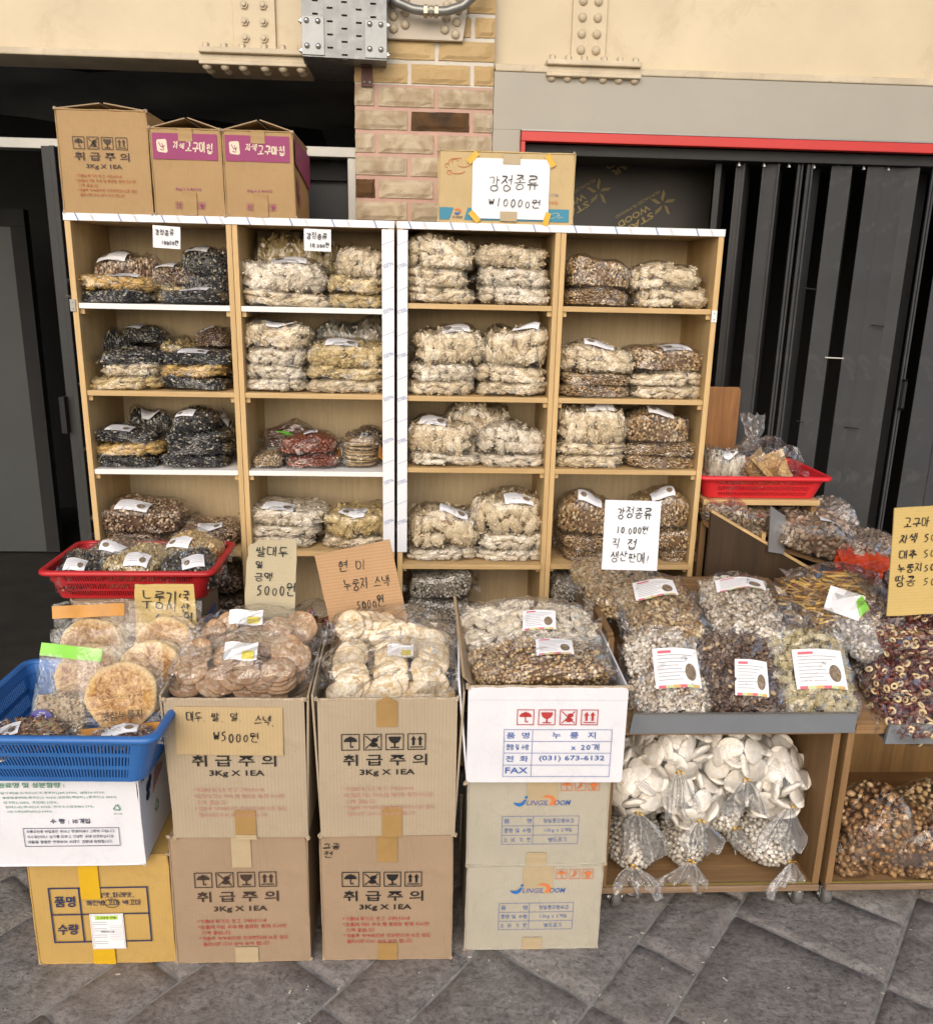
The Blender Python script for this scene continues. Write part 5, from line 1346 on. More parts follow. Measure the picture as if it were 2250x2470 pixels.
# third shelf of the second bay: peanuts, beans, sausages, crackers
def bead_bag(label, loc, w_, d_, h_, mat, r=(.0052, .0042, .0040), d=.0078, seed=0, rot=(0, 0, 0), lab=None, cat='snack bag', name='bean_bag', fin=.028, back=0., group=None, wob=0.0, film=None):
    b = thing(name, label, cat, loc, rot, group)
    me = contents_cluster(w_, d_, h_, seed, d, r, 2, wob); me.materials.append(mat)
    o = bpy.data.objects.new('contents', me); link(o, b); o['kind'] = 'stuff'
    fm = film_mesh(w_, d_, h_, seed+5, fin, back); inst(fm, 'film', b, mat=film or FILM)
    if lab:
        lm = label_mesh(w_, d_, h_, *lab[:5], big=len(lab) > 5)
        for m_ in LBL: lm.materials.append(m_)
        link(bpy.data.objects.new('label', lm), b)
    return b
PEANUT = M_grain('red_peanut', [(0, (.15, .030, .014)), (.5, (.26, .062, .028)), (1, (.36, .11, .05))], .35, .5, 60)
SOY = M_grain('soy_bean', [(0, (.26, .18, .09)), (.5, (.40, .29, .16)), (1, (.52, .41, .26))], .35, .5, 60)
bead_bag('red peanut bag on a white shelf, lower of two', (-.345, 2.61, 1.052), .165, .17, .042, PEANUT, seed=31)
bead_bag('red peanut bag with white label on a white shelf, upper of two', (-.358, 2.605, 1.092), .172, .16, .056, PEANUT, seed=32, lab=(.01, -.03, .042, .04, .1))
bead_bag('small yellow soybean bag beside the red peanut bags', (-.478, 2.60, 1.052), .096, .15, .042, SOY, (.0048, .0044, .0042), .0078, 33)
bead_bag('black bean bag behind the stacked crackers on third shelf', (-.190, 2.70, 1.09), .12, .12, .06, C_['black'], (.005, .0045, .0045), .0085, 34)
CRK = M_grain('cracker_stack', [(0, (.36, .24, .11)), (1, (.60, .46, .26))])
def cracker_mat(name, a, b, c, rim=None, r=.0395, amt=.6):
    m, nt, out = newmat(name); v = mapped(nt); oi = N(nt, 'ObjectInfo'); ad = N(nt, 'VectorMath', operation='ADD'); L(nt, v, ad.inputs[0]); L(nt, oi.outputs['Location'], ad.inputs[1])
    n1 = noise(nt, ad.outputs[0], 62, 4, .62, 1.2); n2 = noise(nt, ad.outputs[0], 210, 4, .7)
    cc = ramp(nt, n1.outputs[0], [(.36, a), (.5, b), (.62, c)])
    if rim:
        ln = N(nt, 'VectorMath', operation='LENGTH'); L(nt, mapped(nt, (1/r, 1/r, .2/r)), ln.inputs[0])
        cc = mixc(nt, ramp(nt, ln.outputs['Value'], [(.55 if r < .05 else .78, 0), (.98, amt)]), cc, rim)
    cc = mixc(nt, .7, cc, ramp(nt, oi.outputs['Random'], [(0, .80), (1, 1.08)]), 'MULTIPLY')
    cc = mixc(nt, ramp(nt, n2.outputs[0], [(.42, .35), (.56, 0)]), cc, a)
    bb = bumpn(nt, n1.outputs[0], .5, .0018); bb = bumpn(nt, n2.outputs[0], .6, .0014, bb)
    princ(nt, out, cc, .6, 0, bb, .3); return m
CR_BROWN = cracker_mat('brown_cracker', (.32, .17, .085), (.52, .36, .22), (.74, .62, .48), (.34, .18, .08))
CR_WHITE = cracker_mat('white_cracker', (.60, .40, .17), (.82, .73, .56), (.87, .83, .74), (.55, .36, .15), amt=.45)
CR_FLAT = cracker_mat('flat_cracker', (.36, .22, .09), (.52, .37, .18), (.62, .50, .30))
NUR = cracker_mat('scorched_rice', (.24, .09, .022), (.44, .24, .07), (.60, .38, .14), (.72, .55, .28), .077, .75)
def cracker_mesh(r, t, seed, name='cracker', wav=.06, ex=22):
    rng = np.random.default_rng(seed); n, m = 28, 7; P = []
    ph = rng.uniform(0, 6, 4)
    for s in (1, -1):
        G = np.zeros((n+1, m, 3))
        for i in range(n+1):
            a = 2*pi*i/n
            rr_ = r*(1+.025*sin(3*a+ph[0])+.02*sin(7*a+ph[1]))
            for j in range(m):
                f = (0, .35, .65, .86, .95, .985, 1)[j]; ed = (1-f**ex)**.5 if f < 1 else 0
                G[i, j] = (rr_*f*cos(a), rr_*f*sin(a), s*t/2*ed+wav*t*1.6*sin(6*f*cos(a)+ph[2])*sin(5*f*sin(a)+ph[3])*(f < .98)+.12*t*(cos(a*2+ph[2]))*f*f)
        P.append(G if s > 0 else G[::-1])
    mb = MB(); mb.grid(P[0]); mb.grid(P[1]); return mb.mesh(name, True)
CRK_M = [cracker_mesh(.0395, .0088, k) for k in range(3)]
FLATC = cracker_mesh(.048, .004, 9)
fb = thing('cracker_bag', 'bag of thin stacked crackers with orange film end on white shelf', 'snack bag', (-.200, 2.605, 1.052))
for k in range(13): inst(FLATC, 'cracker', fb, (BAG_RND.uniform(-.006, .006), BAG_RND.uniform(-.01, .01), .006+.0062*k), (BAG_RND.uniform(-.08, .08), BAG_RND.uniform(-.08, .08), BAG_RND.uniform(0, 6)), mat=CR_FLAT)
inst(film_mesh(.125, .12, .095, 61), 'film', fb, mat=FILM)
ORF = M_plain('orange_film', (.62, .25, .03), .25, var=.1, bump=.2, bscale=30)
for s in (-1, 1): MB().raw([(s*.058, -.03, .03), (s*.058, .02, .06), (s*.082, .015, .045), (s*.080, -.035, .018)], [(0, 1, 2, 3)]).build('film_end', ORF, fb)
sg = thing('sausage_bag', 'bag of dark brown dried sticks with green tie behind the peanuts', 'snack bag', (-.432, 2.70, 1.075))
for k in range(12):
    a = k % 6
    MB().tube([(-.065+.013*t, .012*sin(t*.5+k)+(k//6)*.012-.02, .012+.011*(k % 6)+.012*sin(pi*t/10)) for t in range(11)], .0058, 8).build('dried_stick', M_plain('dried_root', (.13, .055, .035), .45, var=.35, scale=30, bump=.4, bscale=80), sg, smooth=True)
inst(film_mesh(.16, .10, .085, 62), 'film', sg, mat=FILM)
MB().raw([(-.04, -.055, .075), (.05, -.055, .045), (.052, -.056, .050), (.0, -.057, .074)], [(0, 1, 2, 3)]).build('green_tie', M_plain('green_plastic', (.10, .36, .03), .35, var=.1), sg)

# ---- dark bags under the lowest shelves
for lb, x, y, z, w_, h_, k, n_ in (('greyish cluster bag in the shadow under third bay, upper', .056, 2.60, .63, .20, .085, 'grey', 0), ('greyish cluster bag in the shadow under third bay, lower', .055, 2.60, .555, .20, .075, 'grey', 0),
        ('greyish cluster bag in the shadow under third bay, lowest', .065, 2.61, .48, .22, .075, 'grey', 0), ('greyish cluster bag in the shadow under fourth bay', .49, 2.60, .62, .16, .08, 'grey', 0), ('greyish cluster bag under fourth bay, below another', .50, 2.61, .54, .18, .08, 'grey', 0),
        ('dark walnut bag in the shadow behind the red basket carton', -.675, 2.60, .64, .20, .075, 'walnut', 0), ('dark walnut bag in shadow behind red basket carton, lower', -.675, 2.60, .565, .22, .075, 'walnut', 0), ('dark walnut bag in shadow behind red basket carton, lowest', -.68, 2.60, .49, .22, .075, 'walnut', 0)):
    snack_bag(lb, (x, y, z), w_, .19, h_, k, n_, 'snack bags under the shelves', cluster=True)
for lb, x0, x1 in (('brown carton in shadow under the walnut bags of first bay', -.79, -.565), ('brown carton in shadow under the greyish bags of third bay', -.045, .20), ('brown carton in shadow under the greyish bags of fourth bay', .41, .62)):
    sb = thing('storage_carton', lb, 'box', ((x0+x1)/2, 2.535, .046), group='storage cartons under the cabinets')
    MB().box(-(x1-x0)/2, (x1-x0)/2, 0, .235, 0, .433).build('body', K_INNER, sb, bevel=.003)
    MB().box(-.022, .022, -.0015, -.0004, .30, .432).build('tape', TAPE, sb)
cb = thing('chilli_bag', 'clear bag of dried red chillies with grey label behind cartons', 'snack bag', (-.335, 2.36, .56))
CH = M_plain('red_chilli', (.38, .012, .010), .25, var=.25, scale=30, bump=.15)
DR = M_plain('dried_brown', (.22, .08, .03), .5, var=.4, scale=40, bump=.4)
for k in range(9):
    r = BAG_RND; a = r.uniform(-.6, .6); x0, z0 = r.uniform(-.03, .06), r.uniform(.01, .07)
    MB().tube([(x0+.012*t*cos(a+1.2), r.uniform(-.02, .02), z0+.010*t*sin(a+1.2)) for t in range(6)], [.006, .0065, .006, .005, .0035, .001], 7).build('chilli', CH if k % 2 else DR, cb, smooth=True)
inst(contents_cluster(.17, .12, .06, 71, .012, (.009, .004, .004)), 'contents', cb, (-.02, 0, .0), mat=C_['walnut'])['kind'] = 'stuff'
inst(film_mesh(.19, .13, .11, 72), 'film', cb, mat=FILM)
MB().raw([(-.085, -.07, .055), (-.020, -.072, .045), (-.012, -.068, .095), (-.078, -.066, .105)], [(0, 1, 2, 3)]).build('label', M_plain('grey_label', (.38, .40, .46), .5, var=.15, scale=60), cb)
struct2 = thing('carton_stack', 'brown carton under the chilli bag in the shadow', 'box', (-.33, 2.26, 0)); MB().box(-.13, .13, 0, .22, 0, .559).build('body', K_INNER, struct2, bevel=.003); MB().box(-.022, .022, -.0015, -.0004, .42, .558).build('tape', TAPE, struct2)

# ================================================================== BASKETS
def rrect(w_, d_, r, n=5):
    P = []
    for cx, cy, a0 in ((w_/2-r, d_/2-r, 0), (-w_/2+r, d_/2-r, pi/2), (-w_/2+r, -d_/2+r, pi), (w_/2-r, -d_/2+r, 1.5*pi)):
        for k in range(n+1): a = a0+pi/2*k/n; P.append((cx+r*cos(a), cy+r*sin(a)))
    return P
def basket(label, loc, w_, d_, h, inset, mat, rz=0, nbar=46, nside=34, bands=(.0, .12, .36, .48, .74, .86), name='plastic_basket'):
    b = thing(name, label, 'basket', loc, (0, 0, rz))
    top, bot = (w_, d_), (w_-2*inset, d_-2*inset)
    # solid corners and bands, then slats
    def loop(t, off=0): 
        ww, dd = bot[0]+(top[0]-bot[0])*t+off*2, bot[1]+(top[1]-bot[1])*t+off*2
        return rrect(ww, dd, .03)
    th = .003
    mb = MB()
    lv = [0, .10, .28, .36, .56, .64, .82, 1.0]
    for a, c in ((lv[0], lv[1]), (lv[2], lv[3]), (lv[4], lv[5]), (lv[6], lv[7])):
        A, B, A2, B2 = loop(a), loop(c), loop(a, -th), loop(c, -th); n = len(A)
        V = [(x, y, h*a) for x, y in A]+[(x, y, h*c) for x, y in B]+[(x, y, h*c) for x, y in B2]+[(x, y, h*a) for x, y in A2]
        F = []
        for k in range(4):
            for i in range(n):
                j = (i+1) % n; k2 = (k+1) % 4
                F.append((k*n+i, k*n+j, k2*n+j, k2*n+i))
        mb.raw(V, F)
    def slat(axis, s, t0, t1, u0, u1):
        pts = []
        for t in (t0, t1):
            ww, dd = bot[0]+(top[0]-bot[0])*t, bot[1]+(top[1]-bot[1])*t
            z = h*t
            f = (ww if axis == 'x' else dd)/(top[0] if axis == 'x' else top[1])
            if axis == 'x': q = [(u0*f, s*(dd/2-.0004), z), (u1*f, s*(dd/2-.0004), z), (u1*f, s*(dd/2-th), z), (u0*f, s*(dd/2-th), z)]
            else: q = [(s*(ww/2-.0004), u0*f, z), (s*(ww/2-.0004), u1*f, z), (s*(ww/2-th), u1*f, z), (s*(ww/2-th), u0*f, z)]
            pts += q
        mb.hexa(pts)
    for axis, cnt, half in (('x', nbar, top[0]/2-.045), ('y', nside, top[1]/2-.045)):
        for s in (-1, 1):
            for k in range(cnt):
                u = -half+2*half*(k+.5)/cnt; q = half/cnt*.52
                slat(axis, s, .09, .83, u-q, u+q)
            for a, c in ((-top[0]/2+.028 if axis == 'x' else -top[1]/2+.028, -half), (half, top[0]/2-.028 if axis == 'x' else top[1]/2-.028)):
                slat(axis, s, .09, .83, a, c)
    # corner shells
    for t0, t1 in ((.10, .28), (.36, .56), (.64, .82)):
        A, B = loop(t0), loop(t1)
        for q in range(4):
            idx = range(q*6, q*6+6)
            V = [(A[i][0], A[i][1], h*t0) for i in idx]+[(B[i][0], B[i][1], h*t1) for i in idx]
            mb.raw(V, [(i, i+1, 7+i, 6+i) for i in range(5)])
    mb.build('slatted_wall', mat, b)
    n = len(rrect(1, 1, .03)); base = rrect(bot[0]-.002, bot[1]-.002, .03)
    MB().raw([(x, y, .002) for x, y in base]+[(x, y, .006) for x, y in base], [tuple(range(n)), tuple(range(2*n-1, n-1, -1))]+[(i, (i+1) % n, n+(i+1) % n, n+i) for i in range(n)]).build('base', mat, b)
    prof = [(-.004, -.006), (.010, -.010), (.014, -.006), (.013, .002), (.004, .005), (-.004, .002)]
    V = []
    for dx, dz in prof: V += [(x, y, h+dz) for x, y in loop(1.0, dx)]
    n = len(loop(1.0)); k = len(prof)
    MB().raw(V, [(a*n+i, a*n+(i+1) % n, ((a+1) % k)*n+(i+1) % n, ((a+1) % k)*n+i) for a in range(k) for i in range(n)]).build('rim', mat, b, smooth=True)
    return b
REDB = M_plain('red_plastic', (.46, .018, .022), .42, var=.10, scale=10, bump=.05)
REDB2 = M_plain('red_plastic_bright', (.62, .022, .030), .40, var=.08, scale=10, bump=.05)
BLUEB = M_plain('blue_plastic', (.030, .135, .40), .42, var=.12, scale=10, bump=.05, dirt=.12, dirtc=(.03, .12, .3))
hc = carton('hygiene_carton', 'brown carton with small blue boxed lettering under the red basket', (-.775, 2.15, 0), .325, .24, .768, K_BROWN, 0, 15, .002)
flat(frame_polys(-.135, -.078, .715, .733, .001), INK_BLUE, hc, -.0034, 'table_print'); lettering('위생용품', -.127, -.086, .7195, .7285, INK_BLUE, hc, -.0034, .01)
side_print(lambda: flat([rect(.06, .20, .62, .69)], INK_BLUE, hc, -.0026, 'band_print'), hc, .325)
side_print(lambda: flat([rect(.08+.03*k, .098+.03*k, .635, .675) for k in range(4)], K_BROWN, hc, -.0032, 'logo_print'), hc, .325)
side_print(lambda: lettering('1호', .12, .15, .58, .60, INK_BLUE, hc, -.0026, .01), hc, .325)
basket('red plastic basket of snack bags resting on the brown carton', (-.783, 2.278, .770), .435, .265, .082, .022, REDB, 0, 52, 30)
for lb, x, y, z, w_, d_, h_, k, rz in (('silver and black cluster bag at the outer front corner of red basket', -.925, 2.235, .785, .135, .15, .080, 'black', .15), ('cream cluster bag in the middle of the red basket', -.785, 2.255, .785, .155, .17, .095, 'tan', -.1),
        ('black sesame bag at the front corner of red basket near the sign', -.640, 2.235, .785, .145, .15, .088, 'black', .2), ('golden cluster bag at the back of red basket', -.655, 2.345, .80, .165, .13, .095, 'gold', -.1), ('walnut cluster bag at the back of red basket', -.870, 2.345, .785, .17, .12, .085, 'walnut', .05)):
    snack_bag(lb, (x, y, z), w_, d_, h_, k, 1, 'snack bags in the red basket', (radians(6), 0, rz), cluster=True)

bb_ = basket('blue plastic basket of rice snacks on the white carton', (-.768, 1.785, .548), .425, .36, .130, .040, BLUEB, radians(-1.5), 44, 34, name='plastic_basket')
# scorched rice rounds
ORB = M_plain('orange_band', (.50, .22, .03), .35, var=.15, scale=20, bump=.1)
def nurungji(label, loc, rot, front=False, r=.077, orange_top=False, seed=0):
    b = thing('rice_round_bag', label, 'snack bag', loc, rot, 'scorched rice bags in the blue basket')
    inst(cracker_mesh(r, .014, seed+40, 'rice_round', .05), 'rice_round', b, (0, 0, r+.012), (pi/2, 0, 0), mat=NUR)
    if orange_top or not front: inst(cracker_mesh(r, .012, seed+41, 'rice_round', .05), 'rice_round', b, (.006, .02, r+.012), (pi/2, 0, 0), mat=NUR)
    mb = MB(); rng = np.random.default_rng(seed)
    for s in (-1, 1):
        P = np.zeros((16, 18, 3))
        for i in range(16):
            for k in range(18):
                u, v = -1+2*i/15, k/17
                x = u*r*1.16; z = v*(2*r+.05); bul = max(0, 1-u*u*.9)*math.sin(pi*min(1, v*1.15))**.5 if v < .86 else 0
                P[i, k] = (x*(1+.02*sin(9*v+seed)), s*(.013*bul+.0015)+.003*sin(6*u+8*v+seed), z+.004*sin(5*u+seed)*(k > 14))
        mb.grid(P)
    mb.build('film', FILM_S, b, smooth=True)
    bm = MB()
    P = np.zeros((12, 4, 3))
    for i in range(12):
        for k in range(4): P[i, k] = (-r*1.1+2.2*r*i/11, -.0155+.003*sin(i*.9), (.004+.008*k) if not orange_top else (2*r+.014+.010*k))
    bm.grid(P).build('printed_band', ORB, b, smooth=True)
    if front:
        lettering('햇살누룽지', -.040, .046, .040, .060, INK, b, -.0195, .008)
        lettering('햇살로 구운 우리쌀 누룽지', -.045, .050, .088, .093, INK_BROWN, b, -.0195, 0)
        for k in range(3): lettering('원재료명 쌀 백퍼센트 국내산 유통기한 별도표기', -.060, .066, .020-.006*k, .023-.006*k, INK_BROWN, b, -.0195, 0)
    return b
nurungji('scorched rice round in clear film with black lettering in blue basket', (-.655, 1.695, .625), (radians(-20), radians(-3), radians(6)), True, seed=1)
nurungji('scorched rice round half hidden behind the lettered one', (-.640, 1.80, .63), (radians(-18), radians(4), radians(-4)), seed=2)
nurungji('scorched rice bag behind the zip bag of soybeans', (-.770, 1.80, .62), (radians(-18), 0, radians(3)), seed=3)
nurungji('scorched rice bag with orange printed top at the basket back', (-.785, 1.88, .655), (radians(-15), radians(-3), 0), orange_top=True, seed=4)
nurungji('scorched rice bag leaning on the yellow cardboard sign', (-.615, 1.885, .655), (radians(-12), radians(-2), 0), seed=5)
# zip bag of soybeans
zb = thing('soybean_zip_bag', 'zip bag of soybeans with bright green seal in blue basket', 'snack bag', (-.806, 1.710, .618), (radians(-22), radians(5), radians(-4)))
rng = np.random.default_rng(9)
n_ = 950; P = np.stack([rng.uniform(-.058, .058, n_), rng.uniform(-.017, .017, n_), rng.uniform(.004, .098, n_)], 1); P[:, 2] *= (1-.25*(P[:, 0]/.06)**2)
P = P[thin(P, .0066, rng)]; n_ = len(P)
me = tri_mesh('soybeans', *scatter(ICO_V, ICO_F, P, randR(n_, rng), np.array([.0044, .0040, .0038])*rng.uniform(.9, 1.15, (n_, 1)), rng.uniform(0, 1, n_))); me.materials.append(SOY)
o = bpy.data.objects.new('soybeans', me); link(o, zb); o['kind'] = 'stuff'
MB().box(-.054, .054, -.010, .012, .004, .088).build('bean_core', SOY, zb)
mb = MB()
for s in (-1, 1):
    P = np.zeros((14, 16, 3))
    for i in range(14):
        for k in range(16):
            u, v = -1+2*i/13, k/15
            P[i, k] = (u*.066, s*(.021*(1-u*u)**.4*(1 if v < .5 else max(.05, 1-(v-.5)*2.1))+.001)+.003*sin(5*u+9*v), v*.178)
    mb.grid(P)
mb.build('film', M_film('zip_film', haze=.05, base=.01, gl=.4, bs=14, bstr=.3), zb, smooth=True)
GRN = M_plain('zip_green', (.20, .56, .035), .35, var=.08, bump=.1)
P = np.zeros((10, 4, 3))
for i in range(10):
    for k in range(4): P[i, k] = (-.068+.136*i/9, .002+.003*sin(i*.8), .172+.0095*k)
zs = MB().grid(P); Q = P.copy(); Q[..., 1] -= .003; zs.grid(Q); zs.build('zip_seal', GRN, zb, smooth=True)
for zz in (.166, .1615): MB().box(-.067, .067, -.003, -.001, zz, zz+.0015).build('zip_track', M_film('zip_film'), zb)
OVAL = M_plain('sticker_blue', (.035, .025, .22), .4, var=.05, bump=0)
flat([ell(-.030, .045, .023, .0145, 28)], OVAL, zb, -.0245, 'sticker')
lettering('국산', -.041, -.019, .038, .048, PAPER, zb, -.0255, .01); lettering('원산지', -.037, -.023, .050, .0545, PAPER, zb, -.0255, 0)
STK_M = M_grain('dried_slices', [(0, (.11, .042, .016)), (.5, (.24, .11, .045)), (1, (.42, .24, .11))], .45, .4, 60)
bead_bag('bag of brown dried slices with white label at front of blue basket', (-.872, 1.672, .612), .20, .085, .050, STK_M, (.016, .005, .0022), .0085, 81, (radians(8), radians(-6), radians(6)), (-.01, -.012, .062, .042, .1))
bead_bag('small dark bag with white label at the front rim of blue basket', (-.645, 1.660, .620), .13, .045, .045, STK_M, (.012, .005, .003), .009, 82, (radians(6), 0, radians(3)), (.0, -.005, .075, .03, .05))

# ================================================================== CRACKER BAGS IN THE CARTONS
def disc_bag(label, loc, discs, mat, fw, fd_, fh, seed, rot=(0, 0, 0), lab=None, tall=0.):
    b = thing('cracker_bag', label, 'snack bag', loc, rot, 'cracker bags in the open cartons')
    for k, (x, y, z, rx, ry, rz) in enumerate(discs): inst(CRK_M[k % 3], 'cracker', b, (x, y, z), (rx, ry, rz), mat=mat).rotation_mode = 'ZYX'
    inst(film_mesh(fw, fd_, fh, seed, .03, tall, .004), 'film', b, mat=FILM)
    if lab:
        P = np.zeros((6, 3, 3)); cx, cy, cz, lw, lh, tl = lab
        for i in range(6):
            for k in range(3): P[i, k] = (cx+lw*(i/5-.5), cy-lh*(k/2-.5)*-cos(tl), cz+lh*(k/2-.5)*sin(tl)+.003*sin(i*1.3))
        l_ = MB().grid(P).build('label', PAPER, b, smooth=True)
        Q = MB().raw([tuple(P[0, 0]*.45+P[5, 0]*.55+np.array([0, -.002, .0035])), tuple(P[0, 0]*.1+P[5, 0]*.9+np.array([0, -.002, .0035])), tuple((P[0, 0]*.1+P[5, 0]*.9)*.55+(P[0, 2]*.1+P[5, 2]*.9)*.45+np.array([0, -.002, .004])), tuple((P[0, 0]*.45+P[5, 0]*.55)*.55+(P[0, 2]*.45+P[5, 2]*.55)*.45+np.array([0, -.002, .004]))], [(0, 1, 2, 3)])
        Q.build('label_print', M_plain('ink_yellow', (.65, .55, .03), .6, var=0, bump=0), l_)
    return b
R_ = random.Random(41)
def d(x, y, z, rx, ry=0): return (x, y, z, radians(rx), radians(ry), R_.uniform(0, 6))
def heap(n, W, D, H, lean=(10, 55)):
    out = []
    for k in range(n):
        x, y = R_.uniform(-W/2, W/2), R_.uniform(-D/2, D/2)
        out.append(d(x, y, H*(.25+.75*k/n)*(1-.35*(2*x/W)**2), R_.uniform(*lean), R_.uniform(-22, 22)))
    return out
front = [d(-.112, -.012, .052, 34, -14), d(-.108, .02, .075, 30, -10), d(-.060, -.035, .024, 16, 20), d(-.04, -.035, .036, 14, 22), d(-.015, -.03, .046, 14, 20), d(.01, -.028, .056, 12, 18), d(.02, -.04, .020, 8, 8), d(.05, -.032, .034, 10, 10), d(.088, -.03, .026, 6, 4), d(.090, -.028, .037, 8, 2), d(.086, -.026, .048, 10, -2), d(.088, -.026, .059, 12, 0), d(.118, .02, .066, 50, 14), d(.10, .03, .078, 48, 10), d(-.03, .02, .066, 34, 0), d(-.125, -.03, .02, 8, 10)]+heap(12, .26, .10, .055, (5, 25))
disc_bag('bag of brown puffed crackers at the front of the tan carton', (-.418, 1.825, .685), front, CR_BROWN, .31, .18, .100, 401, (radians(8), 0, 0), (.005, -.02, .106, .075, .042, .7))
back = [d(-.090, -.02, .070, 50, -25), d(-.062, -.01, .086, 42, -28), d(-.015, -.03, .060, 46, 5), d(.0, .0, .074, 40, -5), d(.055, -.02, .070, 28, -6), d(.062, -.015, .081, 26, -6), d(.108, -.01, .068, 42, 14), d(.118, .0, .082, 46, 10)]+heap(12, .26, .09, .055, (10, 40))
disc_bag('bag of brown puffed crackers at the back of the tan carton', (-.415, 1.945, .705), back, CR_BROWN, .29, .15, .105, 402, (radians(8), 0, 0), (-.010, -.015, .118, .080, .035, .9), .03)
MB().box(-.145, .145, .008, .31, .0061, .318).build('inner_pack', K_INNER, o1)
front = []
for c_ in (-.095, -.003, .090):
    for k in range(6): front.append(d(c_+R_.uniform(-.010, .010), -.050+.017*k, .024+.0098*k, 38+R_.uniform(-8, 8), c_*60+R_.uniform(-12, 12)))
disc_bag('bag of white puffed crackers in three rows at the carton front', (-.072, 1.825, .675), front+[d(-.11+.055*k, -.055, .018, 20, R_.uniform(-10, 10)) for k in range(5)]+heap(8, .26, .12, .03, (5, 20)), CR_WHITE, .31, .18, .095, 403, (radians(6), 0, 0), (.02, .0, .104, .06, .03, .6))
back = [d(-.108+.020*k, -.01+.004*k, .074-.002*k, 52, -26) for k in range(5)]+[d(-.022, -.028, .068, 48, -8), d(.005, -.02, .062, 46, -6), d(.035, -.022, .056, 48, -2), d(.062, -.028, .052, 50, 4), d(.092, -.03, .048, 50, 8)]+heap(10, .24, .07, .045, (10, 30))
disc_bag('bag of white puffed crackers sloping at the back of the carton', (-.075, 1.945, .712), back, CR_WHITE, .30, .14, .10, 404, (radians(6), radians(4), 0), None, .06)
MB().box(-.145, .145, .008, .31, .0061, .318).build('inner_pack', K_INNER, o2)

# bags in the white open carton
BW = contents_bar(.335, .17, .10, 501, (.034, .022, .016), .021, 34); BW.materials.append(C_['white'])
CWb = contents_cluster(.33, .15, .085, 502, .0072, (.0050, .0038, .0038), 2, .007); CWb.materials.append(C_['brown'])
def big_bag(label, loc, rot, me, W, D, H, seed, lab, back=.0, fin=.03, mat=None, group=None, big=True, cat='snack bag', film=None):
    b = thing('snack_bag', label, cat, loc, rot, group)
    o = inst(me, 'contents', b, mat=mat) if mat else link(bpy.data.objects.new('contents', me), b); o['kind'] = 'stuff'
    inst(film_mesh(W, D, H, seed, fin, back, .0045), 'film', b, mat=film or FILM)
    if lab:
        lm = label_mesh(W, D, H, *lab, big=big)
        for m_ in LBL: lm.materials.append(m_)
        link(bpy.data.objects.new('label', lm), b)
    return b
big_bag('large white rice bar bag at the back of the white carton', (.262, 1.945, .728), (radians(26), 0, radians(-3)), BW, .335, .17, .10, 511, (.02, -.02, .078, .060, -.05))
big_bag('large brown nut cluster bag at the front of the white carton', (.272, 1.822, .700), (radians(16), 0, radians(2)), CWb, .33, .15, .085, 512, (.03, -.01, .085, .055, -.08))
MB().box(-.165, .165, .01, .31, .0061, .20).build('inner_pack', K_INNER, wc)

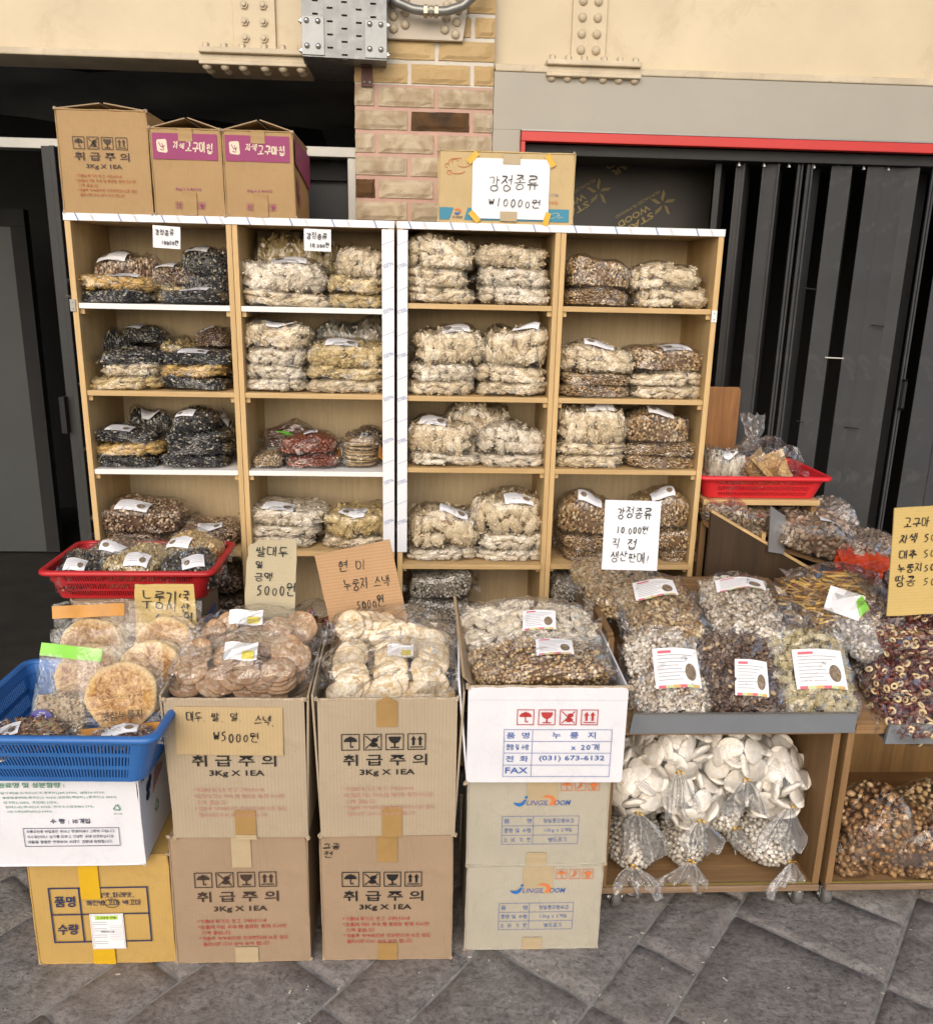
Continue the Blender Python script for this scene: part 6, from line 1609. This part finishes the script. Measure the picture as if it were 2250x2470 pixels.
# ================================================================== COUNTER
OLDW = M_wood('old_counter_wood', (.33, .20, .095), (.22, .12, .05), 'X', .07, .9, .6)
OLDWZ = M_wood('old_counter_wood_upright', (.31, .185, .085), (.20, .11, .045), 'Z', .07, .9, .6)
WORN = M_wood('worn_edge_wood', (.34, .24, .15), (.20, .12, .07), 'X', .05, .8, .75)
LAM = M_wood('striped_veneer', (.42, .27, .12), (.30, .17, .07), 'Z', .035, 1.0, .5)
RAIL = M_plain('grey_rail', (.20, .215, .235), .35, metal=.3, var=.06, scale=12, bump=.05)
WHEEL = M_plain('caster_rubber', (.10, .095, .09), .6, var=.2, bump=.2)
def counter(label, x0, x1, rail_x, rail_y, rail_z, casters, inner=None):
    m = (x0+x1)/2; c = thing('wooden_counter', label, 'counter', (m, 1.87, 0)); W = lambda x: x-m; D = .54; t = .018
    MB().box(W(x0), W(x1), 0, D, .060, .075).build('base_board', OLDW, c, bevel=.002)
    MB().box(W(x0), W(x1), -.006, -.0005, .058, .077).build('front_edge', WORN, c, bevel=.003)
    MB().box(W(x0)+.01, W(x1)-.01, .004, .008, .0752, .0775).build('door_track', M_plain('brass_track', (.42, .34, .10), .4, metal=.6), c)
    for a in (W(x0), W(x1)-t):
        yf = .11 if a == W(.470) else .19
        MB().box(a, a+t, 0, D, .0751, .535).build('side_panel', OLDWZ, c, bevel=.002)
        MB().box(a, a+t, yf, D, .5351, .752).build('tray_side', OLDWZ, c, bevel=.003)
        MB().box(a+.001, a+t-.001, yf-.015, yf-.0002, .5352, .745).build('tray_post', OLDWZ, c, bevel=.002)
    MB().box(W(x0)+t, W(x1)-t, D-.008, D, .0751, .535).build('back_panel', LAM, c)
    MB().box(W(x0)+t, W(x1)-t, D-.016, D, .5351, .755).build('tray_back', OLDW, c, bevel=.002)
    MB().box(W(x0)+t, W(x1)-t, 0, D-.017, .522, .535).build('top_board', OLDW, c, bevel=.002)
    MB().hexa([(W(x0)+t, .0, .536), (W(x1)-t, .0, .536), (W(x1)-t, D-.02, .64), (W(x0)+t, D-.02, .64), (W(x0)+t, .0, .548), (W(x1)-t, .0, .548), (W(x1)-t, D-.02, .655), (W(x0)+t, D-.02, .655)]).build('sloped_tray', OLDW, c)
    r0, r1 = W(rail_x[0]), W(rail_x[1])
    y = rail_y-1.87
    MB().hexa([(r0-.008, y, rail_z), (r1-.004, y, rail_z), (r1-.004, y+.012, rail_z), (r0-.008, y+.012, rail_z), (r0, y+.004, rail_z+.050), (r1, y+.004, rail_z+.050), (r1, y+.012, rail_z+.050), (r0, y+.012, rail_z+.050)]).build('price_rail', RAIL, c, bevel=.001)
    MB().box(r0, r1, y+.002, y+.012, rail_z+.0502, rail_z+.0525).build('rail_lip', ALU, c)
    MB().box(r0, r1, y+.0125, .03, rail_z+.001, rail_z+.004).build('rail_base', RAIL, c)
    for x in casters:
        x = W(x)
        k = MB().lathe([(.012, -.012), (.025, -.011), (.027, -.006), (.027, .006), (.025, .011), (.012, .012)], 20, rotm(0, pi/2, 0), (x, .026, .027)).build('caster_wheel', WHEEL, c, smooth=True)
        MB().box(x-.017, x-.0145, .018, .06, .020, .0595).box(x+.0145, x+.017, .018, .06, .020, .0595).box(x-.017, x+.03, .012, .075, .0565, .0595).build('caster_fork', GALV, c)
        MB().lathe([(.006, -.02), (.006, .02)], 8, rotm(0, pi/2, 0), (x, .026, .027)).build('caster_axle', STEEL, c)
    return c
counter('wooden counter on casters with bags of white puffed chips inside', .470, 1.062, (.520, 1.088), 1.85, .537, (.52, 1.015))
counter('wooden counter at the edge with jujube bags on top', 1.080, 1.75, (1.175, 1.74), 1.85, .505, (1.095, 1.70))

# front row bags on the sloped tray
WC = contents_bar(.22, .25, .075, 601, (.028, .020, .014), .0185, 26); WC2 = contents_cluster(.205, .25, .075, 602, .0092, (.0082, .0050, .0048), 3, .010); WC3 = contents_bar(.22, .25, .075, 603, (.03, .022, .015), .019, 26)
C_['oat'] = M_grain('oat_cluster', [(0, (.14, .08, .035)), (.3, (.34, .22, .10)), (.65, (.52, .38, .20)), (1, (.68, .56, .36))])
C_['dark'] = M_grain('dark_cluster', [(0, (.045, .026, .018)), (.45, (.11, .065, .042)), (.8, (.20, .13, .085)), (.93, (.34, .25, .16)), (1, (.58, .44, .26))])
C_['mix'] = M_grain('mix_white', [(0, (.16, .10, .06)), (.25, (.46, .37, .27)), (.6, (.68, .62, .53)), (1, (.80, .76, .68))])
C_['green'] = M_grain('rice_olive', [(0, (.22, .17, .07)), (.3, (.44, .37, .20)), (.7, (.60, .53, .34)), (1, (.72, .67, .50))])
FB = 'snack bags on the counter'
big_bag('white mixed grain bag with large label behind the grey price rail', (.628, 2.003, .612), (radians(47), 0, radians(3)), WC2, .208, .25, .075, 611, (.015, .0, .115, .105, -.05), .07, .012, C_['mix'], FB)
big_bag('dark brown cluster bag with tilted label behind the grey price rail', (.828, 2.003, .608), (radians(45), 0, radians(-2)), WC2, .208, .25, .072, 612, (.01, -.025, .080, .095, -.12), .07, .012, C_['dark'], FB, film=FILM_D)
big_bag('olive cream rice bar bag with large label behind price rail', (1.010, 2.003, .612), (radians(48), 0, radians(-3)), WC3, .22, .25, .072, 613, (.012, .0, .125, .105, -.02), .08, .012, C_['green'], FB)
big_bag('oat cluster bag with white label behind the front counter bags', (.642, 2.15, .715), (radians(22), 0, radians(4)), WC2, .21, .25, .080, 614, (-.01, .03, .11, .07, -.1), .02, .02, C_['oat'], FB)
big_bag('pale mixed cluster bag with label beside the tray divider', (.880, 2.16, .712), (radians(22), 0, radians(-6)), WC2, .21, .25, .080, 615, (.0, .05, .13, .05, -.05), .02, .02, C_['mix'], FB)
big_bag('brown oat bag tucked in the tray corner near the white sign', (.545, 2.27, .74), (radians(14), 0, radians(12)), WC2, .205, .25, .076, 616, None, .02, .02, C_['oat'], FB)
# jujube chips
JJ = M_grain('jujube_skin', [(0, (.06, .014, .012)), (.5, (.13, .032, .022)), (1, (.25, .075, .045))], .4, .5)
JF = M_plain('jujube_flesh', (.66, .50, .27), .6, var=.2, scale=80, bump=.2)
def ring_tris():
    n = 12; V = []; F = []
    for r, z in ((.0088, -.0016), (.0088, .0016), (.0036, .0016), (.0036, -.0016)):
        for k in range(n): a = 2*pi*k/n; V.append((r*cos(a)*1.1, r*sin(a)*.95, z))
    for q in range(4):
        for k in range(n):
            a, b, c, d_ = q*n+k, q*n+(k+1) % n, ((q+1) % 4)*n+(k+1) % n, ((q+1) % 4)*n+k
            F += [(a, b, c), (a, c, d_)]
    return np.array(V), np.array(F)
RV, RF = ring_tris()
def jujube_bag(label, loc, rot, W, D, H, seed, lab=None):
    b = thing('jujube_bag', label, 'snack bag', loc, rot, 'jujube chip bags')
    rng = np.random.default_rng(seed)
    A = contents_cluster(W, D, H, seed, .0125, (.0095, .008, .003), 2, .003); A.materials.append(JJ)
    o = link(bpy.data.objects.new('jujube_skins', A), b); o['kind'] = 'stuff'
    P, Nn = surface_points(W-.008, D-.008, H-.004, .0185, rng, 2500); k = rng.uniform(size=len(P)) < .5; P, Nn = P[k], Nn[k]; P = warp(P+Nn*rng.uniform(-.001, .003, (len(P), 1)), W, D, H)
    me = tri_mesh('jujube_rings', *scatter(RV, RF, P, frames(Nn, rng, .6), rng.uniform(.95, 1.25, (len(P), 1))*np.ones(3), rng.uniform(0, 1, len(P))), smooth=False); me.materials.append(JF)
    o = link(bpy.data.objects.new('jujube_rings', me), b); o['kind'] = 'stuff'
    inst(film_mesh(W, D, H, seed+3, .03, .02, .004), 'film', b, mat=FILM_D)
    if lab:
        lm = label_mesh(W, D, H, *lab)
        for m_ in LBL: lm.materials.append(m_)
        link(bpy.data.objects.new('label', lm), b)
    return b
jujube_bag('sliced jujube bag, lowest of three on the edge counter', (1.320, 1.965, .55), (radians(34), radians(2), radians(8)), .33, .22, .065, 701, (.07, -.03, .10, .05, -.4))
jujube_bag('sliced jujube bag, middle of three on the edge counter', (1.325, 2.005, .635), (radians(30), radians(-2), radians(2)), .34, .20, .062, 702)
jujube_bag('sliced jujube bag, topmost of three on the edge counter', (1.345, 2.04, .715), (radians(28), radians(5), radians(-4)), .33, .18, .058, 703)
def stick_mesh(n, L_, r, W, D, H, seed, flat_=1.0):
    rng = np.random.default_rng(seed)
    P = np.stack([rng.uniform(-W/2, W/2, n), rng.uniform(-D/2, D/2, n), rng.uniform(0, H, n)], 1); P[:, 2] *= 1-.6*np.abs(P[:, 0]/(W/2))**2
    a = rng.uniform(-.9, .9, n); R = np.array([rotm(rng.uniform(-.3, .3), rng.uniform(-.3, .3), x) for x in a])
    return tri_mesh('contents', *scatter(CUBE_V, CT, P+np.array([0, 0, .008]), R, np.array([L_, r, r*flat_])*rng.uniform(.6, 1.2, (n, 1)), rng.uniform(0, 1, n)), smooth=False)
SW = M_grain('sweet_potato_stick', [(0, (.42, .21, .03)), (.5, (.60, .35, .06)), (1, (.74, .50, .14))], .45, .4)
b = thing('potato_stick_bag', 'bag of yellow sweet potato sticks with white label and green leaf print', 'snack bag', (1.165, 2.17, .715), (radians(22), 0, radians(-4)), FB)
me = stick_mesh(420, .075, .0048, .24, .20, .085, 71); me.materials.append(SW); o = link(bpy.data.objects.new('contents', me), b); o['kind'] = 'stuff'
inst(film_mesh(.27, .24, .115, 621, .03, .04, .005), 'film', b, mat=FILM)
lb_ = MB().raw([(-.085, -.075, .105), (.0, -.108, .095), (.035, -.04, .122), (-.05, -.005, .128)], [(0, 1, 2, 3)]).build('label', PAPER, b)
MB().raw([(.005, -.10, .100), (.035, -.075, .112), (.025, -.035, .124), (.005, -.055, .117)], [(0, 1, 2, 3)]).build('leaf_print', GRN, lb_)
PU = M_grain('purple_chip', [(0, (.035, .006, .018)), (.5, (.075, .012, .035)), (1, (.13, .03, .06))], .4, .4)
bead_bag('bag of dark purple sweet potato chips beside the price list', (1.375, 2.12, .77), .20, .15, .12, PU, (.018, .016, .003), .014, 72, (radians(30), 0, radians(-8)), film=FILM_T)
bead_bag('bag of purple potato chips under another at the counter edge', (1.40, 2.08, .70), .22, .16, .08, PU, (.018, .016, .003), .014, 73, (radians(24), 0, radians(4)))
bead_bag('crumpled clear bag with green sticker behind jujube bags', (1.185, 2.06, .70), .16, .15, .06, C_['mix'], (.008, .005, .004), .011, 74, (radians(30), 0, radians(20)), film=FILM_T)

# tied bags in the lower compartments
CHIP = [cracker_mesh(.034, .018, 60+k, 'puffed_chip', .05, 3.2) for k in range(3)]
CHIP_M = cracker_mat('white_chip', (.76, .68, .57), (.84, .79, .71), (.87, .84, .79))
TIE = M_plain('gold_tie', (.72, .42, .04), .25, metal=.8, var=.1, bump=0)
def tied_film(rx, ry, rz, seed, tail=.10, fall=.06, fan=1.0):
    """a sack of film gathered at a neck (facing -Y) with a flared tail beyond the tie"""
    rng = np.random.default_rng(seed); n, m = 40, 20; P = np.zeros((m, n+1, 3)); ph = rng.uniform(0, 6, 3)
    for j in range(m):
        s = j/(m-1); a = pi*(.02+.93*s); rad = sin(a)
        for i in range(n+1):
            t = 2*pi*i/n; wr = 1+.03*sin(7*t+ph[0])*s+.07*sin(15*t+ph[1])*max(0, s-.6)*2
            P[j, i] = (rx*rad*wr*cos(t), cos(a)*ry, rz*rad*wr*sin(t))
    sack = MB().grid(P).mesh('film', True)
    neck = -ry*cos(pi*.05); y0 = P[-1, 0, 1]
    k = 18; c = 31; Q = np.zeros((k, c, 3))
    for j in range(k):
        s = j/(k-1); wd = .007+.042*fan*min(1, s*1.6)**.7*(1+.12*sin(4*s+ph[1]))
        for i in range(c):
            u = -1+2*i/(c-1); pl = sin(8.5*u+ph[2])*.6+sin(15*u+ph[0]+1.5*s)*.4
            Q[j, i] = (u*wd+.03*s*sin(ph[1])+.006*sin(7*s+4*u+ph[0])*s, y0-.003-tail*.20*s-.010*pl*min(1, s*2.5)-.010*u*u*s, -tail*.85*s*(1+.16*sin(5*u+ph[0])*s+.10*sin(11*u+ph[1])*s)-.004*abs(u)*s)
    return sack, MB().grid(Q).mesh('film_tail', True), y0
def tied_bag(label, loc, rot, r, seed, small=False, cat='snack bag', tail=.10, group='tied bags in the counter', fan=1.0, fall=.05):
    b = thing('tied_bag', label, cat, loc, rot, group); rng = np.random.default_rng(seed)
    rx, ry, rz = r; sack, tl, y0 = tied_film(rx, ry, rz, seed, tail, fall, fan)
    inst(sack, 'film', b, mat=FILM); inst(tl, 'film_tail', b, mat=FILM_T)
    MB().tube([(.007*cos(a), y0-.001, .007*sin(a)) for a in np.linspace(0, 2*pi, 13)[:-1]], .0020, 6, True).tube([(.006, y0-.004, .004), (.010, y0-.010, .008), (.013, y0-.009, .004)], .0013, 5).build('twist_tie', TIE, b, smooth=True)
    def pts(d_, n, k):
        u = rng.normal(size=(n, 3)); u /= np.linalg.norm(u, axis=1, keepdims=True); p = u*np.array([rx, ry, rz])*k; p = p[thin(p, d_, rng)]
        nn = p/np.array([rx, ry, rz])**2; return p, nn/np.linalg.norm(nn, axis=1, keepdims=True)
    if small:
        parts = []
        for k in (.90, .78):
            p, nn = pts(.0108, 4000, k); m = len(p); parts.append(scatter(ICO_V, ICO_F, p, frames(nn, rng, .8), np.array([.0080, .0070, .0054])*rng.uniform(.75, 1.25, (m, 1)), rng.uniform(0, 1, m)))
        u = ICO_V*np.array([rx, ry, rz])*.74; parts.append((u, ICO_F, np.full(12, .1)))
        me = tri_mesh('rice_puffs', *join(parts)); me.materials.append(small); o = link(bpy.data.objects.new('rice_puffs', me), b); o['kind'] = 'stuff'
    else:
        for kk, dd in ((.83, .034), (.52, .036)):
            p, nn = pts(dd, 700, kk)
            Rf = frames(nn, rng, .5)
            for q in range(len(p)):
                if p[q][1] > ry*.55: continue
                inst(CHIP[q % 3], 'puffed_chip', b, p[q], Matrix(Rf[q].tolist()).to_euler(), (rng.uniform(.9, 1.08), rng.uniform(.80, 1.0), 1.0), CHIP_M)
    return b
PUFF = M_grain('rice_puff', [(0, (.40, .34, .27)), (.10, (.62, .55, .46)), (.5, (.78, .73, .65)), (1, (.85, .82, .76))])
T_ = lambda *a: tuple(radians(x) for x in a)
tied_bag('tied bag of white puffed chips by the beige cartons', (.575, 1.995, .335), T_(18, 0, -8), (.105, .13, .100), 801, fan=1.5, tail=.15)
tied_bag('tied bag of white puffed chips lying on top of the others under tray', (.665, 2.00, .435), T_(12, 0, -4), (.110, .125, .090), 802, tail=.14)
tied_bag('tied bag of white puffed chips in the middle of the counter', (.825, 2.01, .405), T_(10, 0, 4), (.108, .13, .115), 803, fan=1.4)
tied_bag('tied bag of white puffed chips against the counter side panel', (.945, 2.01, .325), T_(10, 0, 6), (.098, .13, .118), 804, fan=1.3, tail=.13)
tied_bag('tied bag of white puffed chips above the rice puffs', (.715, 1.975, .300), T_(12, 0, 2), (.095, .115, .085), 805, fan=1.2)
tied_bag('tied bag of small rice puffs by the beige cartons', (.580, 1.985, .150), T_(8, 0, -12), (.082, .115, .072), 806, PUFF, fan=1.5, tail=.085)
tied_bag('tied bag of small rice puffs in the middle of the floor board', (.722, 1.99, .152), T_(6, 0, -6), (.066, .11, .074), 807, PUFF, fan=1.3, tail=.08)
tied_bag('tied bag of small rice puffs wedged between the chip bags', (.800, 2.0, .235), T_(8, 0, 20), (.060, .10, .050), 808, PUFF, fan=.7, tail=.07)
tied_bag('tied bag of small rice puffs against the counter side panel', (.930, 2.01, .150), T_(6, 0, 22), (.088, .14, .072), 809, PUFF, fan=1.2, tail=.08)
NUTC = M_grain('caramel_nut', [(0, (.10, .045, .016)), (.4, (.26, .13, .05)), (.8, (.42, .25, .11)), (1, (.60, .42, .24))], .35, .5)
bead_bag('bag of caramel coloured nut clusters at the counter post', (1.185, 1.975, .080), .17, .16, .235, NUTC, (.0120, .0085, .0072), .0140, 91, (radians(18), radians(4), radians(10)), wob=.006)
bead_bag('bag of caramel coloured nut clusters lying in the middle', (1.335, 1.965, .078), .20, .16, .15, NUTC, (.0120, .0085, .0072), .0140, 92, (radians(14), 0, radians(-14)), wob=.006)
bead_bag('bag of dark nut clusters behind at the edge of the counter', (1.475, 2.08, .078), .24, .16, .17, C_['brown'], (.0095, .0085, .008), .0145, 93, (radians(20), 0, radians(4)))

# ================================================================== REAR RIGHT RACK
DW = M_wood('dark_rack_wood', (.060, .036, .018), (.035, .021, .011), 'Z', .08, .8, .55)
rk = thing('sloped_rack', 'dark wooden rack with sloping side panel beside the cabinets', 'rack', (.87, 2.425, 0))
MB().prism([(0, 0), (.36, 0), (.36, .755), (.33, .77), (0, .955)], 0, .018).build('side_panel', DW, rk, bevel=.002)
MB().prism([(-.002, .955), (.332, .769), (.336, .776), (.0, .963)], -.003, .021).build('edge_strip', PINE_X, rk)
MB().prism([(0, .90), (.9, .62), (.9, .635), (0, .915)], .019, .50).build('sloped_bed', OLDW, rk)
MB().prism([(.90, .62), (.92, .62), (.92, .72), (.90, .72)], .019, .50).build('front_lip', OLDW, rk)
MB().prism([(.172, .83), (.184, .83), (.184, .885), (.172, .885)], .019, .50).build('step_divider', PINE_X, rk)
MB().box(.0, .90, .48, .498, 0, .70).build('back_leg_panel', DW, rk)
MB().box(.0, .372, .08, .46, .957, .974).build('ledge', PINE_X, rk, bevel=.002)
MB().box(.0, .018, .085, .45, .0, .9565).build('ledge_support', OLDWZ, rk)
MB().box(.355, .372, .10, .40, .80, .9565).build('ledge_support', OLDWZ, rk)
bd = thing('plywood_offcut', 'upright reddish plywood board leaning behind the red basket', 'board', (.982, 2.86, .975))
MB().prism([(-.10, 0), (.105, 0), (.105, .300), (.097, .31), (-.10, .31)], 0, .012).build('board', M_wood('red_plywood', (.38, .18, .065), (.22, .10, .035), 'Z', .5, .3, .5), bd, bevel=.002)
basket('bright red plastic basket on the ledge beside the cabinets', (1.06, 2.655, .976), .40, .30, .070, .022, REDB2, 0, 50, 30)
bk = thing('bark_bag', 'clear tied bag of tree bark slices in the bright red basket', 'snack bag', (1.075, 2.62, .99), (0, 0, radians(5)))
BK = cracker_mat('bark', (.22, .12, .045), (.46, .28, .11), (.64, .45, .20))
for k in range(12):
    r = BAG_RND; P = np.zeros((5, 7, 3)); cu = r.uniform(.3, .9)
    for i in range(5):
        for j in range(7):
            a = (j/6-.5)*cu*2; P[i, j] = (.030*sin(a)/cu, .030*(1-cos(a)), -.05+.1*i/4)
    MB().grid(P).build('bark_slice', BK, bk, smooth=True, loc=(r.uniform(-.07, .07), r.uniform(-.05, .05), r.uniform(.04, .085)), rot=(r.uniform(-.9, .9), r.uniform(-1.2, 1.2), r.uniform(0, 6)))
inst(film_mesh(.23, .17, .13, 901, .03, .0, .006), 'film', bk, mat=FILM)
mb = MB(); P = np.zeros((12, 9, 3))
for i in range(12):
    for j in range(9): P[i, j] = (-.02+(i/11-.5)*(.05+.06*abs(j/8-.35)), .02+.012*sin(i*1.7+j), .115+.015*j+.006*sin(i*2.1))
mb.grid(P).build('film_tail', FILM_T, bk)
snack_bag('clear bag with white label behind the cabinet edge in red basket', (.945, 2.60, .99), .12, .14, .12, 'grey', 1)
gp = thing('metal_plate', 'grey metal plate standing on edge on the sloped rack', 'plate', (1.055, 2.405, .845))
MB().hexa([(-.004, .0, -.008), (.052, .012, -.020), (.051, .016, -.020), (-.005, .004, -.008), (.0, .03, .128), (.055, .042, .092), (.054, .046, .092), (-.001, .034, .128)]).build('plate', M_plain('grey_metal_plate', (.26, .25, .245), .4, metal=.5, var=.05), gp)
ROOT = M_grain('dried_root_grain', [(0, (.12, .075, .045)), (.5, (.27, .19, .12)), (1, (.46, .36, .25))])
MUSH = M_grain('dried_mushroom', [(0, (.20, .12, .085)), (.5, (.36, .26, .19)), (1, (.55, .45, .36))])
def rack_bag(label, x, y, w_, d_, h_, mat, rr_, dd, seed, film=None, lab=None):
    z = .915-.311*(x-.87)+.006
    return bead_bag(label, (x, y, z), w_, d_, h_, mat, rr_, dd, seed, (radians(6), radians(17.3), radians(BAG_RND.uniform(-12, 12))), lab, film=film, group='bags on the sloped rack', name='dried_root_bag')
rack_bag('bag of reddish dried slices at the top of the sloped rack', .945, 2.56, .15, .20, .075, ROOT, (.012, .006, .003), .010, 911)
b = rack_bag('bag of dried hollow stalks in the middle of the sloped rack', 1.055, 2.57, .17, .20, .080, ROOT, (.010, .006, .004), .011, 912)
for k in range(12):
    r = BAG_RND; a = r.uniform(-.7, .7); l_ = r.uniform(.03, .05)
    MB().tube([(-l_*cos(a), -l_*sin(a), 0), (l_*cos(a), l_*sin(a), 0)], .0065, 9).build('stalk', M_plain('stalk_tan', (.40, .28, .16), .6, var=.2, scale=40), b, smooth=True, loc=(r.uniform(-.04, .04), r.uniform(-.07, 0), .045+.012*(k % 3)))
rack_bag('bag of dark seed pods behind the hollow stalks', 1.15, 2.72, .20, .18, .10, C_['walnut'], (.008, .007, .006), .012, 913, None)
rack_bag('bag of pale dried mushroom slices on the sloped rack', 1.22, 2.545, .22, .20, .11, MUSH, (.020, .014, .003), .015, 914, None)
rack_bag('bag of brown dried chips with white label low on the rack', 1.19, 2.47, .24, .13, .095, ROOT, (.011, .009, .006), .013, 915, None, (.03, -.01, .06, .04, -.4))
rack_bag('bag of pinkish dried pieces at the foot of the rack', 1.40, 2.50, .24, .18, .11, MUSH, (.010, .009, .006), .013, 916, None)
rack_bag('crumpled empty looking bag sticking up behind the rack', 1.37, 2.78, .19, .16, .14, MUSH, (.012, .009, .004), .014, 917, FILM_T)
og = thing('orange_bag', 'glossy red and orange printed bag with green edge on rack', 'snack bag', (1.365, 2.425, .775), (radians(35), radians(12), 0))
inst(film_mesh(.19, .12, .05, 921, .012), 'bag', og, mat=M_plain('red_orange_print', (.55, .055, .012), .22, var=.5, scale=12, bump=.2, bscale=20))
MB().tube([(-.09+.018*k, .055, .03+.012*sin(pi*k/10)) for k in range(11)], .006, 6).build('green_edge', GRN, og, smooth=True)

bpy.data.objects.remove(_to_); bpy.data.curves.remove(_tc)
